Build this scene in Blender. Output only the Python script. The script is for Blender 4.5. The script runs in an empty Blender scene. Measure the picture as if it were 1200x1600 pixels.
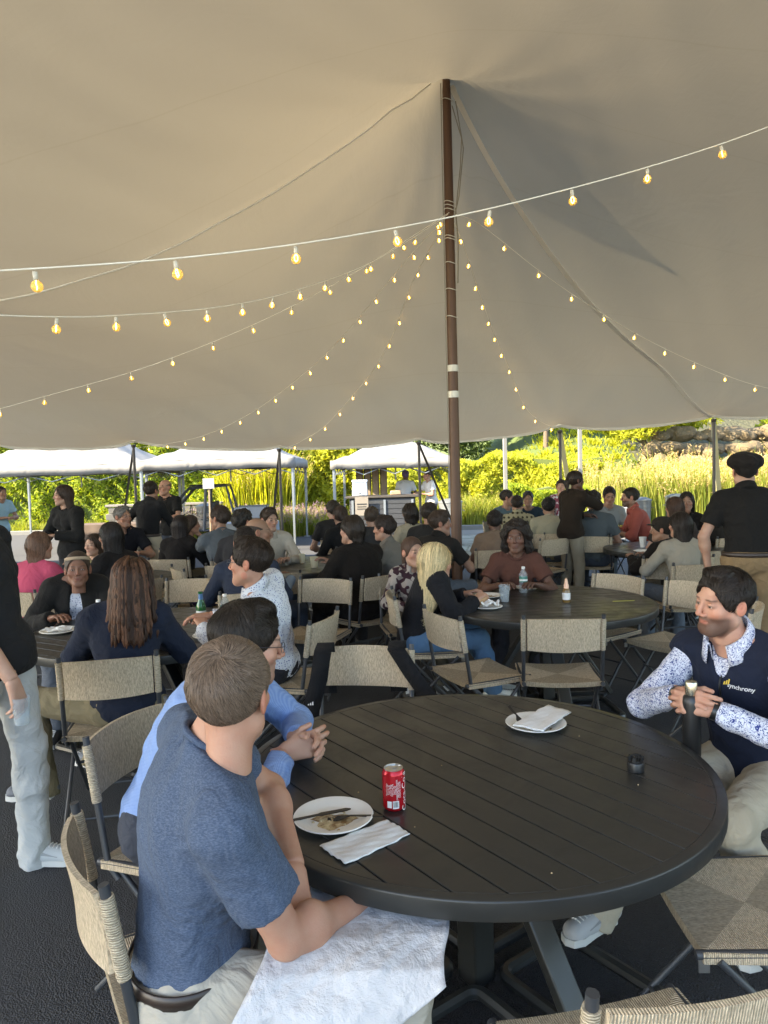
import bpy, math, random, time
import numpy as np
from mathutils import Matrix, Vector
random.seed(7); rng = np.random.default_rng(7)
C = bpy.context.scene.collection
PI = math.pi
# ---------------------------------------------------------------- camera, sky, sun, exposure
CAM_H = 1.71; FPX = 1140.0; PITCH = 0.056; ROLL = 0.028
cam = bpy.data.cameras.new('camera'); camo = bpy.data.objects.new('camera', cam); C.objects.link(camo)
cam.sensor_fit = 'VERTICAL'; cam.sensor_height = 36.0; cam.lens = 36.0*FPX/1600.0
cam.clip_start = 0.05; cam.clip_end = 2000
_F = Vector((0, math.cos(PITCH), -math.sin(PITCH))); _R0 = Vector((1, 0, 0)); _U0 = _R0.cross(_F)
_R = math.cos(ROLL)*_R0 - math.sin(ROLL)*_U0; _U = math.sin(ROLL)*_R0 + math.cos(ROLL)*_U0
M = Matrix((( _R.x, _U.x, -_F.x, 0), (_R.y, _U.y, -_F.y, 0), (_R.z, _U.z, -_F.z, CAM_H), (0, 0, 0, 1)))
camo.matrix_world = M
sc = bpy.context.scene; sc.camera = camo
world = bpy.data.worlds.new('World'); sc.world = world; world.use_nodes = True
wn = world.node_tree; bg = wn.nodes['Background']
sky = wn.nodes.new('ShaderNodeTexSky'); sky.sky_type = 'NISHITA'; sky.sun_disc = False
SUN_EL = math.radians(33); SUN_AZ = math.radians(-110)      # azimuth measured from +Y towards +X: the sun stands to the left
sky.sun_elevation = SUN_EL; sky.sun_rotation = SUN_AZ
wn.links.new(sky.outputs[0], bg.inputs[0]); bg.inputs[1].default_value = 0.15
sl = bpy.data.lights.new('sun', 'SUN'); so = bpy.data.objects.new('sun', sl); C.objects.link(so)
sl.energy = 5.0; sl.angle = math.radians(0.55); sl.color = (1.0, 0.86, 0.62)
_sd = Vector((math.sin(SUN_AZ)*math.cos(SUN_EL), math.cos(SUN_AZ)*math.cos(SUN_EL), math.sin(SUN_EL)))
so.rotation_euler = _sd.to_track_quat('Z', 'Y').to_euler(); so.location = (-20, 5, 20)
sc.view_settings.view_transform = 'Standard'; sc.view_settings.look = 'None'
sc.view_settings.gamma = 1.0; sc.view_settings.use_curve_mapping = False
sc.view_settings.exposure = 2.58
sc.render.engine = 'CYCLES'
sc.cycles.max_bounces = 10; sc.cycles.diffuse_bounces = 6; sc.cycles.transparent_max_bounces = 12
sc.cycles.caustics_reflective = False; sc.cycles.caustics_refractive = False
sc.cycles.sample_clamp_indirect = 6.0

def ray(px, py):
    return ((px-600)/FPX)*_R + _F - ((py-800)/FPX)*_U
def at(px, py, d):          # the point seen at pixel (px, py), d metres ahead
    v = ray(px, py); v = v*(d/v.y); return Vector((v.x, v.y, v.z+CAM_H))
def on(px, py, z):          # the point seen at pixel (px, py) on the level z
    v = ray(px, py); v = v*((z-CAM_H)/v.z); return Vector((v.x, v.y, z))

# ---------------------------------------------------------------- helpers
def tag(o, label=None, cat=None, group=None, kind=None):
    if label: o['label'] = label
    if cat: o['category'] = cat
    if group: o['group'] = group
    if kind: o['kind'] = kind
    return o
def empty(name, loc=(0, 0, 0), rz=0.0, label=None, cat=None, group=None):
    o = bpy.data.objects.new(name, None); C.objects.link(o); o.location = loc; o.rotation_euler = (0, 0, rz)
    o.empty_display_size = 0.1
    return tag(o, label, cat, group)
def fast_mesh(name, V, Q, smooth=True):
    """mesh from numpy verts and an (n x k) face array"""
    me = bpy.data.meshes.new(name); V = np.asarray(V, np.float32); Q = np.asarray(Q, np.int32)
    me.vertices.add(len(V)); me.vertices.foreach_set('co', V.ravel())
    k = Q.shape[1]; n = len(Q)
    me.loops.add(n*k); me.loops.foreach_set('vertex_index', Q.ravel())
    me.polygons.add(n); me.polygons.foreach_set('loop_start', np.arange(0, n*k, k, dtype=np.int32))
    me.polygons.foreach_set('use_smooth', np.full(n, smooth))
    me.update(calc_edges=True); return me
def link(name, me, mats=(), parent=None, loc=None):
    o = bpy.data.objects.new(name, me); C.objects.link(o)
    if not isinstance(mats, (list, tuple)): mats = [mats]
    if not me.materials:
        for m in mats: me.materials.append(m)
    if parent is not None: o.parent = parent
    if loc is not None: o.location = loc
    return o
def copy_tree(o, parent=None):
    c = o.copy(); C.objects.link(c); c.parent = parent
    for ch in o.children: copy_tree(ch, c)
    return c

class MB:
    """collects simple solids, then makes one mesh of them"""
    def __init__(s): s.v = []; s.f = []; s.m = []; s.sm = []
    def add(s, V, F, m=0, smooth=False):
        n = len(s.v); s.v += [tuple(map(float, p)) for p in V]; s.f += [tuple(i+n for i in f) for f in F]
        s.m += [m]*len(F); s.sm += [smooth]*len(F); return s
    def box(s, c, d, rz=0, m=0, rot=None, taper=1.0):
        R = rot if rot is not None else Matrix.Rotation(rz, 3, 'Z')
        V = []
        for z in (-.5, .5):
            t = 1.0 if z < 0 else taper
            for x, y in ((-.5, -.5), (.5, -.5), (.5, .5), (-.5, .5)):
                V.append(Vector(c) + R @ Vector((x*d[0]*t, y*d[1]*t, z*d[2])))
        return s.add(V, [(3, 2, 1, 0), (4, 5, 6, 7), (0, 1, 5, 4), (1, 2, 6, 5), (2, 3, 7, 6), (3, 0, 4, 7)], m)
    def tube(s, pts, r, n=8, m=0, cap=True):
        pts = [Vector(p) for p in pts]; rs = r if isinstance(r, (list, tuple)) else [r]*len(pts)
        V = []; prev = None
        for i, p in enumerate(pts):
            t = (pts[min(i+1, len(pts)-1)] - pts[max(i-1, 0)])
            t = t.normalized() if t.length > 1e-9 else Vector((0, 0, 1))
            a = prev - t*prev.dot(t) if prev is not None else t.orthogonal()
            if a.length < 1e-6: a = t.orthogonal()
            a.normalize(); prev = a; b = t.cross(a)
            for k in range(n):
                w = 2*PI*k/n; V.append(p + (a*math.cos(w)+b*math.sin(w))*rs[i])
        F = []
        for i in range(len(pts)-1):
            for k in range(n):
                F.append((i*n+k, i*n+(k+1) % n, (i+1)*n+(k+1) % n, (i+1)*n+k))
        if cap:
            F.append(tuple(range(n-1, -1, -1))); F.append(tuple((len(pts)-1)*n+k for k in range(n)))
        return s.add(V, F, m, True)
    def lathe(s, prof, c=(0, 0, 0), n=24, m=0, R=None):
        V = []; F = []; c = Vector(c)
        for r, z in prof:
            for k in range(n):
                w = 2*PI*k/n; p = Vector((r*math.cos(w), r*math.sin(w), z)); V.append(c + (R @ p if R else p))
        for i in range(len(prof)-1):
            for k in range(n): F.append((i*n+k, i*n+(k+1) % n, (i+1)*n+(k+1) % n, (i+1)*n+k))
        return s.add(V, F, m, True)
    def prism(s, pts, z0, z1, m=0):
        n = len(pts); V = [(x, y, z0) for x, y in pts] + [(x, y, z1) for x, y in pts]
        F = [tuple(range(n-1, -1, -1)), tuple(range(n, 2*n))] + [(i, (i+1) % n, n+(i+1) % n, n+i) for i in range(n)]
        return s.add(V, F, m)
    def mesh(s, name='mesh'):
        me = bpy.data.meshes.new(name); me.from_pydata(s.v, [], s.f)
        me.polygons.foreach_set('material_index', s.m); me.polygons.foreach_set('use_smooth', s.sm); me.update(); return me
    def build(s, name, mats, parent=None, bevel=0, sharp=True, loc=None):
        me = s.mesh(name); o = link(name, me, mats, parent, loc)
        if sharp:
            try: me.set_sharp_from_angle(angle=math.radians(42))
            except Exception: pass
        if bevel:
            b = o.modifiers.new('bevel', 'BEVEL'); b.width = bevel; b.segments = 2; b.limit_method = 'ANGLE'; b.angle_limit = math.radians(40)
        return o

# ---------------------------------------------------------------- materials
class NB:
    def __init__(s, name):
        s.mat = bpy.data.materials.new(name); s.mat.use_nodes = True; s.t = s.mat.node_tree; s.p = s.t.nodes['Principled BSDF']
        s._co = None
    def n(s, kind, **kw):
        nd = s.t.nodes.new('ShaderNode'+kind)
        for k, v in kw.items():
            if k.startswith('i_'):
                key = k[2:]; key = int(key) if key.isdigit() else key.replace('_', ' ')
                if isinstance(v, bpy.types.NodeSocket): s.t.links.new(v, nd.inputs[key])
                else: nd.inputs[key].default_value = v
            else: setattr(nd, k, v)
        return nd
    def l(s, a, b): s.t.links.new(a, b)
    def co(s):
        if s._co is None: s._co = s.n('TexCoord').outputs['Object']
        return s._co
    def mapped(s, scale=(1, 1, 1), rot=(0, 0, 0)):
        return s.n('Mapping', i_Vector=s.co(), i_Scale=scale, i_Rotation=rot).outputs[0]
    def noise(s, sc_, detail=4, rough=.55, vec=None, dist=0.0):
        return s.n('TexNoise', i_Vector=vec or s.co(), i_Scale=sc_, i_Detail=detail, i_Roughness=rough, i_Distortion=dist).outputs[0]
    def ramp(s, fac, stops):
        r = s.n('ValToRGB', i_Fac=fac); e = r.color_ramp.elements
        while len(e) < len(stops): e.new(0.5)
        for q, (p, c) in zip(e, stops): q.position = p; q.color = (*c, 1) if len(c) == 3 else c
        return r.outputs[0]
    def mix(s, fac, a, b, mode='MIX'):
        m = s.n('Mix', data_type='RGBA', blend_type=mode)
        for k, v in ((0, fac), (6, a), (7, b)):
            if isinstance(v, bpy.types.NodeSocket): s.t.links.new(v, m.inputs[k])
            else: m.inputs[k].default_value = v if k == 0 else ((*v, 1) if len(v) == 3 else v)
        return m.outputs[2]
    def math(s, op, a, b=0.0, c=0.0):
        m = s.n('Math', operation=op)
        for k, v in enumerate((a, b, c)):
            if isinstance(v, bpy.types.NodeSocket): s.t.links.new(v, m.inputs[k])
            else: m.inputs[k].default_value = v
        return m.outputs[0]
    def bump(s, h, strength=.3, dist=.01, prev=None):
        b = s.n('Bump', i_Height=h, i_Strength=strength, i_Distance=dist)
        if prev is not None: s.l(prev, b.inputs['Normal'])
        s.l(b.outputs[0], s.p.inputs['Normal']); return b.outputs[0]
    def col(s, c):
        if isinstance(c, bpy.types.NodeSocket): s.l(c, s.p.inputs['Base Color'])
        else: s.p.inputs['Base Color'].default_value = (*c, 1)
    def set(s, **kw):
        for k, v in kw.items():
            s.p.inputs[k.replace('_', ' ')].default_value = v
        return s
def dim(c, f): return tuple(x*f for x in c)
def simple(name, c, rough=.6, metal=0, var=.12, vs=6, bs=0, bd=.002, bump=.3, spec=.5, **kw):
    b = NB(name)
    b.col(b.mix(b.noise(vs), dim(c, 1-var), dim(c, 1+var)))
    b.set(Roughness=rough, Metallic=metal, **kw); b.p.inputs['Specular IOR Level'].default_value = spec
    if bs: b.bump(b.noise(bs, 6), bump, bd)
    return b.mat
_cm = {}
def cloth(c, kind='plain', c2=None, rough=.9):
    key = (tuple(c), kind, c2)
    if key in _cm: return _cm[key]
    b = NB('cloth_'+kind)
    big = b.noise(3.0, 3)
    base = b.mix(big, dim(c, .88), dim(c, 1.12)); c2 = c2 or dim(c, 1.8)
    if kind == 'heather':
        n1 = b.noise(1, 3, .7, vec=b.mapped((160, 160, 420)))
        base = b.mix(b.math('MULTIPLY', b.ramp(n1, [(.38, (0, 0, 0)), (.64, (1, 1, 1))]), .75), base, c2)
    elif kind == 'gingham':
        w1 = b.n('TexWave', i_Vector=b.mapped((1, 1, 1), (0, .35, .35)), i_Scale=75.0, i_Distortion=.4, i_Detail=1.0, bands_direction='X').outputs[1]
        w2 = b.n('TexWave', i_Vector=b.mapped((1, 1, 1), (.3, 0, 0)), i_Scale=75.0, i_Distortion=.4, i_Detail=1.0, bands_direction='Z').outputs[1]
        base = b.mix(b.math('MULTIPLY', b.math('ADD', w1, w2), .42), c2, base)
    elif kind == 'dots':
        v = b.n('TexVoronoi', i_Vector=b.co(), i_Scale=75.0, i_Randomness=.75).outputs['Distance']
        base = b.mix(b.ramp(v, [(.24, (1, 1, 1)), (.32, (0, 0, 0))]), base, c2)
    elif kind == 'squiggle':
        n1 = b.noise(1.0, 1.0, .4, vec=b.mapped((85, 85, 85)), dist=1.3)
        a = b.math('ABSOLUTE', b.math('SUBTRACT', n1, .5))
        base = b.mix(b.ramp(a, [(.034, (1, 1, 1)), (.052, (0, 0, 0))]), base, c2)
    elif kind == 'plaid':
        w1 = b.n('TexWave', i_Vector=b.co(), i_Scale=5.0, bands_direction='X').outputs[1]
        w2 = b.n('TexWave', i_Vector=b.co(), i_Scale=5.0, bands_direction='Z').outputs[1]
        base = b.mix(b.ramp(b.math('ADD', w1, w2), [(.35, (0, 0, 0)), (.75, (1, 1, 1))]), base, c2)
    elif kind == 'print':
        v = b.n('TexVoronoi', i_Vector=b.co(), i_Scale=28.0).outputs['Color']
        base = b.mix(b.ramp(v, [(.45, (0, 0, 0)), (.5, (1, 1, 1))]), base, c2)
    b.col(base); b.set(Roughness=rough); b.p.inputs['Sheen Weight'].default_value = .02; b.p.inputs['Specular IOR Level'].default_value = .12
    n1 = b.bump(b.noise(9, 3, .5, dist=1.5), .55, .03)
    b.bump(b.noise(420, 2, .6), .35, .0012, n1)
    _cm[key] = b.mat; return b.mat

# ---------------------------------------------------------------- distance fields and surface nets
class Field:
    def __init__(s, lo, hi, h):
        s.lo = np.asarray(lo, np.float32)-2*h; s.h = h
        s.n = np.ceil((np.asarray(hi)-s.lo)/h).astype(int)+3
        s.f = np.full(tuple(s.n), 1.0, np.float32)
    def _sl(s, lo, hi):
        a = np.clip(np.floor((lo-s.lo)/s.h).astype(int), 0, s.n); b = np.clip(np.ceil((hi-s.lo)/s.h).astype(int)+1, 0, s.n)
        return a, b
    def pts(s, a, b):
        ax = [s.lo[i]+s.h*np.arange(a[i], b[i], dtype=np.float32) for i in range(3)]
        return ax[0][:, None, None], ax[1][None, :, None], ax[2][None, None, :]
    def put(s, fn, lo, hi, k=.02, sub=False, clip=None):
        m = k+2.5*s.h+.004
        a, b = s._sl(np.asarray(lo, np.float32)-m, np.asarray(hi, np.float32)+m)
        if (b <= a).any(): return
        X, Y, Z = s.pts(a, b); d = fn(X, Y, Z)
        if clip is not None:
            for (p, nrm) in clip: d = np.maximum(d, (X-p[0])*nrm[0]+(Y-p[1])*nrm[1]+(Z-p[2])*nrm[2])
        g = s.f[a[0]:b[0], a[1]:b[1], a[2]:b[2]]
        if sub: d = -d
        if k > 0:
            if sub: h = np.clip(.5+.5*(d-g)/k, 0, 1); r = g+(d-g)*h+k*h*(1-h)
            else: h = np.clip(.5+.5*(g-d)/k, 0, 1); r = g+(d-g)*h-k*h*(1-h)
        else: r = np.maximum(g, d) if sub else np.minimum(g, d)
        s.f[a[0]:b[0], a[1]:b[1], a[2]:b[2]] = r
    def cone(s, A, B, r1, r2, k=.02, flat=None, sub=False, clip=None):
        A = np.asarray(A, np.float32); B = np.asarray(B, np.float32); ab = B-A; L = max(float(ab@ab), 1e-9); r = max(r1, r2)
        def fn(X, Y, Z):
            t = np.clip(((X-A[0])*ab[0]+(Y-A[1])*ab[1]+(Z-A[2])*ab[2])/L, 0, 1)
            dx = X-A[0]-t*ab[0]; dy = Y-A[1]-t*ab[1]; dz = Z-A[2]-t*ab[2]
            if flat is not None:
                nv, f = flat; c = (dx*nv[0]+dy*nv[1]+dz*nv[2])*(f-1); dx = dx+c*nv[0]; dy = dy+c*nv[1]; dz = dz+c*nv[2]
            return np.sqrt(dx*dx+dy*dy+dz*dz)-(r1+(r2-r1)*t)
        s.put(fn, np.minimum(A, B)-r, np.maximum(A, B)+r, k, sub, clip)
    def ell(s, c, rad, R=None, k=.02, sub=False, clip=None):
        c = np.asarray(c, np.float32); rad = np.asarray(rad, np.float32); m = rad.max(); mn = rad.min()
        R = np.eye(3, dtype=np.float32) if R is None else np.asarray(R, np.float32)   # columns: local axes
        def fn(X, Y, Z):
            x = X-c[0]; y = Y-c[1]; z = Z-c[2]
            u = (x*R[0, 0]+y*R[1, 0]+z*R[2, 0])/rad[0]; v = (x*R[0, 1]+y*R[1, 1]+z*R[2, 1])/rad[1]; w = (x*R[0, 2]+y*R[1, 2]+z*R[2, 2])/rad[2]
            q = np.sqrt(u*u+v*v+w*w); q2 = np.sqrt((u/rad[0])**2+(v/rad[1])**2+(w/rad[2])**2)+1e-6
            return q*(q-1)/q2
        s.put(fn, c-m, c+m, k, sub, clip)
    def cut(s, p, nrm):        # keep the side where (x-p).nrm < 0
        X, Y, Z = s.pts((0, 0, 0), s.n); s.f = np.maximum(s.f, ((X-p[0])*nrm[0]+(Y-p[1])*nrm[1]+(Z-p[2])*nrm[2]).astype(np.float32))
    def warp(s, fn):
        X, Y, Z = s.pts((0, 0, 0), s.n); s.f = s.f+fn(X, Y, Z).astype(np.float32)
    def join(s, o, k=.02):
        h = np.clip(.5+.5*(s.f-o.f)/k, 0, 1); s.f = s.f+(o.f-s.f)*h-k*h*(1-h)
    def sample(s, P):
        q = (P-s.lo)/s.h; q = np.clip(q, 0, s.n-1.001); i = q.astype(int); t = (q-i).astype(np.float32); r = 0
        for dx in (0, 1):
            for dy in (0, 1):
                for dz in (0, 1):
                    w = (t[:, 0] if dx else 1-t[:, 0])*(t[:, 1] if dy else 1-t[:, 1])*(t[:, 2] if dz else 1-t[:, 2])
                    r = r+w*s.f[i[:, 0]+dx, i[:, 1]+dy, i[:, 2]+dz]
        return r
    def grad(s, P):
        e = s.h; g = np.stack([s.sample(P+np.eye(3)[k]*e)-s.sample(P-np.eye(3)[k]*e) for k in range(3)], 1)
        return g/(np.linalg.norm(g, axis=1, keepdims=True)+1e-9)
    def surf(s):
        f = s.f; I = f < 0; nx, ny, nz = f.shape
        c = [(i, j, k) for i in (0, 1) for j in (0, 1) for k in (0, 1)]
        cnt = sum(I[i:nx-1+i, j:ny-1+j, k:nz-1+k].astype(np.int8) for i, j, k in c)
        act = np.argwhere((cnt > 0) & (cnt < 8))
        if len(act) == 0: return np.zeros((0, 3)), np.zeros((0, 4), int)
        idx = np.full((nx-1, ny-1, nz-1), -1, np.int32); idx[act[:, 0], act[:, 1], act[:, 2]] = np.arange(len(act))
        val = {o: f[act[:, 0]+o[0], act[:, 1]+o[1], act[:, 2]+o[2]] for o in c}
        acc = np.zeros((len(act), 3)); n = np.zeros(len(act))
        for o in c:
            for ax in range(3):
                if o[ax] == 0:
                    p = list(o); p[ax] = 1; a = val[o]; b = val[tuple(p)]; m = (a < 0) != (b < 0)
                    t = np.where(m, a/np.where(a == b, 1, a-b), 0)
                    e = np.array(o, float)[None]+np.zeros((len(act), 3)); e[:, ax] += t
                    acc += e*m[:, None]; n += m
        V = (act+acc/n[:, None])*s.h+s.lo
        Qs = []
        for ax in range(3):
            sl0 = [slice(0, None)]*3; sl1 = [slice(0, None)]*3; sl0[ax] = slice(0, -1); sl1[ax] = slice(1, None)
            A = I[tuple(sl0)]; B = I[tuple(sl1)]; b, c2 = [(1, 2), (2, 0), (0, 1)][ax]
            E_ = np.argwhere(A != B); keep = (E_[:, b] > 0) & (E_[:, c2] > 0) & (E_[:, b] < f.shape[b]-1) & (E_[:, c2] < f.shape[c2]-1); E_ = E_[keep]
            fl = A[E_[:, 0], E_[:, 1], E_[:, 2]]
            q = []
            for db, dc in ((-1, -1), (0, -1), (0, 0), (-1, 0)):
                P = E_.copy(); P[:, b] += db; P[:, c2] += dc; q.append(idx[P[:, 0], P[:, 1], P[:, 2]])
            q = np.stack(q, 1); q[~fl] = q[~fl][:, ::-1]; Qs.append(q)
        return V, np.concatenate(Qs)

# ---------------------------------------------------------------- heads (head-local: +Y the face, +Z up)
_hc = {}
def head_field(h, male=True, full=0.0):
    key = (h, male, full)
    if key in _hc: return _hc[key]
    F = Field((-.1, -.125, -.175), (.1, .135, .14), h); k = .028
    F.ell((0, -.014, .032), (.075, .096, .087), k=k)
    w = .060+full*.012; j = 1.0 if male else .9
    fm = not male
    F.ell((0, .024, -.032), (w*(.95 if fm else 1), .068, .080), k=k)
    F.cone((-.013*j, .068, -.1), (.013*j, .068, -.1), .019 if male else .015, .019 if male else .015, k=.03)
    for s_ in (-1, 1):
        F.cone((s_*(.05+full*.01)*(1.0 if male else .86), .0, -.062), (s_*(.02 if male else .014), .06, -.092), (.024 if male else .019)+full*.008, .02 if male else .015, k=.03)
        F.ell((s_*.043, .06, -.022), (.021, .02, .018), k=.025)      # cheekbones
    F.cone((-.032, .079, .026), (.032, .079, .026), .0105 if male else .0065, .0105 if male else .0065, k=.02)
    for s_ in (-1, 1):
        F.ell((s_*.031, .099, .003), (.0195, .014, .0125), k=.012, sub=True)
        F.ell((s_*.0315, .0750, .004), (.0160, .0152, .0128), k=.004)     # lid mound over the eyeball
    if h < .006:
        for s_ in (-1, 1): F.ell((s_*.0315, .092, .0025), (.0138, .0105, .0038 if male else .0045), k=.0015, sub=True)
    F.cone((0, .086, .018), (0, .110-.004*fm, -.026), .0066-.001*fm, .0105-.0025*fm, k=.009)      # nose
    for s_ in (-1, 1): F.ell((s_*(.0125-.002*fm), .097, -.033), (.0085-.001*fm, .011, .0075-.001*fm), k=.006)
    F.cone((-.019, .079, -.0570), (.019, .079, -.0570), .0080, .0080, k=.010)
    F.cone((-.007, .0868, -.0555), (.007, .0868, -.0555), .0062+.0008*fm, .0062+.0008*fm, k=.006)
    F.cone((-.012, .0835, -.0685), (.012, .0835, -.0685), .0078+.0010*fm, .0078+.0010*fm, k=.007)
    for s_ in (-1, 1): F.cone((s_*.006, .0945, -.0622), (s_*.0235, .0860, -.0592), .0017, .0014, k=.003, sub=True)
    for s_ in (-1, 1):                                                    # ears
        a = .35; R = np.array([[math.cos(a), -s_*math.sin(a)*1, 0], [s_*math.sin(a), math.cos(a), 0], [0, 0, 1]])
        F.ell((s_*.079, -.012, -.004), (.0085, .021, .033), R=R, k=.006)
        if h < .006: F.ell((s_*.0885, -.007, .003), (.008, .011, .018), R=R, k=.002, sub=True); F.ell((s_*.083, -.010, .0), (.004, .004, .009), R=R, k=.003)
    F.cone((0, -.012, -.06), (0, -.035, -.20), .050 if male else .043, .052 if male else .045, k=.025)
    F.cut((0, 0, -.165), (0, 0, -1)); _hc[key] = F; return F
def lump(X, Y, Z, sc_, seed, amp):
    r = np.random.default_rng(seed); d = 0
    for i in range(7):
        v = r.normal(size=3); v *= sc_*(.6+.25*i)/np.linalg.norm(v); d = d+np.sin(X*v[0]+Y*v[1]+Z*v[2]+r.uniform(0, 6))*(1/(1+.3*i))
    return d*amp/2.5
_hr = {}
def hair_field(kind, h, ln=.25):
    key = (kind, h, ln)
    if key in _hr: return _hr[key]
    lo, hi = (-.11, -.135, -.12), (.11, .125, .15)
    if kind in ('long', 'pony', 'braids', 'wavy'): lo, hi = (-.14, -.19, -.14-ln), (.14, .12, .16)
    if kind in ('afro', 'curly'): lo, hi = (-.15, -.17, -.17), (.15, .14, .2)
    if kind == 'bigcap': lo, hi = (-.16, -.17, -.1), (.16, .18, .2)
    F = Field(lo, hi, h)
    th = {'messy': .017, 'short': .012, 'buzz': .004, 'bald': .0025, 'cap': .016, 'quiff': .014}.get(kind, .012)
    F.ell((0, -.016, .033), (.075+th*.75, .096+th, .087+th), k=.01)
    if kind == 'quiff': F.ell((0, .028, .112), (.056, .042, .024), k=.02)
    if kind == 'afro':
        F.ell((0, -.02, .055), (.118, .122, .11), k=.02); F.warp(lambda X, Y, Z: lump(X, Y, Z, 110, 3, .008)+lump(X, Y, Z, 330, 5, .003))
    if kind == 'curly':
        F.ell((0, -.02, .04), (.112, .115, .105), k=.02)
        for s_ in (-1, 1): F.cone((s_*.08, -.02, .02), (s_*.09, -.03, -.1), .042, .032, k=.03)
        F.cone((0, -.07, .0), (0, -.075, -.11), .06, .045, k=.03)
        F.warp(lambda X, Y, Z: lump(X, Y, Z, 120, 4, .009)+lump(X, Y, Z, 340, 6, .003))
    if kind in ('long', 'wavy', 'braids'):
        if kind != 'braids':
            for s_ in (-1, 1):
                F.cone((s_*.062, -.015, .01), (s_*.075, -.05, -.03-ln*.8), .026, .018, k=.02)
                F.cone((s_*.045, -.05, .0), (s_*.045, -.075, -.06-ln), .05, .022, k=.03)
            F.cone((0, -.06, .0), (0, -.085, -.07-ln), .055, .026, k=.03)
        F.ell((0, .085, -.13), (.13, .085, .115), k=.01, sub=True)
        if kind == 'wavy': F.warp(lambda X, Y, Z: lump(X, Y, Z, 70, 9, .006))
        F.warp(lambda X, Y, Z: .0012*np.sin(X*260+Y*170+2*np.sin(Z*24))*np.clip((.07-Z)/.08, 0, 1))
    if kind == 'pony':
        F.ell((0, -.115, .0), (.03, .028, .035), k=.015); F.cone((0, -.125, -.01), (.01, -.13, -.1-ln), .03, .012, k=.02)
    if kind in ('short', 'quiff'):
        F.warp(lambda X, Y, Z: lump(X, Y, Z, 90, 2, .0035)*np.clip(Z*12+.6, .2, 1))
    if kind == 'cap':
        F.ell((0, -.01, .065), (.088, .108, .072), k=.01)
        F.cone((-.03, .10, .052), (.03, .10, .052), .055, .055, k=.01, flat=((0, 0, 1), 9.0))
    if kind == 'bigcap':
        F.ell((0, -.015, .07), (.125, .13, .075), k=.015); F.cone((-.02, .12, .04), (.02, .12, .04), .03, .03, k=.02, flat=((0, 0, 1), 5.0))
        F.warp(lambda X, Y, Z: lump(X, Y, Z, 60, 12, .006))
    if kind == 'messy': F.warp(lambda X, Y, Z: lump(X, Y, Z, 75, 21, .007)+lump(X, Y, Z, 210, 22, .003))
    if kind in ('short', 'messy', 'quiff', 'buzz', 'cap', 'bigcap', 'bald'): F.warp(lambda X, Y, Z: .010*np.clip((.035-Z)/.10, 0, 1))
    # clear the face, the ears and the neck
    F.ell((0, .107, -.047), (.094, .104, .124 if kind not in ('long', 'wavy', 'pony', 'braids') else .128) if kind not in ('cap', 'bigcap') else (.09, .102, .088), k=.004, sub=True)
    if kind == 'bald': F.ell((0, .02, .09), (.08, .13, .085), k=.01, sub=True)
    if kind in ('short', 'messy', 'quiff', 'buzz', 'bald', 'cap', 'bigcap', 'pony'):
        for s_ in (-1, 1): F.ell((s_*.092, -.008, -.012), (.022, .03, .040), k=.004, sub=True)
        if kind != 'pony': F.cut((0, .012, -.032 if kind != 'short' else -.052), (0, .45, -.893))
    _hr[key] = F; return F

_surf = {}
def surf_of(F, key):
    if key not in _surf: _surf[key] = F.surf()
    return _surf[key]

def head_colors(V, skin, lip, brow, beard):
    c = np.tile(np.array(skin, np.float32), (len(V), 1)); x, y, z = V[:, 0], V[:, 1], V[:, 2]; ax = np.abs(x)
    def blend(m, col):
        m = np.clip(m, 0, 1)[:, None]; c[:] = c*(1-m)+np.array(col, np.float32)*m
    red = (min(1, skin[0]*1.12), skin[1]*.78, skin[2]*.72)
    blend(.55*np.exp(-((ax-.048)**2+(z+.03)**2)/.0006)*(y > .02), red)
    blend(.5*np.exp(-(x**2+(z+.028)**2)/.00022)*(y > .09), red)
    blend(.75*(ax > .078), red)
    if beard: blend(beard[1]*np.clip((-.034-z)/.014, 0, 1)*np.clip((y+.0)/.03, 0, 1)*np.clip((z+.14)/.02, 0, 1)*(1-.9*np.exp(-(x**2/.0004+(z+.061)**2/.00003))), beard[0])
    blend(.85*np.exp(-((ax/.021)**4+((z+.061)/.0085)**4))*(y > .075), lip)
    bz = .0275-.12*np.abs(ax-.03)
    blend(.85*np.exp(-(((ax-.032)/.0175)**6+((z-bz)/.0038)**4))*(y > .05), brow)
    blend(.55*np.exp(-(((ax-.0315)/.0165)**4+((z-.0035)/.0062)**4))*(y > .06), dim(brow, 1.0))
    return c

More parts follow.
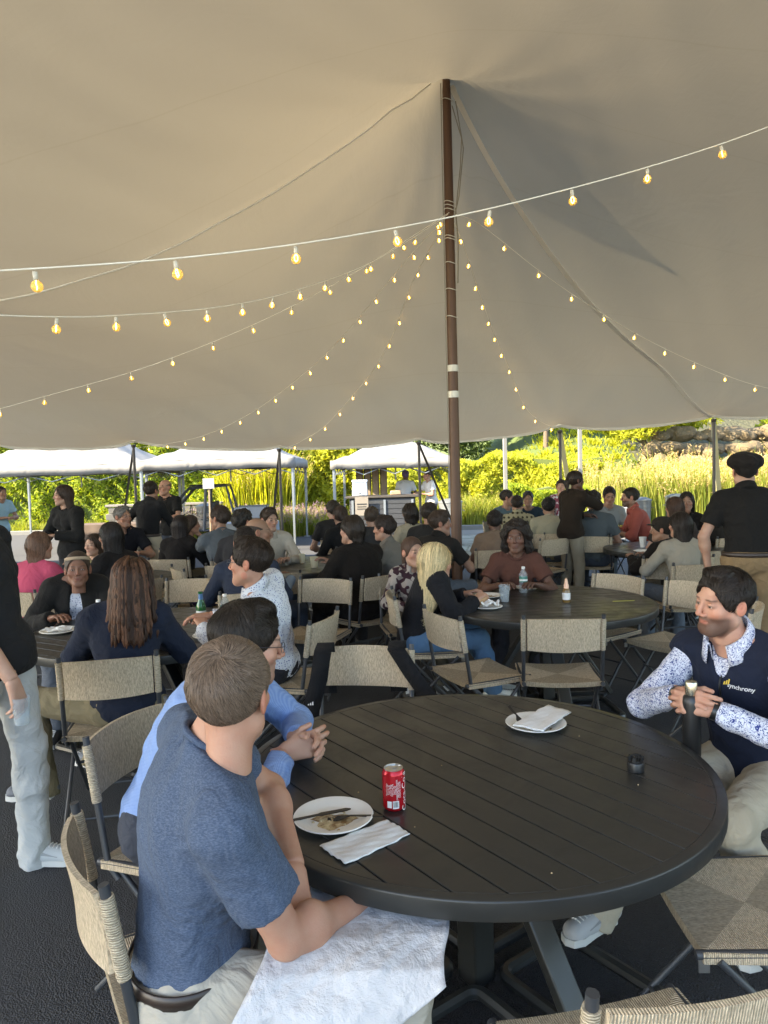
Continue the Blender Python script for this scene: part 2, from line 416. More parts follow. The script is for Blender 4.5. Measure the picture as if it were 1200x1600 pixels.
# hands (right hand, local: wrist at 0, fingers +Y, back of the hand +Z, thumb -X)
_hd = {}
def hand_surf(h, curl, spread=.0, thumb=.3, point=False):
    key = (h, curl, spread, thumb, point)
    if key in _hd: return _hd[key]
    F = Field((-.085, -.03, -.11), (.06, .2, .045), h)
    kx = (-.030, -.0105, .0095, .0275); ky = (.088, .092, .087, .078); ln = (.072, .080, .074, .058)
    F.cone((0, -.03, 0), (0, .01, 0), .0245, .023, k=.01, flat=((0, 0, 1), 1.3))
    for i in range(4): F.cone(((-.014, -.005, .005, .014)[i], .01, 0), (kx[i], ky[i], .0), .0155, .0108, k=.012)
    F.cone((-.012, .018, -.008), (-.03, .048, -.012), .017, .013, k=.014)
    for i in range(4):
        p = np.array([kx[i], ky[i], 0.]); a = 0.; sp = (i-1.5)*(.05+spread); cu = curl*(1+.12*(i-1)) if not (point and i == 0) else .12
        r = .0088 if i < 3 else .0076
        for j, (fr, w) in enumerate(((.45, .75), (.31, 1.0), (.26, .65))):
            a += cu*w; d = np.array([math.sin(sp)*math.cos(a), math.cos(sp)*math.cos(a), -math.sin(a)]); q = p+d*ln[i]*fr
            F.cone(p, q, r*(1.04-.07*j), r*(.98-.08*j), k=.004 if j else .007); p = q
    p = np.array([-.028, .042, -.012]); q = p+np.array([-.024+.03*thumb, .030, -.012-.012*thumb]); r2 = q+np.array([-.008+.03*thumb, .027, -.008-.008*thumb])
    F.cone(p, q, .0125, .0105, k=.008); F.cone(q, r2, .0102, .0082, k=.004)
    _hd[key] = F.surf(); return _hd[key]

def relax(V, Q, it=2, lam=.5):
    """a few rounds of neighbour averaging, to calm the edges of a cloth surface"""
    E_ = np.concatenate([Q[:, [0, 1]], Q[:, [1, 2]], Q[:, [2, 3]], Q[:, [3, 0]]]); n = len(V); deg = np.bincount(E_[:, 0], minlength=n)+np.bincount(E_[:, 1], minlength=n)
    for _ in range(it):
        S = np.stack([np.bincount(E_[:, 0], V[E_[:, 1], k], n)+np.bincount(E_[:, 1], V[E_[:, 0], k], n) for k in range(3)], 1); V = V+(S/np.maximum(deg, 1)[:, None]-V)*lam
    return V
def nrm(v): v = np.asarray(v, float); return v/(np.linalg.norm(v)+1e-9)
def rot(axis, a):
    return np.array(Matrix.Rotation(a, 3, Vector(axis)))
def ik(S, W, a, b, pole):
    S = np.array(S, float); W = np.array(W, float); d = W-S; L = np.linalg.norm(d); L2 = min(max(L, abs(a-b)+.02), a+b-.004); dn = d/L
    W = S+dn*L2; x = (a*a-b*b+L2*L2)/(2*L2); h = math.sqrt(max(a*a-x*x, 0)); p = np.array(pole, float); p = nrm(p-dn*p.dot(dn)) if False else nrm(p-dn*np.dot(p, dn))
    return S+dn*x+p*h, W

def skin_mat(c, near):
    key = ('skin', near)
    if key in _cm: return _cm[key]
    b = NB('skin'); a = b.n('Attribute', attribute_name='Col').outputs[0]
    b.col(b.mix(b.ramp(b.noise(19, 6, .65), [(.35, (0, 0, 0)), (.65, (1, 1, 1))]), b.mix(1.0, a, (.90, .80, .77), 'MULTIPLY'), b.mix(b.noise(400, 2), b.mix(1.0, a, (.9, .88, .86), 'MULTIPLY'), a))); b.set(Roughness=.58)
    b.p.inputs['Specular IOR Level'].default_value = .4
    if near:
        b.set(Subsurface_Weight=.12, Subsurface_Scale=.01); b.p.inputs['Subsurface Radius'].default_value = (1, .35, .2)
        b.bump(b.noise(230, 4), .3, .002)
    _cm[key] = b.mat; return b.mat
def hair_mat(c):
    c = tuple(x*1.05+.003 for x in c); key = ('hair', tuple(c))
    if key in _cm: return _cm[key]
    b = NB('hair'); n1 = b.noise(1, 3, .6, vec=b.mapped((170, 170, 14))); n2 = b.noise(14, 3)
    b.col(b.mix(n2, b.mix(n1, dim(c, .45), dim(c, 1.3)), b.mix(n1, dim(c, .6), dim(c, 1.6)))); b.set(Roughness=.5)
    b.bump(n1, .9, .006); b.p.inputs['Specular IOR Level'].default_value = .22; b.set(Roughness=.5)
    _cm[key] = b.mat; return b.mat
def strand_mat(c):
    key = ('strand', tuple(c))
    if key in _cm: return _cm[key]
    b = NB('hair_strand'); a = b.n('Attribute', attribute_name='Col').outputs[0]; b.col(a); b.set(Roughness=.45); b.p.inputs['Specular IOR Level'].default_value = .22
    _cm[key] = b.mat; return b.mat

def set_col(me, cols):
    ca = me.color_attributes.new('Col', 'FLOAT_COLOR', 'POINT'); a = np.ones((len(cols), 4), np.float32); a[:, :3] = cols
    ca.data.foreach_set('color', a.ravel())

def strands(F, V, n, col, steps, length, kind, width=.0011, seed=1, lift=.25):
    """ribbons of hair that start on the hair's surface and lie along it"""
    r = np.random.default_rng(seed); V = V[r.integers(0, len(V), n)]+r.normal(size=(n, 3))*.0015
    P = V.copy(); pts = [P-F.grad(P)*.002]; whorl = np.array([.012, -.072, .095]); L = length*r.uniform(.55, 1.15, n)
    jit = r.normal(size=(n, 3))*.28
    for s_ in range(steps):
        g = F.grad(P)
        if kind == 'short':
            d = P-whorl; d = d+np.cross(g, d)*.45
        elif kind == 'back':
            fr_ = np.clip((P[:, 2:3]-.03)/.05, 0, 1)*np.clip((P[:, 1:2]+.03)/.05, 0, 1); d = (P-whorl)*(1-fr_)/.1+np.array([.25, -1., .5])*fr_; d[:, 2] -= .6*(1-fr_[:, 0])
        else:
            d = np.tile(np.array([0, -.12, -1.0]), (n, 1)); d[:, 0] += np.sign(P[:, 0])*.25*np.clip((P[:, 2]-.02)/.08, 0, 1); d[:, 1] -= np.clip((P[:, 2]-.05)/.06, 0, 1)*.3
        d = d-g*np.sum(d*g, 1, keepdims=True); d = d/(np.linalg.norm(d, axis=1, keepdims=True)+1e-9)
        d = d+jit*(.16 if kind == 'long' else .45)+g*(lift*(1-s_/steps) if kind != 'long' else 0)
        P = P+d*(L/steps)[:, None]
        sd = F.sample(P)[:, None]; tgt = .0015 if kind == 'long' else .0015+.0035*(s_+1)/steps
        P = P-F.grad(P)*np.clip(sd-tgt, -.006, .006)
        pts.append(P.copy())
    pts = np.stack(pts, 1); g = F.grad(pts[:, 0]); t = pts[:, -1]-pts[:, 0]; side = np.cross(g, t); side /= np.linalg.norm(side, axis=1, keepdims=True)+1e-9
    side = side+g*r.normal(size=(n, 1))*.4
    k = steps+1; w = width*np.linspace(1, .25, k)[None, :, None]
    A = pts-side[:, None]*w; B = pts+side[:, None]*w; W = np.stack([A, B], 2).reshape(-1, 3)
    base = (np.arange(n)*2*k)[:, None]+2*np.arange(k-1)[None]; Q = np.stack([base, base+1, base+3, base+2], -1).reshape(-1, 4)
    v = r.uniform(.6, 2.0, n); cc = np.array(col)[None]*v[:, None]; cols = np.repeat(cc, 2*k, 0)
    return W, Q, cols

def garment_folds(seed, amp, k=1.0):
    r = np.random.default_rng(seed); vs = r.normal(size=(6, 3)); vs /= np.linalg.norm(vs, axis=1)[:, None]; ph = r.uniform(0, 6, 6); fr = np.array([22, 31, 42, 55, 75, 98])*k
    def fn(X, Y, Z):
        wx = X+.02*np.sin(Z*17+ph[0])+.012*np.sin(Y*31); wy = Y+.02*np.sin(X*19+ph[1]); wz = Z+.015*np.sin(Y*23+ph[2]+X*13)
        d = 0
        for i in range(6):
            s_ = np.abs(np.sin((wx*vs[i, 0]+wy*vs[i, 1]+wz*vs[i, 2])*fr[i]+ph[i])); d = d+(s_-.6)*(.9/(1+.55*i))
        return d*amp
    return fn

def glasses(M4, parent, color=(.02, .02, .02)):
    b = MB()
    for s_ in (-1, 1):
        pts = [(s_*.033+.022*math.cos(a)*1.02, .102, .001+.0165*math.sin(a)) for a in np.linspace(0, 2*PI, 17)]
        b.tube(pts, .0011, 5, cap=False); b.tube([(s_*.055, .101, .008), (s_*.077, .06, .008), (s_*.08, -.01, .004)], .0013, 5)
    b.tube([(-.011, .103, .004), (0, .106, .008), (.011, .103, .004)], .0011, 5)
    b.v = [tuple(M4 @ Vector(p)) for p in b.v]
    o = b.build('glasses', simple_cached('glasses_frame', color, .3), parent, sharp=False); return o
_sc = {}
def simple_cached(name, c, rough=.6, **kw):
    k = (name, tuple(c), rough)
    if k not in _sc: _sc[k] = simple(name, c, rough, **kw)
    return _sc[k]

SKIN = {'fair': (.50, .31, .22), 'tan': (.36, .21, .14), 'olive': (.33, .20, .13), 'brown': (.12, .062, .04), 'dark': (.065, .033, .022), 'pink': (.46, .26, .175)}
people = []
def person(label, head=None, pel=None, hd=0, sit=True, lean=8, side=0, twist=0, hy=None, hp=0, hroll=0, arms=('lap', 'lap'), top=('tee', (.05, .05, .06)), bottom=('long', (.1, .1, .12)),
           hair=('short', (.03, .02, .015)), skin='fair', sex='m', lod=2, s=None, full=0., beard=None, shoes=(.05, .05, .05), group=None, poles=(None, None), curl=(.5, .5), handrot=(0, 0),
           knees=(None, None), feet=(None, None), tuck=False, glass=None, girth=1.0, thumb=.3, seatz=.45, point=(False, False), spread=0., legsp=1.0, extra=None, bx=None, neckt=None, hands_dir=(None, None), backs=(None, None), foldamp=1.0, headscale=1.0):
    a = math.radians(hd); f = np.array([math.sin(a), math.cos(a), 0]); r = np.array([math.cos(a), -math.sin(a), 0]); u = np.array([0, 0, 1.])
    male = sex == 'm'; sc0 = s
    if neckt is not None:
        v = np.array(neckt)-np.array([pel[0], pel[1], (seatz+.095*s) if sit else .955*s]); lean = math.degrees(math.atan2(v@f, v[2]))/.95; side = math.degrees(math.atan2(v@r, v[2]))/.92
    def frames(s):
        la = math.radians(lean); ra = math.radians(side); tw = math.radians(twist)
        lower = nrm(u*math.cos(la*.6)+f*math.sin(la*.6)+r*math.sin(ra*.6)); upper = nrm(u*math.cos(la*1.25)+f*math.sin(la*1.25)+r*math.sin(ra*1.2))
        cf = math.cos(tw)*f+math.sin(tw)*r; cr = nrm(np.cross(cf, upper)); cf = np.cross(upper, cr)
        waist = lower*.15*s; chest = waist+nrm(lower+upper)*.16*s; neck = chest+upper*.165*s
        hup = nrm(upper*.6+u*.7); head_ = neck+(hup*.165+cf*.028)*s
        return waist, chest, neck, head_, lower, upper, cf, cr
    if s is None:
        s = 1.0
        for _ in range(6):
            fr = frames(s); pz = (seatz+.095*s) if sit else .955*s
            s = float(np.clip(s*(head[2]/(pz+fr[3][2])), .84, 1.13))
    fr = frames(s); pz = (seatz+.095*s) if sit else .955*s
    if pel is None: p0 = np.array([head[0]-fr[3][0], head[1]-fr[3][1], pz])
    else: p0 = np.array([pel[0], pel[1], pz])
    waist, chest, neck, headp, lower, upper, cf, cr = fr
    P = np.zeros(3)+np.array([0, 0, pz]); waist = P+waist; chest = P+chest; neck = P+neck; headp = P+headp   # person-local, origin on the ground under the pelvis
    if head is not None and pel is not None: headp = headp+np.clip(np.array(head)-np.array([p0[0], p0[1], 0])-headp, -.07, .07)
    near = lod == 0; hb = {0: .0075, 1: .011, 2: .015, 3: .019}[lod]; hh = {0: .0032, 1: .0048, 2: .0065, 3: .009}[lod]; hhand = {0: .0030, 1: .0045, 2: .006, 3: .008}[lod]
    root_loc = (p0[0], p0[1], 0)
    g = girth*s; sw = (.172 if male else .15)*s*(.6+.4*girth)
    SH = {1: neck+cr*sw-upper*.055*s, -1: neck-cr*sw-upper*.055*s}
    HP = {1: P+r*.088*s-u*.02, -1: P-r*.088*s-u*.02}
    # legs
    KN = {}; AN = {}; FT = {}
    for i, q in enumerate((-1, 1)):
        if sit:
            K = HP[q]+f*.43*s+r*q*.06*legsp; K[2] = seatz+.075
            if knees[i] is not None: K = P*np.array([1, 1, 0])+r*knees[i][0]+f*knees[i][1]+u*knees[i][2]
            A_ = K+f*.02; A_[2] = .085; toe = nrm(f+r*q*.15)
            if feet[i] is not None: A_ = r*feet[i][0]+f*feet[i][1]+u*feet[i][2]; toe = nrm(f*math.cos(feet[i][3])+r*math.sin(feet[i][3])) if len(feet[i]) > 3 else toe
            dK = nrm(K-HP[q]); K = HP[q]+dK*.43*s; dA = nrm(A_-K); A_ = K+dA*.41*s
            if feet[i] is None: A_[2] = .085
        else:
            A_ = HP[q]+r*q*.03; A_[2] = .085; toe = nrm(f+r*q*.2); K = None
            if feet[i] is not None: A_ = r*feet[i][0]+f*feet[i][1]+u*feet[i][2]; toe = nrm(f*math.cos(feet[i][3])+r*math.sin(feet[i][3]))
            L_leg = np.linalg.norm(A_-HP[q])*.5*1.003; K, A_ = ik(HP[q], A_, L_leg, L_leg, f)
        KN[q], AN[q], FT[q] = K, A_, toe
    # arms
    EL = {}; WR = {}
    for i, q in enumerate((-1, 1)):
        t = arms[i]
        if t == 'table': W = r*q*.14+f*.40+u*(.80)
        elif t == 'lap': W = r*q*.09+f*.26+u*(seatz+.21)
        elif t == 'clasp': W = r*q*.055+f*.36+u*.81
        elif t == 'chin': W = headp+f*.09-u*.13+r*q*.03
        elif t == 'down': W = SH[q]+r*q*.08-u*.5*s+f*.04
        elif t == 'hip': W = SH[q]+r*q*.12-u*.36*s+f*.12
        elif t == 'front': W = r*q*.06+f*.3+u*(neck[2]-.28)
        else: W = r*t[0]+f*t[1]+u*t[2]
        pole = poles[i] if poles[i] is not None else (q*.9, -.25, -.9)
        pv = r*pole[0]+f*pole[1]+u*pole[2]
        EL[q], WR[q] = ik(SH[q], W, .285*s, .255*s, pv)
    # ---- body: one continuous figure
    allp = np.array([P, waist, chest, neck, headp, *SH.values(), *HP.values(), *KN.values(), *AN.values(), *EL.values(), *WR.values()])
    lo = allp.min(0)-.2; hi = allp.max(0)+.2; lo[2] = max(lo[2], -.03); hi[2] = min(hi[2], neck[2]+.16)
    kb = .03
    def torso(F, e, armk=.03, shoulder=True, thick=1.0):
        R = np.stack([r, f, u], 1); Rl = np.stack([nrm(np.cross(f, lower)), np.cross(lower, nrm(np.cross(f, lower))), lower], 1); Ru = np.stack([cr, cf, upper], 1)
        F.ell(P+u*.01, (.158*g+e, .118*g+e, .12*s+e), R=R, k=kb)
        F.ell(waist, ((.138 if male else .12)*g+e, .104*g+e, .14*s+e), R=Rl, k=.05)
        F.ell(chest, ((.16 if male else .138)*g+e, (.112 if male else .10)*g+e, .165*s+e), R=Ru, k=.05)
        F.ell(chest+upper*.07*s-cf*.012, ((.158 if male else .135)*g+e, .09*g+e, .10*s+e), R=Ru, k=.04)
        if not male:
            for q in (-1, 1): F.ell(chest+cf*.075*g+cr*q*.065*g+upper*.01, (.055*g+e, .05*g+e, .055*g+e), k=.03)
        if shoulder:
            F.cone(SH[-1]+upper*.012, SH[1]+upper*.012, .05*s+e, .05*s+e, k=.04)
            for q in (-1, 1): F.cone(neck+upper*.035*s+cr*q*.02, SH[q]+upper*.01, .042*s+e*.8, .046*s+e, k=.035)
    def arm(F, q, e, upto=1.0, k=.02, e2=None, fade=True):
        e2 = e if e2 is None else e2
        S, E_, W = SH[q], EL[q], WR[q]
        if upto <= 1.0:
            B = S+(E_-S)*upto; dn = nrm(E_-S); F.cone(S, B+dn*.03, .050*s+e, (.050-.012*upto)*s+e2, k=k, clip=[(B, dn)])
        else:
            F.cone(S, E_, .049*s+e, .039*s+e, k=k); t = upto-1; B = E_+(W-E_)*t; dn = nrm(W-E_)
            F.cone(E_, B+dn*.02*(t > .99), .0385*s+e, (.0385-.013*t)*s+e2, k=k, clip=[(B, dn)])
    def leg(F, q, e, k=.03, e2=None, upto=2.0):
        e2 = e if e2 is None else e2; H, K, A_ = HP[q], KN[q], AN[q]
        F.cone(H, K, .088*g+e, .057*s+e, k=k)
        if upto > 1:
            F.cone(K, K+(A_-K)*.35, .056*s+e, .054*s+e+(e2-e)*.3, k=.025); B = K+(A_-K)*((1.17 if bottom[0] == 'wide' else 1.0) if upto >= 2 else upto-1)
            F.cone(K+(A_-K)*.35, B, .054*s+e, .038*s+e2, k=.025, clip=[(B+nrm(A_-K)*.012, nrm(A_-K))])
    body_h = hb if lod else .008
    B_ = Field(lo, hi, body_h)
    torso(B_, -.014)
    for q in (-1, 1):
        arm(B_, q, -.004 if top[0] not in ('tee', 'polo', 'sleeveless') else -.003, 2.0, e2=-.001); leg(B_, q, -.006)
        t = FT[q]; A_ = AN[q]; B_.cone(A_-u*.01, A_+t*.09-u*.042, .030, .018, k=.015)
        if top[0] in ('tee', 'polo', 'sleeveless'):   # calf-like swell of the bare forearm
            d = WR[q]-EL[q]; B_.ell(EL[q]+d*.25, (.038*s, .038*s, .055*s), k=.03)
    B_.cone(neck-upper*.04, neck+(headp-neck)*.55, (.056 if male else .048)*s, (.047 if male else .042)*s, k=.025)
    V, Q = B_.surf(); nb = len(V)
    sk = np.array(SKIN[skin] if isinstance(skin, str) else skin, np.float32); cols = [np.tile(sk, (nb, 1))*.97]
    Vs = [V]; Qs = [Q]; off = nb
    # head
    hyr = math.radians(hd+twist if hy is None else hy); hf = np.array([math.sin(hyr), math.cos(hyr), 0]); hr = np.array([math.cos(hyr), -math.sin(hyr), 0])
    Rp = np.array(Matrix.Rotation(math.radians(hp), 3, Vector(hr))) @ np.array(Matrix.Rotation(math.radians(hroll), 3, Vector(hf)))
    HR = Rp @ np.stack([hr, hf, u], 1); hs = s**.5*headscale*(1.0 if male else .965)
    HF = head_field(hh, male, full); HV, HQ = surf_of(HF, ('head', hh, male, full))
    hc = hair[1]
    brow = tuple(np.array(hc)*.6+sk*.12) if hair[0] not in ('cap', 'bigcap') else tuple(sk*.3)
    cols.append(head_colors(HV, sk, (sk[0]*.8, sk[1]*.5, sk[2]*.5), brow, beard))
    Vs.append(HV @ HR.T*hs+headp); Qs.append(HQ+off); off += len(HV)
    # hands
    for i, q in enumerate((-1, 1)):
        hv, hq = hand_surf(hhand, curl[i], spread, thumb, point[i]); hv = hv.copy(); hq = hq.copy()
        if q < 0: hv[:, 0] *= -1; hq = hq[:, ::-1]
        if arms[i] == 'down' and backs[i] is None: dy = nrm(WR[q]-EL[q]); bz = r*q
        else: dy = nrm(WR[q]-EL[q]); bz = u
        if hands_dir[i] is not None: dy = nrm(r*hands_dir[i][0]+f*hands_dir[i][1]+u*hands_dir[i][2])
        if backs[i] is not None: bz = r*backs[i][0]+f*backs[i][1]+u*backs[i][2]
        bz = nrm(bz-dy*np.dot(bz, dy)); bx_ = np.cross(dy, bz); R3 = np.stack([bx_, dy, bz], 1)
        Vs.append(hv*s**.5 @ R3.T+WR[q]); Qs.append(hq+off); off += len(hv)
        c = np.tile(sk, (len(hv), 1)); c[hv[:, 1] > .14] *= (1.02, .93, .92); cols.append(c)
    V = np.concatenate(Vs); Q = np.concatenate(Qs); me = fast_mesh('person', V, Q); set_col(me, np.concatenate(cols))
    o = link('person', me, skin_mat(0, near), loc=root_loc); tag(o, label, 'person', group)
    o['_'] = 0; del o['_']
    seed = len(people)+3; people.append(o)
    M4 = Matrix.Translation(Vector(headp)) @ (Matrix(HR.tolist()).to_4x4()) @ Matrix.Scale(hs, 4)
    # eyes
    if lod <= 1:
        for q in (-1, 1):
            b = MB(); c = Vector((q*.0315, .0752, .0025)); n = 14
            prof = [(.0125*math.sin(t), .0125*math.cos(t)) for t in np.linspace(0.001, PI*.62, 11)]
            RX = Matrix.Rotation(-PI/2, 3, 'X')
            b.lathe(prof, c, n, 0, RX)
            for j in range(len(b.m)): b.m[j] = 2 if j//n < 1 else (1 if j//n < 3 else 0)
            b.v = [tuple(M4 @ Vector(p)) for p in b.v]
            b.build('eye', [simple_cached('eye_white', (.72, .68, .64), .15), simple_cached('iris', (.09, .05, .03), .1), simple_cached('pupil', (.005, .005, .005), .05)], o, sharp=False)
    # hair
    if hair[0] != 'none':
        ln = hair[2] if len(hair) > 2 else .25
        Fh = hair_field(hair[0], hh, ln); hv, hq = surf_of(Fh, ('hair', hair[0], hh, ln))
        if len(hv):
            nm = 'cap' if hair[0] in ('cap', 'bigcap') else 'hair'
            mt = cloth(hc) if nm == 'cap' else hair_mat(hc)
            ho = link(nm, fast_mesh(nm, hv @ HR.T*hs+headp, hq), mt, o)
            if nm == 'cap':
                Fu = hair_field('buzz', hh, .25); hv2, hq2 = surf_of(Fu, ('hair', 'buzz', hh, .25)); link('hair', fast_mesh('hair', hv2 @ HR.T*hs+headp, hq2), hair_mat((.03, .02, .015)), o)
            if lod in (1, 2) and hair[0] not in ('bald', 'cap', 'bigcap', 'buzz', 'braids', 'curly', 'afro'): extra = dict(extra or {}); lg = hair[0] in ('long', 'wavy', 'pony'); extra.setdefault('strands', ((2600, 6, .22 if ln > .1 else .14, 'long', .0016) if lg else (2600, 3, .017, 'short', .0014)) if lod == 1 else ((900, 5, .2, 'long', .003) if lg else (900, 2, .016, 'short', .0028)))
            if extra and 'strands' in extra:
                n, st, L, kd, wd = extra['strands']; W, SQ, sc_ = strands(Fh, hv[(hv[:, 2] > -.07) | (hv[:, 1] < -.02)], n, hc, st, L, kd, wd, seed, extra.get('lift', .25))
                sm_ = fast_mesh('hair_strands', W @ HR.T*hs+headp, SQ, True); set_col(sm_, sc_); tag(link('hair_strands', sm_, strand_mat(hc), ho), kind='stuff')
            if hair[0] == 'braids':
                rr = random.Random(5); b = MB()
                for k in range(95):
                    az = rr.uniform(-2.45, 2.45); el = rr.uniform(.05, 1.35); rx, ry, rz_ = .086, .107, .100
                    pts = []
                    for t in np.linspace(0, 1, 4):
                        e2 = el*(1-t)+(-.1)*t; pts.append(Vector((rx*math.sin(az)*math.cos(e2), -.016-ry*math.cos(az)*math.cos(e2), .035+rz_*math.sin(e2))))
                    L = rr.uniform(.65, 1.05)*(ln+.05); endp = pts[-1]; fl = 1+rr.uniform(.0, .22)
                    for t in np.linspace(.12, 1, 9):
                        pts.append(Vector((endp.x*(1+.30*t*fl)+rr.uniform(-.004, .004), endp.y*(1+.05*t)-.012*t, endp.z-L*t)))
                    b.tube(pts, [.0082+.0026*(j % 2) for j in range(len(pts)-1)]+[.002], 6, rr.randrange(3))
                b.v = [tuple(M4 @ Vector(p)) for p in b.v]
                hc3 = hair[3] if len(hair) > 3 else hc; tag(b.build('braids', [hair_mat(hc3), hair_mat(dim(hc3, .45)), hair_mat(dim(hc3, 1.7))], ho, sharp=False), kind='stuff')
    if glass: glasses(M4, o, glass)
    # ---- clothes
    kind, c1 = top[0], top[1]; tm = cloth(c1, *(top[2:4])) if len(top) > 2 else cloth(c1)
    e = {'jacket': .022, 'hoodie': .024, 'vest': .021}.get(kind, .013)
    hT = hb*.95 if lod == 0 else hb; T = Field(lo, hi, hT); torso(T, e*.8)
    sl_ = {'tee': .62, 'polo': .66, 'sleeveless': 0, 'long': 1.93, 'jacket': 1.97, 'hoodie': 1.97, 'vest': 0, 'shirtroll': 1.3}[kind]
    amp = {0: .0042, 1: .0040, 2: .0035, 3: .003}[lod]*foldamp; fold = garment_folds(seed, amp)
    if not tuck and not sit: T.ell(P-u*.03*s, (.158*g+.030, .118*g+.034, .15*s), R=np.stack([r, f, u], 1), k=.04)
    T.warp(fold); nn = nrm(upper+cf*.45); T.cut(neck+upper*.034*s, nn)
    hemz = (.048 if tuck else (-.07 if sit else -.10)); hp_ = P+lower*(hemz*s if not bx else bx); T.cut(hp_, -lower)
    if extra and 'inner' in extra: T.cone(neck+cf*.10*g, P+f*.13*g+u*.02, .034, .050, k=.01, sub=True)
    TA = Field(lo, hi, hT)
    for q in (-1, 1):
        if sl_ > 0: arm(TA, q, e+.002, sl_, k=.028, e2=e+(.017 if sl_ < 1 else .004))
    if kind in ('vest',):
        for q in (-1, 1): TA.cone(SH[q], SH[q]+(EL[q]-SH[q])*.16, .054*s+e, .056*s+e, k=.03, clip=[(SH[q]+(EL[q]-SH[q])*.13, nrm(EL[q]-SH[q]))])
    if kind != 'sleeveless': TA.warp(fold); T.join(TA, .028)
    T.cone(neck+upper*.0+cf*.012, neck+upper*.3+cf*.05, (.060 if male else .056)*s, .07*s, k=.004, sub=True)
    if kind in ('polo', 'long', 'vest', 'shirtroll', 'jacket'): T.cone(neck+upper*.03+cf*.03, neck-upper*(.06 if kind != 'vest' else .10)+cf*.16, (.03 if kind != 'vest' else .05)*s, .012, k=.006, sub=True)
    V, Q = T.surf(); names = {'tee': 't_shirt', 'polo': 'polo_shirt', 'sleeveless': 'top', 'long': 'shirt', 'shirtroll': 'shirt', 'jacket': 'jacket', 'hoodie': 'hoodie', 'vest': 'vest'}
    to = link(names[kind], fast_mesh(names[kind], relax(V, Q, 3), Q), tm, o)
    if kind == 'vest':       # the shirt under the vest shows at collar and sleeves
        U = Field(lo, hi, hb*.95)
        torso(U, .006); U.cut(neck+upper*.030*s, nn); U.cut(P+lower*.05, -lower); UA = Field(lo, hi, hb*.95)
        for q in (-1, 1): arm(UA, q, .012, 1.93, k=.02, e2=.012)
        U.join(UA, .02); U.cone(neck+cf*.012, neck+upper*.3+cf*.05, .058*s, .07*s, k=.004, sub=True)
        U.warp(garment_folds(seed+50, amp*1.2)); V, Q = U.surf(); link('shirt', fast_mesh('shirt', relax(V, Q, 3), Q), cloth(*extra['shirt']), o)
    if kind in ('polo', 'long', 'vest', 'shirtroll') and lod <= 2:
        # collar: a leaning band round the neck, open in front
        cm_ = cloth(*extra['shirt']) if kind == 'vest' else tm
        vv = []; ff = []; n = 22; R0 = (.066 if male else .058)*s
        for j in range(n+1):
            t = (j/n-.5)*2*PI*.86+PI   # gap at the front
            d = cr*math.sin(t)+cf*math.cos(t); fz = .5+.5*math.cos(t)
            if kind == 'vest': R0 = .074*s
            base = neck+upper*.026*s+cf*.012-upper*.45*(math.cos(t))*R0*.9; w1 = base+d*(R0+.008)-upper*.045
            topv = base+d*(R0-.004+.004*fz)+upper*.034*s; out = base+d*(R0+.017+.016*fz)-upper*(.016+.014*fz)*s; topo = topv+d*.006
            vv += [w1, topv, topo, out]
        for j in range(n):
            for k2 in range(3): ff.append((j*4+k2, j*4+k2+1, (j+1)*4+k2+1, (j+1)*4+k2))
        co = link('collar', fast_mesh('collar', vv, ff), cm_, o); sm = co.modifiers.new('thick', 'SOLIDIFY'); sm.thickness = .003
    elif kind in ('tee', 'hoodie') and lod <= 1:
        b = MB(); n = 30; R0 = (.0655 if male else .0615)*s
        pts = [neck+upper*(.036*s-.008)+cf*.018+(cr*math.sin(t)+(cf-upper*.45)*math.cos(t))*R0 for t in np.linspace(0, 2*PI, n)]
        b.tube(pts, .0088, 8, cap=False); b.build('neck_rib', tm, o, sharp=False)
    if extra and 'inner' in extra:     # a blouse seen in the opening of the jacket
        I_ = Field(lo, hi, hb); torso(I_, .005, shoulder=False); I_.cut(neck+upper*.0-cf*0, nrm(upper+cf*.7)); V, Q = I_.surf(); link('blouse', fast_mesh('blouse', V, Q), cloth(*extra['inner']), o)
    # trousers
    pm = cloth(bottom[1], *(bottom[2:4])) if len(bottom) > 2 else cloth(bottom[1])
    L_ = Field(lo, hi, hb); R = np.stack([r, f, u], 1)
    L_.ell(P+u*.0, (.158*g+.008, .118*g+.008, .125*s), R=R, k=kb)
    for q in (-1, 1): leg(L_, q, .010, e2=.010+.018*(bottom[0] == 'wide' or bottom[0] == 'long'), upto=2.0)
    L_.warp(garment_folds(seed+9, amp*1.25, .9)); L_.cut(P+lower*.085*s, nrm(lower-f*.5) if sit else lower)
    V, Q = L_.surf(); link('trousers', fast_mesh('trousers', relax(V, Q, 2), Q), pm, o)
    # belt
    if tuck and lod < 2:
        b = MB(); n = 40; V_ = []
        for t in np.linspace(0, 2*PI, n, endpoint=False):
            d = r*math.sin(t)*(.158*g+.013)+f*math.cos(t)*(.118*g+.013); dn = nrm(d); c_ = P+lower*(.052 if lod else .040)*s
            V_ += [c_+d-lower*.017, c_+d+dn*.004-lower*.016, c_+d+dn*.004+lower*.016, c_+d+lower*.017]
        b.add(V_, [(4*i+k, 4*((i+1) % n)+k, 4*((i+1) % n)+(k+1) % 4, 4*i+(k+1) % 4) for i in range(n) for k in range(4)], 0, True)
        b.build('belt', simple_cached('belt_leather', (.03, .02, .015), .4), o, sharp=False)
    # shoes
    hs_ = {0: .0045, 1: .008, 2: .011, 3: .014}[lod]
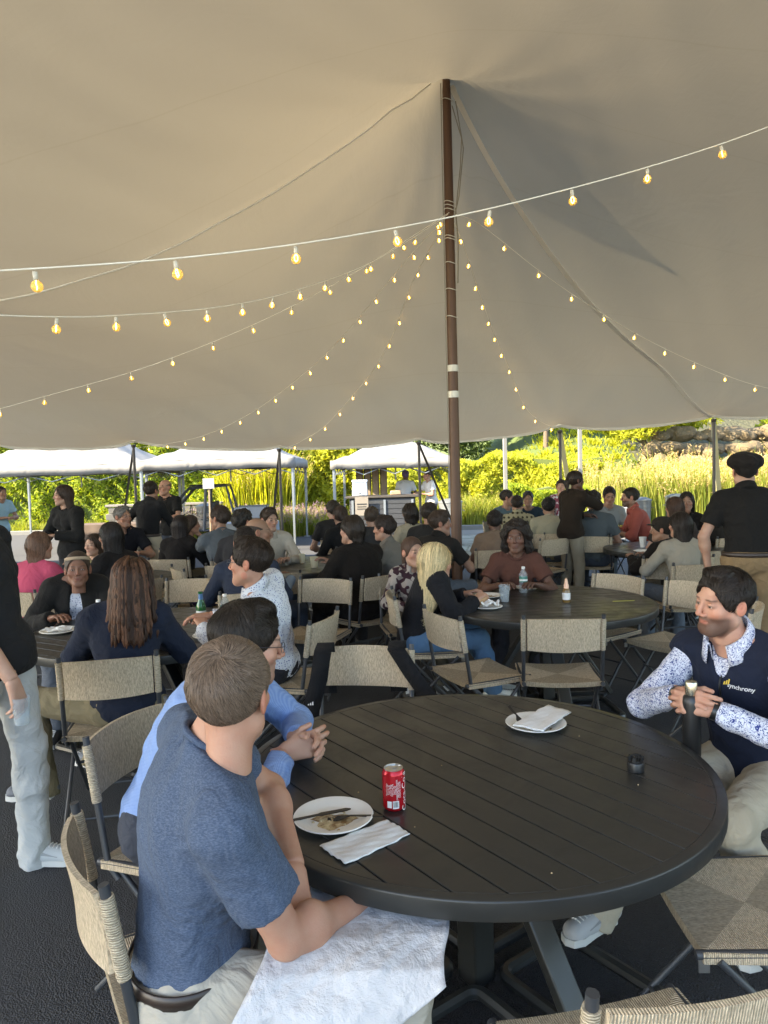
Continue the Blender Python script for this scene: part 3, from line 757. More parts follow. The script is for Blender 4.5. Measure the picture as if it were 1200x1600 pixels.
    for q in (-1, 1):
        t = FT[q]; A_ = AN[q].copy(); sh = nrm(np.cross(t, u)); z0 = A_[2]-.085
        S_ = Field(A_+np.array([-.26, -.26, -.1]), A_+np.array([.26, .26, .09]), hs_); z = u*z0
        base = A_*np.array([1, 1, 0])
        S_.cone(base-t*.035+u*.045+z, base+t*.15+u*.034+z, .043, .040, k=.03, flat=(u, 1.15)); S_.cone(base+t*.01+u*.055+z, base+t*.0+u*(.105 if lod == 0 else .085)+z, .044, .047, k=.02)
        S_.cone(base+t*.06+u*.05+z, base+t*.15+u*.03+z, .035, .03, k=.02); S_.cut(base+z, (0, 0, -1)); S_.cut(base+u*(.118 if lod == 0 else .098)+z, (0, 0, 1))
        V, Q = S_.surf(); so_ = link('shoe', fast_mesh('shoe', V, Q), simple_cached('shoe_upper', shoes, .6, bs=200), o)
        # sole
        out = [(-.05, .0), (-.043, .03), (0, .035), (.08, .040), (.15, .044), (.19, .03), (.203, 0), (.19, -.03), (.15, -.044), (.08, -.036), (0, -.035), (-.043, -.03)]
        b = MB(); lo_ = [base+z+t*x*.98+sh*y for x, y in out]; n = len(out)
        Vv = [p+u*(0) for p in lo_]+[p+u*.026 for p in lo_]
        b.add(Vv, [tuple(range(n)), tuple(range(2*n-1, n-1, -1))]+[(i, n+i, n+(i+1) % n, (i+1) % n) for i in range(n)], smooth=False)
        b.build('sole', simple_cached('shoe_sole', (.55, .55, .52) if max(shoes) > .1 else (.3, .3, .3), .7), so_)
        if lod == 0:
            pt = S_
            def lay(x, y, lift=.0012):
                p = base+z+t*x+sh*y+u*.14
                for _ in range(40):
                    d_ = float(pt.sample(p[None])[0])
                    if d_ < .0006: break
                    p = p-u*min(d_, .03)*.7
                return p+u*lift
            for k in range(5):
                b = MB(); b.tube([lay(.075+.017*k, y_, .003) for y_ in (-.02, 0, .02)], .0028, 5); b.build('lace', simple_cached('lace_white', (.7, .7, .68), .8), so_)
            for sd_ in (-1, 1):
                V_ = []
                for k in range(9):
                    x_ = -.04+.16*k/8; zc = .055+.03*(1-k/8)**2*0+.018*math.cos(k/8*2.2); wd = .004+.012*math.sin(PI*min(1, k/8+.15))
                    for dz in (-wd/2, wd/2):
                        p = base+z+t*x_+sh*sd_*.085+u*(zc+dz)
                        for _ in range(40):
                            d_ = float(pt.sample(p[None])[0])
                            if d_ < .0006: break
                            p = p-sh*sd_*min(d_, .03)*.7
                        V_.append(p+sh*sd_*.0015)
                b = MB(); b.add(V_, [(2*k, 2*k+1, 2*k+3, 2*k+2) for k in range(8)], 0, True); b.build('side_stripe', simple_cached('shoe_stripe', tuple(min(1, x*.55+.02) for x in shoes), .6), so_, sharp=False)
    o['skip'] = 1; del o['skip']
    info = dict(o=o, P=P, r=r, f=f, neck=neck, head=headp, M4=M4, WR=WR, EL=EL, SH=SH, KN=KN, AN=AN, HP=HP, chest=chest, cf=cf, cr=cr, upper=upper, T=T, s=s, root=np.array(root_loc), FT=FT, L=L_, seed=seed)
    return info
# ================================================================ the setting
def nz(v): return v/ (np.linalg.norm(v, axis=-1, keepdims=True)+1e-9)
b = NB('asphalt'); n1 = b.noise(260, 3); n2 = b.noise(1.1, 4); n3 = b.noise(28, 4)
vor = b.n('TexVoronoi', i_Vector=b.co(), i_Scale=150.0).outputs['Distance']
b.col(b.mix(b.math('MULTIPLY', n1, .8), b.mix(n2, (.013, .014, .018), (.021, .022, .026)), (.045, .045, .05))); b.set(Roughness=.82)
b.bump(b.math('ADD', vor, b.math('MULTIPLY', n3, 1.2)), .9, .006); ASPH = b.mat
b = NB('pavement_pale'); b.col(b.mix(b.noise(60, 4), (.15, .135, .11), (.21, .19, .16))); b.set(Roughness=.9); b.bump(b.noise(90, 4), .5, .006); PAVE = b.mat
b = NB('concrete_pale'); b.col(b.mix(b.noise(40, 4), (.20, .19, .17), (.25, .24, .22))); b.set(Roughness=.9); PALE = b.mat
b = NB('road_grey'); b.col(b.mix(b.noise(40, 4), (.035, .036, .04), (.055, .055, .06))); b.set(Roughness=.9); ROADG = b.mat
b = NB('lawn_soil'); b.col(b.mix(b.noise(2, 5), (.045, .07, .015), (.09, .12, .03))); b.set(Roughness=1.0); b.bump(b.noise(40, 5), .8, .03); LAWN = b.mat
b = NB('dark_hill'); b.col(b.mix(b.noise(1.4, 6), (.035, .04, .02), (.09, .085, .05))); b.set(Roughness=1.0); b.bump(b.noise(6, 6), .9, .2); HILL = b.mat

def terrain(x, y):
    """height of the ground behind the garden"""
    x = np.asarray(x, float); y = np.asarray(y, float)
    side = np.clip((x-1.5)/6, 0, 1); side = side*side*(3-2*side)
    t = np.clip((y-27)/16, 0, 1); low = 1.6*t*t*(3-2*t)
    t2 = np.clip((y-20.5)/16, 0, 1); hi = 4.6*t2*t2*(3-2*t2)
    t3 = np.clip((y-38)/40, 0, 1)
    return low*(1-side)+hi*side+t3*t3*(3-2*t3)*(1.5+9*side)
xs = np.concatenate([np.linspace(-600, -42, 14), np.linspace(-40, 50, 91), np.linspace(54, 600, 14)]); ys = np.concatenate([np.linspace(-300, -22, 8), np.linspace(-20, 100, 121), np.linspace(105, 900, 14)])
X, Y = np.meshgrid(xs, ys, indexing='ij'); Z = terrain(X, Y)
V = np.stack([X, Y, Z-.02], -1).reshape(-1, 3); nx_, ny_ = X.shape; I = np.arange(nx_*ny_).reshape(nx_, ny_)
Q = np.stack([I[:-1, :-1], I[1:, :-1], I[1:, 1:], I[:-1, 1:]], -1).reshape(-1, 4)
o = link('ground', fast_mesh('ground', V, Q), LAWN); tag(o, kind='structure')
def slab(name, x0, y0, x1, y1, z, m):
    b = MB(); b.add([(x0, y0, z), (x1, y0, z), (x1, y1, z), (x0, y1, z)], [(0, 1, 2, 3)]); return tag(b.build(name, m), kind='structure')
slab('asphalt_ground', -24, -3.4, 24, 15.2, -.004, ASPH)
slab('pavement', 2.0, 15.2, 24, 20.4, -.004, PAVE)
slab('unseen_bounce_ground', -60, -70, 60, -3.4, -.004, PALE)  # unseen ground behind the camera, added pale to bounce light under the roof
slab('road', -24, 15.2, 2.0, 23.2, -.004, ROADG)
b = MB(); b.box((-10.0, 23.3, .045), (28, .18, .16)); b.box((13.0, 20.5, .045), (22, .18, .16)); tag(b.build('kerb', simple('kerb_concrete', (.16, .155, .14), .9, bs=60), bevel=.015), kind='structure')

xs_ = np.linspace(9.5, 60, 60); ys_ = np.linspace(26.2, 70, 50); X, Y = np.meshgrid(xs_, ys_, indexing='ij'); Z = terrain(X, Y)+.03+np.clip((Y-27)/6, 0, 1)*1.3*np.clip((X-9.5)/3, 0, 1)
V = np.stack([X, Y, Z], -1).reshape(-1, 3); I = np.arange(3000).reshape(60, 50); Q = np.stack([I[:-1, :-1], I[1:, :-1], I[1:, 1:], I[:-1, 1:]], -1).reshape(-1, 4); tag(link('hillside', fast_mesh('hillside', V, Q), HILL), kind='structure')
# ---- foliage
def leaf_mat(name, c, c2, trans=.45, em=0):
    b = NB(name); a = b.n('Attribute', attribute_name='Col').outputs[0]; base = b.mix(a, c, c2)
    b.col(base); b.set(Roughness=.65); b.p.inputs['Specular IOR Level'].default_value = .25
    tr = b.n('BsdfTranslucent'); b.l(b.mix(1.0, base, (1.25, 1.2, .35), 'MULTIPLY'), tr.inputs[0])
    ms = b.n('MixShader', i_Fac=trans); b.l(b.p.outputs[0], ms.inputs[1]); b.l(tr.outputs[0], ms.inputs[2])
    b.l(ms.outputs[0], b.t.nodes['Material Output'].inputs[0]); return b.mat
LEAF = leaf_mat('leaf_green', (.13, .20, .014), (.40, .44, .035), .5); LEAFD = leaf_mat('leaf_dark', (.03, .055, .012), (.09, .12, .02), .3)
LEAFY = leaf_mat('leaf_yellow_green', (.22, .26, .016), (.52, .50, .045), .5)
BLADE = leaf_mat('grass_blade', (.12, .17, .02), (.34, .34, .07), .45); PLUME = leaf_mat('plume', (.46, .33, .16), (.68, .52, .29), .4)
PURP = leaf_mat('purple_flower', (.22, .12, .24), (.50, .34, .44), .35)
BARK = simple('bark', (.12, .09, .065), .95, bs=30, bd=.02, bump=.8)
def leaves(P, size, mat, name, parent=None, seed=0, N=None, aspect=.6, kind=None, droop=0):
    """one four-sided folded leaf per point"""
    r = np.random.default_rng(seed); n = len(P); d = nz(r.normal(size=(n, 3))+(0 if N is None else N*1.2)+np.array([0, 0, -droop])); a = nz(np.cross(d, r.normal(size=(n, 3)))); s_ = size*r.uniform(.6, 1.35, (n, 1))
    c = np.cross(d, a); V = np.stack([P-a*s_, P+c*s_*aspect*.5+d*s_*.1, P+a*s_, P-c*s_*aspect*.5+d*s_*.1], 1).reshape(-1, 3)
    Q = (np.arange(n)*4)[:, None]+np.arange(4)[None]; me = fast_mesh(name, V, Q, False); set_col(me, np.repeat(r.uniform(0, 1, (n, 1))**1.3*np.ones((1, 3)), 4, 0))
    o = link(name, me, mat, parent); 
    if kind: o['kind'] = kind
    return o
def lumpy(U, seed, amp, fr=2.5):
    r = np.random.default_rng(seed); s_ = 0
    for i in range(6):
        v = r.normal(size=3)*fr*(1+.6*i); s_ = s_+np.sin(U @ v+r.uniform(0, 6))/(1+.5*i)
    return 1+amp*s_/2
def hedge(label, x0, y0, x1, y1, depth, h0, h1, n, size, mat, seed, zfun=True, group=None, name='hedge'):
    r = np.random.default_rng(seed); t = r.uniform(0, 1, n); f = r.uniform(0, 1, n); L = math.hypot(x1-x0, y1-y0); nx, ny = -(y1-y0)/L, (x1-x0)/L
    if ny > 0: nx, ny = -nx, -ny
    H = h0+(h1-h0)*t; H = H*(1+.07*np.sin(t*L*1.1+seed)+.05*np.sin(t*L*2.7+1)+.03*np.sin(t*L*6.1))
    top = r.uniform(0, 1, n) < .22; zz = np.where(top, H-r.uniform(0, .12, n), H*f**.9); out = np.where(top, r.uniform(-depth*.5, depth*.5, n), depth*.5*(1-.25*(zz/H)**3))
    wob = .13*np.sin(t*L*2.3+zz*1.6+seed+np.sin(zz*2.2+t*L*.9)*1.3)+.10*np.sin(t*L*4.1-zz*3.3+1.7*np.sin(t*L*1.7))+.08*np.sin(t*L*8.7+zz*6.9+2+2*np.sin(zz*3+t*L*2.9)); gap = wob*3 > r.uniform(-1.25, 1.6, n)
    out = out+np.where(top, 0, wob+r.normal(size=n)*.06-np.where(gap, 0, .16)); P = np.stack([x0+(x1-x0)*t+nx*out, y0+(y1-y0)*t+ny*out, zz], 1); P[:, 2] += terrain(P[:, 0], P[:, 1])*zfun-.02
    g0 = float(terrain((x0+x1)/2, (y0+y1)/2))
    root = empty(name, ((x0+x1)/2, (y0+y1)/2, g0), 0, label, 'hedge', group)
    lo_ = leaves(P-np.array([(x0+x1)/2, (y0+y1)/2, g0]), size, mat, 'foliage', root, seed, N=np.tile([nx, ny, .3], (n, 1)), kind='stuff')
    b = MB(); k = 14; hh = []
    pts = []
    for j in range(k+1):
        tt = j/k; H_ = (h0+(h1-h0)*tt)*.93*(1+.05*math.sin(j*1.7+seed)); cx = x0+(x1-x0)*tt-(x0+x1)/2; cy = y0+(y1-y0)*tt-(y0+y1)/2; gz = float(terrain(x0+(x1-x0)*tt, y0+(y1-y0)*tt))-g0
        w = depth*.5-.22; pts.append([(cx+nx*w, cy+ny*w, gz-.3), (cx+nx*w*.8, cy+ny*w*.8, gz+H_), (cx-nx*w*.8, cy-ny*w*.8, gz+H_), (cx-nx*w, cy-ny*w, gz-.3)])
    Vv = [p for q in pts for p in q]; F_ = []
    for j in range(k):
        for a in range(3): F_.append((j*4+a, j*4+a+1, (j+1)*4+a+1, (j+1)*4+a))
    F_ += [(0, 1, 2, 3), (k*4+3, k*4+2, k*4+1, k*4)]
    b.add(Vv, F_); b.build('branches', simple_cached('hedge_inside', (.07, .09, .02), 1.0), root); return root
hedge('tall clipped bright green hedge behind the long pop-up canopy on the left', -22, 25.6, -3.9, 24.6, 1.6, 3.6, 3.5, 52000, .085, LEAF, 1)
hedge('loose yellow green shrub hedge between the two pop-up canopies', -4.3, 26.2, -.6, 25.2, 2.2, 3.3, 3.7, 22000, .10, LEAFY, 2)
hedge('broad sunlit shrub bank behind the white canopy and the main tent pole', -.8, 24.2, 6.8, 22.8, 2.0, 2.05, 1.75, 34000, .075, LEAFY, 3)
hedge('rounded bush rising beside the pale post right of the main tent pole', 3.6, 21.2, 6.4, 21.0, 1.2, 1.25, 1.0, 15000, .06, LEAF, 4)

def tree(label, x, y, h, cr_, ch, n, size, mat, seed, trunk_r=.12, cz=None, group=None, droop=0):
    z0 = float(terrain(x, y)); root = empty('tree', (x, y, z0), 0, label, 'tree', group); r = np.random.default_rng(seed); rr = random.Random(seed); b = MB()
    cz = cz if cz is not None else h-ch*.55; tips = []
    b.tube([(0, 0, -.2), (.03, .02, h*.3), (-.05, .05, h*.55), (.02, 0, h*.85)], [trunk_r, trunk_r*.8, trunk_r*.5, trunk_r*.15], 9)
    nb = 16
    for i in range(nb):
        a = i*2.4+rr.random(); z1 = h*(.3+.5*i/nb); L = cr_*rr.uniform(.55, .95); e = Vector((math.cos(a)*L, math.sin(a)*L, z1+rr.uniform(.1, .5)*ch)); m = Vector((math.cos(a)*L*.5, math.sin(a)*L*.5, z1+.12*ch))
        b.tube([(0, 0, z1), m, e], [trunk_r*.35, trunk_r*.22, trunk_r*.06], 5); tips.append(e); tips.append(m+Vector((rr.uniform(-.3, .3), rr.uniform(-.3, .3), .3)))
    b.build('trunk', BARK, root)
    ts = np.array([list(t) for t in tips]); k = r.integers(0, len(ts), n); U = nz(r.normal(size=(n, 3))); R_ = r.uniform(.2, 1, (n, 1))**.5
    P = ts[k]+U*R_*np.array([cr_*.33, cr_*.33, ch*.2])*r.uniform(.6, 1.2, (len(ts), 1))[k]
    leaves(P, size, mat, 'crown', root, seed, kind='stuff', droop=droop); return root
tree('glowing yellow green leafy tree above the tall grasses on the right', 9.3, 26.0, 3.6, 2.2, 2.6, 17000, .10, LEAFY, 21)
tree('small leafy tree with paler leaves at the left edge of the lawn slope', 6.6, 29.5, 3.4, 1.6, 2.2, 8000, .10, LEAF, 22)
tree('dark green tree behind the white canopy roof', 3.0, 31.0, 4.2, 2.6, 3.0, 12000, .12, LEAFD, 23)
tree('dark tree showing over the long hedge at the far left', -11.5, 29.5, 5.6, 2.6, 3.2, 14000, .12, LEAFD, 24)
tree('tree with dark gaps showing between the two canopies', -3.5, 29.5, 5.4, 2.8, 3.2, 14000, .12, LEAFD, 25)
tree('small round green shrub tree on the dark hillside at the right', 14.6, 27.5, 1.5, .7, 1.0, 3500, .07, LEAF, 26, .05)
tree('low olive shrub growing on the dark hillside right of the tent pole', 16.4, 29.0, 1.7, .9, 1.2, 3500, .08, LEAF, 27, .05)

def blades(cx0, cy0, cx1, cy1, n, h, hv, mat, name, label=None, seed=0, w=.012, lean=.25, parent=None, plumes=None, loc_fn=None, dens=None, kind='stuff'):
    r = np.random.default_rng(seed); x = r.uniform(cx0, cx1, n); y = r.uniform(cy0, cy1, n)
    cl = r.integers(0, max(6, n//90), n); ccx = r.uniform(cx0, cx1, cl.max()+1); ccy = r.uniform(cy0, cy1, cl.max()+1); m = r.uniform(0, 1, n) < .75
    x = np.where(m, ccx[cl]+r.normal(size=n)*.13, x); y = np.where(m, ccy[cl]+r.normal(size=n)*.13, y)
    H = h*(1+hv*r.normal(size=n))*(.85+.3*r.uniform(0, 1, cl.max()+1)[cl]); H = np.clip(H, h*.35, h*1.6); a = r.uniform(0, 2*PI, n); ln = lean*r.uniform(.2, 1.3, n)*H
    out = nz(np.stack([x-ccx[cl], y-ccy[cl], 0*x], 1)+r.normal(size=(n, 3))*.05); dx = out[:, 0]*ln; dy = out[:, 1]*ln
    z = terrain(x, y)-.03; pts = [np.stack([x+dx*t*t, y+dy*t*t, z+H*t*(1-.12*t*t)], 1) for t in (0, .45, .8, 1)]
    sd = np.stack([np.cos(a), np.sin(a), 0*a], 1); ws = (w, w*.85, w*.5, w*.1); V = np.stack([p+s_*sd*q for p, q in zip(pts, ws) for s_ in (-1, 1)], 1).reshape(-1, 3)
    base = (np.arange(n)*8)[:, None]+2*np.arange(3)[None]; Q = np.stack([base, base+1, base+3, base+2], -1).reshape(-1, 4)
    me = fast_mesh(name, V, Q, False); set_col(me, np.repeat(r.uniform(0, 1, (n, 1))*np.ones((1, 3)), 8, 0)); o = link(name, me, mat, parent); tag(o, label, None, None, kind)
    if plumes:
        k = r.uniform(0, 1, n) < plumes[0]; T = pts[3][k]; S = pts[2][k]; m_ = k.sum(); reps = plumes[3]; tt = r.uniform(.0, 1.25, (m_, reps, 1)); P = S[:, None]+(T-S)[:, None]*tt+r.normal(size=(m_, reps, 3))*plumes[2]*.35
        leaves(P.reshape(-1, 3), plumes[2], plumes[1], name+'_head', parent, seed+1, aspect=.35, kind='stuff')
    return o
blades(5.9, 19.6, 18, 22.2, 15000, 1.5, .14, BLADE, 'tall_grass', None, 31, .014, .16, plumes=(.30, PLUME, .045, 9))
blades(8.2, 21.2, 19, 23.0, 9000, 1.5, .16, BLADE, 'tall_reeds', None, 41, .014, .16, plumes=(.5, PLUME, .05, 10))
blades(.8, 21.0, 6.4, 22.3, 9000, .8, .2, BLADE, 'garden_grass', None, 33, .012, .4, plumes=(.10, PLUME, .03, 5))
blades(-6.4, 19.9, -1.6, 22.4, 12000, .62, .2, BLADE, 'flower_bed', None, 34, .01, .35, plumes=(.30, PURP, .035, 8))
blades(-5.0, 23.4, -2.9, 24.3, 3000, 2.1, .15, LEAFY, 'reed_clump', None, 35, .02, .3, plumes=(.2, PLUME, .05, 8))
blades(-22, 23.5, -4.6, 24.3, 5000, .35, .3, BLADE, 'grass_strip', None, 36, .014, .5)
blades(12.0, 25.5, 20, 30, 1200, .35, .3, BLADE, 'hill_grass', None, 37, .015, .6)
blades(6.0, 26, 14, 33, 9000, .16, .3, LEAFY, 'lawn_grass', None, 38, .03, .6)

# rock bank behind the grasses: many separate boulders
b = NB('boulder'); b.col(b.mix(b.noise(5, 6), (.12, .09, .05), (.24, .18, .10))); b.set(Roughness=.95); b.bump(b.noise(9, 8, .65), 1.0, .12); ROCKM = b.mat
rk = []
for k in range(4):
    F = Field((-1.3, -1.3, -1.3), (1.3, 1.3, 1.3), .13); F.ell((0, 0, 0), (1, .9, .72)); F.warp(lambda X, Y, Z: lump(X, Y, Z, 3.2, 40+k, .22)+lump(X, Y, Z, 9, 60+k, .06)); V, Q = F.surf(); rk.append(fast_mesh('boulder', V, Q, False)); rk[-1].materials.append(ROCKM)
bank = empty('rock_bank', (13.5, 24.3, 0), 0, 'long tan bank of stacked boulders behind the tall grasses at the right', 'rock bank')
rr = random.Random(9); cnt = 0
for row in range(5):
    x = 8.4+.3*row
    while x < 20.5:
        s_ = rr.uniform(.24, .55); y = 23.2+row*.55+rr.uniform(-.15, .15)
        o = bpy.data.objects.new('boulder', rk[rr.randrange(4)]); C.objects.link(o); o.parent = bank
        o.location = (x-13.5, y-24.3, float(terrain(x, y))+.20+.36*row); o.scale = (s_*1.15, s_*.8, s_*rr.uniform(.6, 1.0)); o.rotation_euler = (rr.uniform(-.3, .3), rr.uniform(-.3, .3), rr.uniform(0, 6)); x += s_*1.15; cnt += 1
# far building glimpsed behind the glowing tree
bd = empty('building', (11.5, 44, float(terrain(11.5, 44))), 0, 'pale building glimpsed through the glowing tree beyond the lawn', 'building')
b = MB(); b.box((0, 0, 2.0), (9, 5, 5.0)); b.build('wall', simple('stucco', (.62, .58, .50), .9), bd)
b = MB(); b.box((0, 0, 4.62), (9.6, 5.6, .22)); b.build('roof', simple_cached('roof_slate', (.15, .14, .13), .8), bd)
for i in range(4):
    b = MB(); b.box((-3.3+2.2*i, -2.52, 2.7), (1.2, .08, 1.3)); w = b.build('window', simple_cached('window_frame', (.5, .5, .48), .5), bd)
    b = MB(); b.box((-3.3+2.2*i, -2.565, 2.7), (1.04, .02, 1.14)); b.build('pane', simple_cached('window_glass', (.04, .05, .06), .08), w)

# ================================================================ the marquee
PK = np.array([.79, 8.0]); PKZ = 5.93
EP = [(-13.2, 14.3, 2.35), (-10.4, 14.25, 2.35), (-7.55, 14.15, 2.37), (-4.75, 14.0, 2.35), (-1.94, 13.8, 2.19), (.675, 13.5, 2.23), (3.16, 13.0, 2.35), (5.62, 12.4, 2.44), (8.2, 11.7, 2.44), (10.8, 11.0, 2.44), (13.4, 10.6, 2.44), (16.0, 10.4, 2.44)]
ex = np.array([p[0] for p in EP]); ey = np.array([p[1] for p in EP]); ez = np.array([p[2] for p in EP])
PEAKS = [(.79, 8.0, 2.05, 2.3), (-9.9, 8.0, 1.5, 2.6), (.79, -3.0, 1.8, 2.6), (12.5, 8.0, .5, 3.0), (-9.6, -3, 1.2, 2.6), (12.5, -3, 1.3, 2.6)]
def roof_base(x, y):
    E = np.interp(x, ex, ez); YE = np.interp(x, ex, ey)
    t = np.clip((YE-y)/(YE-8.0), 0, 1.0)
    z = 3.62-(3.62-E)*(1-t)**1.0+.76*np.clip((8-y)/3.6, 0, 1)-.50*np.exp(-((x+4.4)/2.8)**2)*np.exp(-((y-8)/3.5)**2)*t
    return z, E, t
def roof(x, y):
    x = np.asarray(x, float); y = np.asarray(y, float); z, E, t = roof_base(x, y)
    fall = np.clip(t*1.0/.35, 0, 1); fall = fall*fall*(3-2*fall)
    for px_, py_, h, s_ in PEAKS:
        d = np.hypot(x-px_, y-py_); ph = np.arctan2(y-py_, x-px_)
        z = z+(h+.22)*np.exp(-d/s_)*fall+.035*np.cos(ph*19+1+np.sin(ph*5))*np.exp(-d/1.1)*np.clip(d/.25, 0, 1)
    for px_, py_, pz_ in EP:
        d = np.hypot(x-px_, y-py_); ph = np.arctan2(y-py_, x-px_)
        z = z+.09*np.exp(-d/.28)+.022*np.cos(ph*15+np.sin(ph*3))*np.exp(-d/.9)*np.clip(d/.2, 0, 1)
    YE = np.interp(x, ex, ey); i = np.clip(np.searchsorted(ex, x)-1, 0, len(ex)-2); u_ = (x-ex[i])/(ex[i+1]-ex[i]); u_ = np.clip(u_, 0, 1)
    z = z-.03*np.sin(PI*u_)*np.exp(-(YE-y)/.5)+.012*np.sin(x*1.9+y*1.1)+.008*np.sin(x*3.7-y*2.3)+.004*np.sin(x*8-y*6.3+np.sin(x*3))
    return z
k0 = PKZ-float(roof(PK[0], PK[1]+.001)); PEAKS[0] = (.79, 8.0, PEAKS[0][2]+k0, 2.3)
tent = empty('marquee', (0.79, 8.0, 0), 0, 'huge pale tension marquee on wooden poles covering all the tables', 'tent')
off = np.array([.79, 8.0, 0])
b = NB('tent_vinyl'); n1 = b.noise(.35, 3); c = b.mix(n1, (.48, .47, .44), (.56, .545, .515))
sy = b.n('SeparateXYZ', i_Vector=b.co()).outputs; yy = b.math('ADD', sy[1], b.math('MULTIPLY', b.math('SINE', b.math('MULTIPLY', sy[0], .25)), .3))
fr_ = b.math('ABSOLUTE', b.math('SUBTRACT', b.math('FRACT', b.math('DIVIDE', yy, 1.45)), .5)); sm_ = b.ramp(fr_, [(.0, (1, 1, 1)), (.009, (0, 0, 0))]); c = b.mix(b.math('MULTIPLY', sm_, .3), c, (.42, .40, .34))
b.col(c); b.set(Roughness=.62); b.p.inputs['Specular IOR Level'].default_value = .35
wv = b.noise(1, 4, .6, vec=b.mapped((2.2, .5, 1))); nb_ = b.bump(wv, .2, .04); nb_ = b.bump(b.noise(1.6, 5, .55, dist=.8), .3, .05, nb_); b.bump(b.noise(1, 3, .6, vec=b.mapped((9, 1.2, 1), (0, 0, .5)), dist=.6), .16, .02, nb_)
tr = b.n('BsdfTranslucent'); b.l(b.mix(1.0, c, (1.0, .86, .62), 'MULTIPLY'), tr.inputs[0]); ms = b.n('MixShader', i_Fac=.076); b.l(b.p.outputs[0], ms.inputs[1]); b.l(tr.outputs[0], ms.inputs[2]); b.l(ms.outputs[0], b.t.nodes['Material Output'].inputs[0]); VINYL = b.mat
rxs = np.linspace(-13.2, 16.0, 301); rv = np.concatenate([np.linspace(0, 1, 101)]); nyf = 141
Xr = np.repeat(rxs[:, None], nyf, 1); tt = np.linspace(0, 1, nyf)[None]; Yr = -3.6+(np.interp(rxs, ex, ey)[:, None]+3.6)*tt
Zr = roof(Xr, Yr); V = np.stack([Xr, Yr, Zr], -1).reshape(-1, 3)-off; I = np.arange(301*nyf).reshape(301, nyf); Q = np.stack([I[:-1, :-1], I[1:, :-1], I[1:, 1:], I[:-1, 1:]], -1).reshape(-1, 4)
ro = link('roof_canvas', fast_mesh('roof_canvas', V, Q), VINYL, tent)
# valance hem along the far eave
b = MB(); vv = []; ff = []; fx = np.linspace(-13.2, 10.8, 241)
for j, x in enumerate(fx):
    y = float(np.interp(x, ex, ey)); z = float(roof(x, y)); vv += [(x, y, z), (x, y+.006, z-.045+.006*math.sin(x*9)), (x, y+.02, z-.045+.006*math.sin(x*9)), (x, y+.02, z+.004)]
    if j:
        for a in range(3): ff.append(((j-1)*4+a, j*4+a, j*4+a+1, (j-1)*4+a+1))
b.add([Vector(p)-Vector(off) for p in vv], ff, 0, True); b.build('hem', VINYL, tent)
WEB = simple('webbing', (.92, .90, .84), .7, var=.03, bs=300)
def strip(name, pts, w, m, dz=-.006, th=.004):
    b = MB(); P = [Vector((x, y, float(roof(x, y))+dz)) for x, y in pts]; vv = []
    for i, p in enumerate(P):
        t = (P[min(i+1, len(P)-1)]-P[max(i-1, 0)]).normalized(); sd = t.cross(Vector((0, 0, 1))).normalized()*w/2
        vv += [p-sd, p+sd, p+sd+Vector((0, 0, -th)), p-sd+Vector((0, 0, -th))]
    ff = [(4*i+a, 4*i+(a+1) % 4, 4*i+4+(a+1) % 4, 4*i+4+a) for i in range(len(P)-1) for a in range(4)]
    b.add([v-Vector(off) for v in vv], ff); return b.build(name, m, tent, sharp=False)
for y in ():
    strip('panel_seam', [(x, y+.25*math.sin(x*.2)) for x in np.linspace(-12.5, 10.2, 90)], .016, VINYL, -.002, .003)
def radial(p, q, n=60): return [(p[0]+(q[0]-p[0])*t, p[1]+(q[1]-p[1])*t) for t in np.linspace(.012, .995, n)]
for q, w in (((5.62, 12.38), .07),):
    strip('reinforcing_web', radial(PK, q), w, VINYL if w < .03 else WEB, -.012 if w < .03 else -.03, .005)
# ridge rope seen on the left, hanging a little under the canvas
b = MB(); b.tube([Vector((x, 7.7+.03*(.79-x), float(roof(x, 7.7+.03*(.79-x)))-.04))-Vector(off) for x in np.linspace(.6, -9.4, 50)], .009, 6); b.build('ridge_rope', WEB, tent)
b = NB('pole_wood'); n1 = b.noise(1, 4, .6, vec=b.mapped((30, 30, 2.0))); b.col(b.mix(n1, (.055, .028, .016), (.15, .075, .04))); b.set(Roughness=.55); b.bump(n1, .3, .004); POLEW = b.mat
TAPE = simple('white_tape', (.72, .70, .62), .5)
b = MB(); b.tube([(0, 0, 0), (0, 0, 1.2), (0, 0, 4), (0, 0, 5.7), (0, 0, PKZ+.03)], [.060, .058, .052, .045, .036], 20); cp = b.build('center_pole', POLEW, tent)
for z in (2.52, 2.80): b = MB(); b.lathe([(.0605, z-.035), (.0625, z-.03), (.0625, z+.03), (.0605, z+.035)], n=20); b.build('tape_band', TAPE, cp)
for z in (5.62, 4.56, 4.52, 4.48, 4.20, 4.17, 3.92, 3.64, 3.35):
    b = MB(); b.tube([(.064*math.cos(a), .064*math.sin(a), z+.01*math.sin(a*2)) for a in np.linspace(0, 2*PI, 17)], .0045, 5, cap=False); b.build('cable_wrap', TAPE, cp)
b = MB(); rr = random.Random(4)
b.tube([(.05, -.05, 5.55), (.14, -.08, 5.2), (.12, -.08, 4.9), (.07, -.06, 4.5)], .006, 5); b.tube([(.09, -.04, 5.6), (.16, -.06, 5.1), (.10, -.08, 4.6), (.05, -.06, 4.4)], .006, 5)
b.tube([(-.062, -.02, 5.8), (-.066, -.03, 5.0), (-.066, -.03, 4.2), (-.068, -.03, 2.9), (-.068, -.03, 1.5)], .005, 5)
b.tube([(.066, -.02, 4.5), (.085, -.05, 4.1), (.07, -.05, 3.7)], .008, 5)
b.build('loose_cable', simple_cached('cable_dark', (.25, .23, .18), .6), cp)
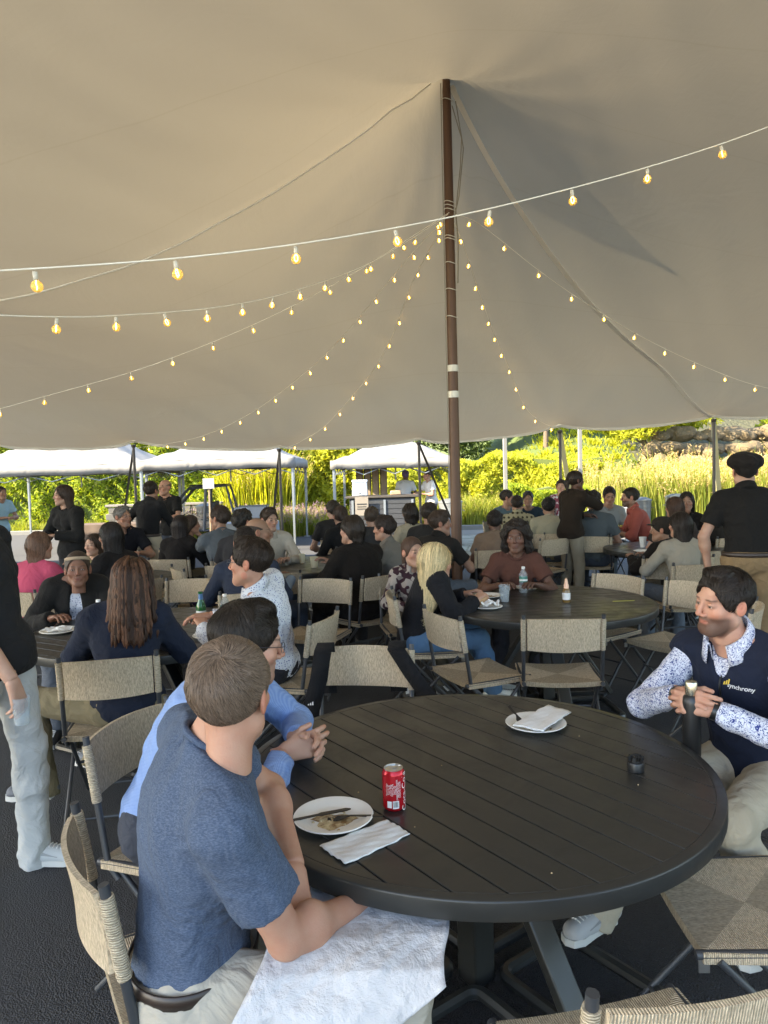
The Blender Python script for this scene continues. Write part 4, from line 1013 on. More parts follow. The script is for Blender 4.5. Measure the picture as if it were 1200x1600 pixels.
BLKP = simple('pole_dark_metal', (.06, .05, .045), .45, .3); STRAP = simple('strap_dark', (.05, .045, .04), .8); STRAPY = simple('strap_pale', (.70, .62, .36), .8)
for i, (x, y, z) in enumerate(EP):
    if i < 3 or i > 8: continue
    b = MB(); b.tube([(x, y, 0), (x, y, z-.02)], .026, 12); b.lathe([(.09, 0), (.09, .012), (.03, .014)], (x, y, 0), 16); b.lathe([(.03, z-.06), (.045, z-.03), (.045, z-.005), (.01, z+.0)], (x, y, 0), 12)
    b.v = [(p[0]-off[0], p[1]-off[1], p[2]) for p in b.v]; ep = b.build('eave_pole', BLKP, tent)
    sgn = {3: -1.0, 4: -.5, 5: .9, 6: .75, 7: .95, 8: 1.0}[i]; m = STRAPY if i >= 6 else STRAP
    b = MB(); p0 = Vector((x, y+.02, z-.03)); p1 = Vector((x+sgn*1.1, y+1.9, .02))
    t = (p1-p0).normalized(); sd = Vector((1, 0, 0))*(.0225 if i < 6 else .045); th = Vector((0, .0035, 0))
    b.add([v-Vector(off) for v in (p0-sd-th, p0+sd-th, p0+sd+th, p0-sd+th, p1-sd-th, p1+sd-th, p1+sd+th, p1-sd+th)], [(0, 1, 5, 4), (1, 2, 6, 5), (2, 3, 7, 6), (3, 0, 4, 7), (0, 3, 2, 1), (4, 5, 6, 7)]); b.build('guy_strap', m, tent)
# ---- light strings
GL = bpy.data.materials.new('amber_glass'); GL.use_nodes = True; t_ = GL.node_tree; p_ = t_.nodes['Principled BSDF']; p_.inputs['Base Color'].default_value = (1, .80, .34, 1); p_.inputs['Roughness'].default_value = .05
tb = t_.nodes.new('ShaderNodeBsdfTransparent'); tb.inputs[0].default_value = (1, .88, .55, 1); mx = t_.nodes.new('ShaderNodeMixShader'); mx.inputs[0].default_value = .28
t_.links.new(tb.outputs[0], mx.inputs[1]); t_.links.new(p_.outputs[0], mx.inputs[2]); t_.links.new(mx.outputs[0], t_.nodes['Material Output'].inputs[0])
FIL = bpy.data.materials.new('lit_filament'); FIL.use_nodes = True; FIL.node_tree.nodes['Principled BSDF'].inputs['Emission Color'].default_value = (1, .66, .22, 1); FIL.node_tree.nodes['Principled BSDF'].inputs['Emission Strength'].default_value = 3.2
SOCK = simple('bulb_socket', (.62, .58, .48), .5); CORD = simple('light_cord', (.92, .88, .76), .6, var=.03)
def bulb_mesh(r, n):
    b = MB(); th = np.linspace(.25, PI, 9); b.lathe([(max(r*math.sin(t), .0004), -.5*r-r+r*math.cos(t)) for t in th], n=n, m=0)
    for k in range(2 if n > 8 else 1):
        b.tube([(0, 0, -.4*r), (.34*r*(1-2*k), .1*r, -1.0*r), (.30*r*(1-2*k), 0, -1.7*r), (0, .1*r, -2.05*r)], r*.10 if n > 8 else r*.3, 5, 1)
    return b.mesh('bulb')
def sock_mesh(r, n): b = MB(); b.lathe([(.0004, .9*r), (.4*r, .9*r), (.42*r, .2*r), (.46*r, -.55*r), (.0004, -.55*r)], n=n); return b.mesh('socket')
BM = {}
for k, (r_, n_) in {'big': (.0215, 18), 'mid': (.024, 12), 'small': (.024, 8)}.items():
    a_ = bulb_mesh(r_, n_); [a_.materials.append(m) for m in (GL, FIL)]; s2 = sock_mesh(r_, n_); s2.materials.append(SOCK); BM[k] = (a_, s2)
def catenary(A, B, sag, n=60):
    A = Vector(A); B = Vector(B); return [A+(B-A)*t-Vector((0, 0, 4*sag*t*(1-t))) for t in np.linspace(0, 1, n)]
def light_string(label, pts, spacing, kind, cord=.0035, start=.15, root=None):
    pts = [Vector((p.x, p.y, min(p.z, float(roof(p.x, p.y))-.07))) for p in pts]
    A = pts[0]; root = empty('light_string', A, 0, label, 'string lights', 'strings of amber bulbs under the marquee roof')
    b = MB(); b.tube([p-A for p in pts], cord, 5); b.build('cable', CORD, root, sharp=False)
    d = 0; nxt = start; n = 0
    for p, q in zip(pts[:-1], pts[1:]):
        L = (q-p).length
        while nxt <= d+L:
            c = p+(q-p)*((nxt-d)/L); o = bpy.data.objects.new('bulb', BM[kind][0]); C.objects.link(o); o.parent = root; o.location = c-A-Vector((0, 0, .03)); w = (random.uniform(-.22, .22), random.uniform(-.22, .22)); o.rotation_euler = (w[0], w[1], random.uniform(0, 3))
            s_ = bpy.data.objects.new('socket', BM[kind][1]); C.objects.link(s_); s_.parent = o; n += 1; nxt += spacing
        d += L
    return n
def through(keys, n=16):
    """smooth run of points through (px, py, distance) keys"""
    K = [at(*k) for k in keys]; out = []
    for i in range(len(K)-1):
        p0 = K[max(i-1, 0)]; p1 = K[i]; p2 = K[i+1]; p3 = K[min(i+2, len(K)-1)]
        for t in np.linspace(0, 1, n, endpoint=False):
            out.append(.5*((2*p1)+(p2-p0)*t+(2*p0-5*p1+4*p2-p3)*t*t+(3*p1-p0-3*p2+p3)*t*t*t))
    return out+[K[-1]]
hub = Vector((.79-.07, 7.93, 4.42))
light_string('nearest string of large amber bulbs crossing in front of the main pole', through([(-60, 425, 2.55), (34, 421, 2.65), (239, 407, 2.85), (424, 387, 3.05), (591, 361, 3.3), (747, 330, 3.5), (886, 296, 3.7), (1016, 260, 3.9), (1138, 221, 4.05), (1270, 172, 4.2)]), .505, 'big', .0035, .235)
light_string('second string of amber bulbs, running from the main pole to the left edge', through([(-60, 490, 3.6), (78, 495, 3.9), (185, 493, 4.3), (341, 480, 5.1), (451, 457, 5.9), (565, 417, 6.9), (640, 375, 7.5), (700, 335, 7.9)]), .41, 'mid', .0035, .46)
light_string('third string, sloping down to the left edge under the roof', through([(-60, 655, 7.6), (75, 618, 7.7), (209, 580, 7.8), (331, 535, 7.85), (441, 486, 7.9), (547, 430, 7.95), (640, 372, 7.95), (702, 332, 7.95)]), .46, 'mid', .003, .4)
light_string('fourth string, dropping from the main pole to the second tent pole from the left', through([(213, 700, 13.9), (307, 684, 13.0), (391, 646, 12.1), (476, 583, 11.0), (539, 522, 10.1), (602, 446, 9.1), (660, 378, 8.3), (702, 340, 7.95)]), .50, 'small', .003, .35)
light_string('fifth string, steep, ending at the tent pole left of the white canopy', through([(440, 700, 13.7), (494, 671, 12.9), (537, 624, 12.2), (569, 577, 11.6), (605, 521, 10.8), (648, 433, 9.6), (680, 375, 8.6), (703, 340, 8.0)]), .50, 'small', .003, .42)
light_string('string dropping from the main pole to the tent pole right of it', through([(877, 672, 12.9), (824, 632, 12.2), (795, 574, 11.3), (771, 518, 10.4), (747, 452, 9.3), (725, 385, 8.5), (706, 340, 8.0)]), .48, 'small', .003, .3)
light_string('string sweeping right from the main pole past the diagonal seam', through([(712, 335, 7.9), (752, 352, 8.2), (840, 421, 8.6), (925, 480, 9.0), (1010, 530, 9.4), (1092, 569, 9.8), (1174, 600, 10.1), (1260, 618, 10.5)]), .55, 'small', .003, .25)
# ================================================================ tables and chairs
b = NB('powder_coat'); b.col(b.mix(b.noise(3, 3), (.022, .023, .022), (.031, .031, .028))); b.set(Roughness=.42); b.l(b.math('ADD', b.math('MULTIPLY', b.ramp(b.noise(5, 6, .7, dist=.6), [(.4, (0, 0, 0)), (.7, (1, 1, 1))]), .22), .28), b.p.inputs['Roughness']); b.bump(b.noise(900, 2), .12, .0006); b.p.inputs['Specular IOR Level'].default_value = .45; TBL = b.mat
FRAME = simple('chair_frame_metal', (.052, .055, .06), .45, .25); STEEL = simple('steel', (.5, .49, .46), .3, .9)
def woven(name, ax, c=(.66, .535, .37), sc_=57):
    b = NB(name); rt = {'X': (1, 1, 1), 'Y': (1, 1, 1), 'Z': (1, 1, 1)}[ax]
    w = b.n('TexWave', i_Vector=b.mapped(rt), i_Scale=float(sc_), i_Distortion=.6, i_Detail=1.0, i_Detail_Scale=6.0, bands_direction=ax).outputs[1]
    st = {'X': (260, 60, 60), 'Y': (60, 260, 60), 'Z': (60, 60, 260)}[ax]; n1 = b.noise(1, 3, .7, vec=b.mapped(st)); fl = b.ramp(n1, [(.36, (0, 0, 0)), (.62, (1, 1, 1))])
    a = b.mix(fl, dim(c, .60), dim(c, 1.12)); b.col(b.mix(b.math('MULTIPLY', b.ramp(w, [(.0, (1, 1, 1)), (.30, (0, 0, 0))]), .75), a, dim(c, .30))); b.set(Roughness=.88); b.p.inputs['Specular IOR Level'].default_value = .2
    b.bump(b.math('ADD', w, b.math('MULTIPLY', n1, .5)), .85, .003); return b.mat
def woven_seat(name, c, c2, hx, hy, sc_=57):
    b = NB(name); sp = b.n('SeparateXYZ', i_Vector=b.co()).outputs
    m = b.math('GREATER_THAN', b.math('MULTIPLY', b.math('ABSOLUTE', sp[0]), 1/hx), b.math('MULTIPLY', b.math('ABSOLUTE', sp[1]), 1/hy))
    def one(ax, st, c):
        w = b.n('TexWave', i_Vector=b.co(), i_Scale=float(sc_), i_Distortion=.6, i_Detail=1.0, i_Detail_Scale=6.0, bands_direction=ax).outputs[1]
        n1 = b.noise(1, 3, .7, vec=b.mapped(st)); fl = b.ramp(n1, [(.36, (0, 0, 0)), (.62, (1, 1, 1))]); a = b.mix(fl, dim(c, .60), dim(c, 1.12))
        return b.mix(b.math('MULTIPLY', b.ramp(w, [(.0, (1, 1, 1)), (.30, (0, 0, 0))]), .75), a, dim(c, .30)), b.math('ADD', w, b.math('MULTIPLY', n1, .5))
    c1, h1 = one('Y', (60, 260, 60), c); cc2, h2 = one('X', (260, 60, 60), c2)
    b.col(b.mix(m, cc2, c1)); b.set(Roughness=.88); b.p.inputs['Specular IOR Level'].default_value = .2; mm = b.n('Mix', i_0=m); b.l(h2, mm.inputs[2]); b.l(h1, mm.inputs[3]); b.bump(mm.outputs[0], .85, .003); return b.mat
WSEAT = woven_seat('woven_seat', (.66, .535, .37), (.47, .38, .26), .237, .21)  # darker second tone paints the light difference between the two cord directions
WX = woven('woven_cord', 'X'); WY = woven('woven_cord_across', 'Y', (.37, .31, .235)); WZ = woven('woven_cord_wrap', 'Z', (.62, .52, .37))  # across cords toned darker for the same light difference
def panel_grid(nx, ny, fn, th, mats_fn=None):
    """closed curved slab: fn(u, v) gives the mid-surface, th its thickness along a given normal"""
    V = []; 
    for side in (1, -1):
        for i in range(nx+1):
            for j in range(ny+1):
                p, n = fn(i/nx, j/ny); V.append(Vector(p)+Vector(n)*th*.5*side)
    I = lambda s_, i, j: s_*(nx+1)*(ny+1)+i*(ny+1)+j
    F = []; mi = []
    for i in range(nx):
        for j in range(ny):
            m = mats_fn((i+.5)/nx, (j+.5)/ny) if mats_fn else 0
            F.append((I(0, i, j), I(0, i+1, j), I(0, i+1, j+1), I(0, i, j+1))); F.append((I(1, i, j), I(1, i, j+1), I(1, i+1, j+1), I(1, i+1, j))); mi += [m, m]
    for i in range(nx): F.append((I(0, i, 0), I(1, i, 0), I(1, i+1, 0), I(0, i+1, 0))); F.append((I(0, i, ny), I(0, i+1, ny), I(1, i+1, ny), I(1, i, ny))); mi += [0, 0]
    for j in range(ny): F.append((I(0, 0, j), I(0, 0, j+1), I(1, 0, j+1), I(1, 0, j))); F.append((I(0, nx, j), I(1, nx, j), I(1, nx, j+1), I(0, nx, j+1))); mi += [0, 0]
    b = MB(); b.add(V, F, 0, True); b.m = mi; return b
W2 = .225
def make_chair():
    root = empty('folding_chair', (0, 0, 0), 0, 'x', 'chair')
    def sf(u_, v_):
        x = (u_-.5)*2*(W2+.012); y = (v_-.5)*.42; e = abs(u_-.5)*2; return (x, y, .452-.013*(1-e*e)-.004*(1-abs(v_-.5)*2)-.006*max(0, e-.94)/.06), (0, 0, 1)
    mf = lambda u_, v_: 0 if abs(u_-.5) > abs(v_-.5) else 1
    n = 28; V = []
    n = 20; s_ = panel_grid(n, n, sf, .028); s_.build('seat', [WSEAT], root)
    def bf(u_, v_):
        x = (u_-.5)*2*.205; z = .655+.185*v_; bow = .036*(1-(2*u_-1)**2); return (x, -.213-.055*(z-.45)/.4-bow+.006*math.sin(v_*PI), z+.006*math.sin(u_*PI)*(2*v_-1)), (0, 1, .12)
    panel_grid(20, 6, bf, .013).build('backrest', [WX], root)
    for q in (-1, 1):
        po = lambda z: (q*W2, -.19-.062*(z-.45)/.4, z)
        b = MB(); b.tube([po(.865), po(.45), (q*W2, -.15, .40)], .0115, 10); p_ = b.build('back_post', FRAME, root)
        b = MB(); b.tube([po(z) for z in np.linspace(.65, .838, 25)], [.0158+.0011*(i % 2) for i in range(25)], 10); b.build('cord_sleeve', WZ, p_)
        b = MB(); b.tube([(q*W2, -.225, .45), (q*W2, .225, .45)], .0125, 10); r_ = b.build('seat_rail', FRAME, root)
        b = MB(); b.box((q*(W2+.002), .205, .428), (.006, .03, .05)); b.build('clip', STEEL, r_, bevel=.002)
        b = MB(); b.tube([(q*(W2-.014), -.17, .44), (q*(W2-.014), .23, .011)], .0105, 9); b.build('leg', FRAME, root)
        b = MB(); b.tube([(q*(W2+.010), .17, .44), (q*(W2+.010), -.25, .011)], .0105, 9); b.build('leg', FRAME, root)
    for y_, z_ in ((.20, .045), (-.218, .045), (.02, .245)): b = MB(); b.tube([(-W2, y_, z_), (W2, y_, z_)], .008, 8); b.build('stretcher', FRAME, root)
    b = MB(); b.tube([(-W2, -.165, .44), (W2, .165, .40)], .007, 7); b.build('fold_brace', FRAME, root)
    return root
CH0 = make_chair(); CHU = [0]
def chair(x, y, hd, label, group='woven folding chairs round the tables'):
    o = CH0 if CHU[0] == 0 else copy_tree(CH0); CHU[0] += 1; o.location = (x, y, 0); o.rotation_euler = (0, 0, -math.radians(hd)); o['label'] = label; o['group'] = group; return o
def make_table():
    root = empty('round_table', (0, 0, 0), 0, 'x', 'table', 'round slatted dining tables'); R = .7297; pit = .0965
    for k in range(-7, 8):
        y0 = k*pit-pit/2+.0022; y1 = k*pit+pit/2-.0022; y0 = max(y0, -R+.004); y1 = min(y1, R-.004)
        if y1-y0 < .02: continue
        X = lambda y: math.sqrt(max(R*R-y*y, 0)); n = 7
        pts = [(X(y), y) for y in np.linspace(y0, y1, n)]+[(-X(y), y) for y in np.linspace(y1, y0, n)]
        b = MB(); b.prism(pts, .722, .7402); b.build('plank', TBL, root, bevel=.0018)
    b = MB(); b.lathe([(.7300, .722), (.7300, .7390), (.7312, .7402), (.757, .7402), (.7600, .738), (.7610, .734), (.7610, .694), (.7590, .690), (.715, .690), (.715, .722)], n=128)
    b.build('rim', TBL, root)
    b = MB(); b.lathe([(.0005, .714), (.72, .714)], n=64); b.lathe([(.13, .70), (.13, .713)], n=4); b.build('underside', TBL, root)
    for k in range(4):
        a = k*PI/2; R3 = Matrix.Rotation(a, 3, 'Z')
        p0 = Vector((.05, 0, .69)); p1 = Vector((.46, 0, .06)); d = (p1-p0).normalized(); X = d; Y = Vector((0, 1, 0)); Z = X.cross(Y); RR = Matrix((X, Y, Z)).transposed()
        b = MB(); b.box(R3 @ ((p0+p1)/2), ((p1-p0).length, .085, .035), rot=R3 @ RR); b.build('leg', TBL, root, bevel=.006)
        b = MB(); b.box(R3 @ Vector((.27, 0, .655)), (.55, .05, .05), rot=R3); b.build('top_bearer', TBL, root, bevel=.005)
        b = MB(); q = [R3 @ Vector(p) for p in ((.06, -.05, .045), (.50, -.05, .045), (.50, -.05, .045))]
        pts = []; 
        for cx, cy, a0 in ((.42, .34, 0), (.10, .34, PI/2), (.10, .10, PI), (.42, .10, 1.5*PI)):
            for t in np.linspace(0, PI/2, 5): pts.append(R3 @ Vector((cx+.045*math.cos(a0+t), cy+.045*math.sin(a0+t), .035)))
        b.tube(pts+[pts[0]], .022, 8); b.build('base_frame', TBL, root)
    b = MB(); b.box((0, 0, .35), (.09, .09, .68)); b.build('post', TBL, root, bevel=.008); return root
TB0 = make_table(); TBU = [0]
def table(x, y, rz, label):
    o = TB0 if TBU[0] == 0 else copy_tree(TB0); TBU[0] += 1; o.location = (x, y, 0); o.rotation_euler = (0, 0, rz); o['label'] = label; return o
T1 = Vector((.265, 2.343, .7402)); T2 = Vector((1.147, 5.20, .7402)); T3 = Vector((-1.52, 4.62, .7402)); T4 = Vector((-.95, 7.75, .7402)); T5 = Vector((3.3, 8.35, .7402)); T6 = Vector((2.75, 10.6, .7402)); T7 = Vector((1.3, 9.9, .7402)); T8 = Vector((-2.75, 6.95, .7402)); T9 = Vector((.55, 8.75, .7402))
table(T1.x, T1.y, math.radians(-53.9), 'large round dark slatted table in the foreground holding the red can')
table(T2.x, T2.y, math.radians(4), 'round dark table with a small sauce bottle, behind the foreground one')
table(T3.x, T3.y, math.radians(-30), 'round dark table with the green beer bottle, in front of the braided woman')
table(T4.x, T4.y, math.radians(20), 'round table with a pale cup beside the man in the dark suit')
table(T5.x, T5.y, math.radians(50), 'round table between the cap wearer and the standing man in black')
table(T6.x, T6.y, math.radians(70), 'far round table in front of the man in the coral shirt')
table(T7.x, T7.y, math.radians(10), 'far round table where the person in the plaid shirt sits')
table(T8.x, T8.y, math.radians(35), 'round table of the woman in the pink shirt')
table(T9.x, T9.y, math.radians(80), 'round table just behind the main tent pole')
for a in ((-.50, 1.80, 60, 'nearest woven chair, under the man in the blue heather t-shirt'),
          (-.69, 2.49, 108, 'woven chair under the man in the blue checked shirt'),
          (-.15, 3.30, 190, 'empty woven chair with black straps over its back, across the near table'),
          (1.47, 2.74, 238, 'woven chair under the man in the navy vest'),
          (1.00, 2.02, 272, 'empty woven chair with its diamond patterned seat showing, at the lower right'),
          (.48, 1.42, -12, 'nearest empty woven chair, cut off by the bottom edge of the photo'),
          (.56, 4.46, 66, 'empty woven chair turned half away, between the blonde woman and the near table'),
          (.30, 5.12, 88, 'woven chair under the blonde woman'),
          (1.03, 4.38, 5, 'empty woven chair seen squarely from behind, in front of the sauce bottle'),
          (1.61, 5.52, 234, 'empty woven chair tucked in at the far right of the sauce bottle table'),
          (2.00, 5.08, 238, 'empty woven chair just behind the head of the man in the navy vest'),
          (1.98, 4.45, 300, 'empty woven chair left of the shoulder of the man in the navy vest'),
          (-1.41, 3.74, -12, 'woven chair with the braided woman, seen squarely from behind'),
          (-1.62, 5.85, 180, 'empty woven chair behind the green beer bottle'),
          (-.62, 4.44, 287, 'woven chair under the man in the white dotted shirt'),
          (-.58, 5.65, 200, 'empty woven chair beyond the man in the white dotted shirt'),
          (-2.45, 6.0, 20, 'woven chair between the pink shirt and the long black hair'),
          (-1.05, 6.55, 340, 'empty woven chair at the near side of the pale cup table'),
          (-1.75, 7.0, 60, 'empty woven chair with a purple bag, left of the glasses wearer'),
          (2.62, 6.9, 5, 'woven chair under the long haired woman in the white shirt'),
          (3.25, 7.35, 350, 'empty woven chair in front of the standing man in black'),
          (2.35, 9.5, 20, 'empty woven chair behind the standing woman in dark top'),
          (1.9, 8.9, 330, 'empty woven chair left of the standing woman in dark top'),
          (3.9, 7.5, 330, 'empty woven chair right of the standing man in black'),
          (-.35, 8.75, 215, 'woven chair holding up the black backpack'),
          (-.05, 9.6, 180, 'empty woven chair in sunlight behind the backpack')):
    chair(*a)

# ================================================================ things on the tables
PAPER = simple('paper_white', (.74, .74, .72), .85, bs=60, bd=.004, bump=.4); PLATE = simple('plate_white', (.76, .75, .70), .55)
b = NB('food_smear'); b.col(b.mix(b.ramp(b.noise(45, 6, .65), [(.38, (0, 0, 0)), (.6, (1, 1, 1))]), (.62, .52, .30), (.22, .12, .04))); b.set(Roughness=.45); b.bump(b.noise(80, 4), .7, .003); FOOD = b.mat
BLK = simple('black_plastic', (.012, .012, .012), .35); CLEAR = bpy.data.materials.new('clear_plastic'); CLEAR.use_nodes = True
t_ = CLEAR.node_tree; p_ = t_.nodes['Principled BSDF']; p_.inputs['Base Color'].default_value = (.8, .83, .85, 1); p_.inputs['Roughness'].default_value = .12
tb = t_.nodes.new('ShaderNodeBsdfTransparent'); tb.inputs[0].default_value = (.9, .93, .94, 1); mx = t_.nodes.new('ShaderNodeMixShader'); mx.inputs[0].default_value = .17
t_.links.new(tb.outputs[0], mx.inputs[1]); t_.links.new(p_.outputs[0], mx.inputs[2]); t_.links.new(mx.outputs[0], t_.nodes['Material Output'].inputs[0])
BG = simple('green_bottle_glass', (.01, .10, .02), .06)
def plate(x, y, z, label, r=.112, food=True, rz=0):
    root = empty('plate', (x, y, z), rz, label, 'plate')
    b = MB(); b.lathe([(.0005, .003), (r*.62, .003), (r*.72, .006), (r*.86, .016), (r*.985, .017), (r, .0145), (r*.97, .012), (r*.8, .008), (r*.68, .0), (.0005, .0)], n=48); b.build('dish', PLATE, root)
    if food:
        b = MB(); rr = random.Random(int(x*1000)); n = 30; ri = [r*(.50+.10*math.sin(3*a+rr.random())+.05*math.sin(7*a)) for a in np.linspace(0, 2*PI, n, endpoint=False)]
        V = [(0, -r*.1, .006)]+[(ri[i]*math.cos(2*PI*i/n), ri[i]*.8*math.sin(2*PI*i/n)-r*.12, .0035) for i in range(n)]
        b.add(V, [(0, i+1, (i+1) % n+1) for i in range(n)], 0, True)
        for i in range(14): a = rr.uniform(0, 6); q = rr.uniform(0, .55)*r; b.lathe([(.0004, .0075), (.003, .0065), (.0045, .0035)], (q*math.cos(a), q*math.sin(a)-r*.1, 0), 7)
        b.build('food', FOOD, root)
    return root
def crumple(name, pts, z, label, seed=1, n=18, amp=.004, parent=None, mat=None, cat='napkin', group=None, th=.0012, fold=True):
    """a paper sheet spanned by four corner points"""
    P = [Vector(p) for p in pts]; c = sum(P, Vector())/4; b = MB(); V = []; r = np.random.default_rng(seed); ph = r.uniform(0, 6, 6)
    for i in range(n+1):
        for j in range(n+1):
            u_, v_ = i/n, j/n; p = P[0]*(1-u_)*(1-v_)+P[1]*u_*(1-v_)+P[2]*u_*v_+P[3]*(1-u_)*v_
            h = amp*(.6+.5*math.sin(9*u_+ph[0]+3*v_)+.4*math.sin(13*v_+ph[1])+.25*math.sin(27*u_-19*v_+ph[2])+.2*abs(math.sin(31*v_+21*u_)))
            p = p+Vector((0, 0, h)); V.append(p-c+Vector((.002*math.sin(30*v_+ph[3]), .002*math.sin(25*u_), 0)))
    F = [(i*(n+1)+j, (i+1)*(n+1)+j, (i+1)*(n+1)+j+1, i*(n+1)+j+1) for i in range(n) for j in range(n)]
    b.add(V, F, 0, True); o = b.build(name, mat or PAPER, parent, sharp=False, loc=c); m = o.modifiers.new('t', 'SOLIDIFY'); m.thickness = th; m.offset = 1
    tag(o, label, cat, group); return o
plate(-.165, 1.99, .7405, 'white paper plate with food scraps and black cutlery beside the red can', .112)
def cutlery(kind, p0, p1, label, z):
    p0 = Vector(p0); p1 = Vector(p1); d = (p1-p0); L = d.length; root = empty(kind, p0, math.atan2(d.y, d.x), label, kind); b = MB(); el = d.z
    def bar(prof, th):
        n = len(prof); top = [(x, w, el*x/L+h) for x, w, h in prof]; bot = [(x, -w, el*x/L+h) for x, w, h in prof]
        V = top+bot+[(x, y, zz-th) for x, y, zz in top+bot]; F = []
        for i in range(n-1): F += [(i, n+i, n+i+1, i+1), (2*n+i, 2*n+i+1, 3*n+i+1, 3*n+i), (i, i+1, 2*n+i+1, 2*n+i), (n+i, 3*n+i, 3*n+i+1, n+i+1)]
        F += [(0, 2*n, 3*n, n), (n-1, 2*n-1, 4*n-1, 3*n-1)]; b.add(V, F)
    if kind == 'knife': bar([(0, .005, 0), (.02, .006, .001), (L*.5, .004, .002), (L*.55, .008, .002), (L*.93, .007, .001), (L, .001, 0)], .003)
    else:
        bar([(0, .005, 0), (.03, .005, .002), (L*.58, .003, .006), (L*.68, .006, .004), (L*.76, .011, .001), (L*.84, .012, .0)], .0025)
        if kind == 'fork':
            for q in (-.009, -.003, .003, .009): b.box((L*.92, q, el*.92), (L*.17, .0028, .0022))
        else: bar([(L*.8, .012, 0), (L*.9, .012, -.003), (L, .004, .001)], .002)
    b.build('body', BLK, root); return root
cutlery('knife', on(445, 1284, .758), on(548, 1263, .758), 'black plastic knife lying across the used plate beside the red can', 0)
cutlery('spoon', on(598, 1274, .757), on(512, 1279, .748), 'black plastic spoon with its bowl in the used plate beside the red can', 0)
crumple('napkin', [(-.19, 1.839, .741), (-.119, 1.749, .741), (.044, 1.889, .741), (-.019, 1.972, .741)], 0, 'white paper napkin lying in front of the red can', 3, amp=.003, th=.003)
plate(.547, 2.688, .7405, 'white paper plate under a folded napkin at the far side of the near table', .113)
crumple('napkin', [(.448, 2.632, .762), (.546, 2.560, .762), (.694, 2.742, .768), (.625, 2.825, .768)], 0, 'white folded napkin on the far plate of the near table', 5, amp=.003, th=.004)
cutlery('fork', on(795, 1103, .80), on(812, 1128, .758), 'black plastic fork handle sticking up from the napkin covered plate', 0)
# red can
def label_text(txt, size, mat, parent, place, name='lettering', extr=.0004, bold=0):
    cu = bpy.data.curves.new('t', 'FONT'); cu.body = txt; cu.size = size; cu.align_x = 'CENTER'; cu.extrude = 0; cu.offset = bold; ob = bpy.data.objects.new('t', cu); C.objects.link(ob)
    dg = bpy.context.evaluated_depsgraph_get(); me = bpy.data.meshes.new_from_object(ob.evaluated_get(dg)); bpy.data.objects.remove(ob)
    for v in me.vertices: v.co = place(v.co.x, v.co.y)
    me.materials.clear(); return link(name, me, mat, parent)
RED = simple('can_red', (.50, .012, .02), .25, .4, var=.05); WHT = simple('print_white', (.75, .74, .72), .4); BLKI = simple('print_black', (.02, .02, .02), .5); ALU = simple('aluminium', (.62, .61, .58), .28, .9)
can = empty('soda_can', (.006, 2.052, .7405), 0, 'red soda can with white lettering standing on the near table', 'can'); rc = .0331
b = MB(); b.lathe([(.024, .0), (.027, .001), (.0325, .009), (rc, .013), (rc, .104), (.0325, .108), (.0272, .117)], n=48); b.build('body', RED, can)
b = MB(); b.lathe([(.0272, .117), (.0278, .1195), (.0268, .1205), (.0252, .1195), (.0248, .1165), (.0005, .1165)], n=48); lid = b.build('lid', ALU, can)
b = MB(); b.lathe([(.0005, .1195), (.005, .1195), (.0078, .1185), (.005, .118)], (.004, .006, 0), 14); b.box((.004, .001, .1188), (.007, .008, .0008)); b.build('pull_tab', ALU, lid)
def on_can(a0, z0, rotv=False):
    def f(x, y):
        if rotv: x, y = -y, x
        a = a0+x/rc; return Vector(((rc+.0003)*math.cos(a), (rc+.0003)*math.sin(a), z0+y))
    return f
fa = -PI/2
label_text('Coca-Cola', .026, WHT, can, on_can(fa+1.30, .012+.045, True), 'lettering')
for i, w_ in enumerate(('Nutrition Facts', 'Calories 140', 'Total Fat 0g', 'Sodium 45mg', 'Total Carb 39g', 'Sugars 39g', 'Protein 0g', 'CARBONATED WATER', 'HIGH FRUCTOSE', 'CARAMEL COLOR')): label_text(w_, .0058, WHT, can, on_can(fa-.62+i*.135, .066, True), 'lettering')
b = MB()
def canbox(a0, a1, z0, z1, lift, m, n=5):
    V = []; 
    for i in range(n+1):
        a = a0+(a1-a0)*i/n
        for z in (z0, z1): V.append(((rc+lift)*math.cos(a), (rc+lift)*math.sin(a), z))
    b.add(V, [(2*i, 2*i+2, 2*i+3, 2*i+1) for i in range(n)], m)
canbox(fa-.12, fa+.42, .012, .034, .0004, 0); canbox(fa-.62, fa-.22, .014, .033, .0004, 0)
rr = random.Random(3); a = fa-.09
while a < fa+.36: w = rr.choice((.012, .02, .032)); canbox(a, a+w, .016, .032, .0007, 1, 1); a += w+rr.choice((.014, .02, .03))
b.build('barcode_print', [WHT, BLKI], can, sharp=False)
# black cap with a carrying loop
cap = empty('bottle_cap', (.775, 2.262, .7405), 0, 'small black screw cap with ridges standing on the near table', 'cap')
b = MB(); b.lathe([(.0005, 0), (.024, 0), (.0262, .002), (.0262, .026), (.0245, .029), (.020, .030), (.020, .036), (.0005, .036)], n=40); b.build('body', BLK, cap)
b = MB()
for k in range(6): a = k*PI/3; b.box((.020*math.cos(a), .020*math.sin(a), .041), (.009, .010, .014), rz=a)
b.tube([(-.017, 0, .036), (-.016, 0, .050), (0, 0, .054), (.016, 0, .050), (.017, 0, .036)], .0035, 6); b.build('loop', BLK, cap)
def cup(x, y, z, label, c=None, h=.12, r=.042, group=None):
    root = empty('cup', (x, y, z), 0, label, 'cup', group); b = MB(); b.lathe([(.0005, .002), (r*.72, .002), (r, h), (r*1.04, h+.001), (r*.97, h), (r*.69, .005), (.0005, .005)], n=28); b.build('body', c or CLEAR, root); return root
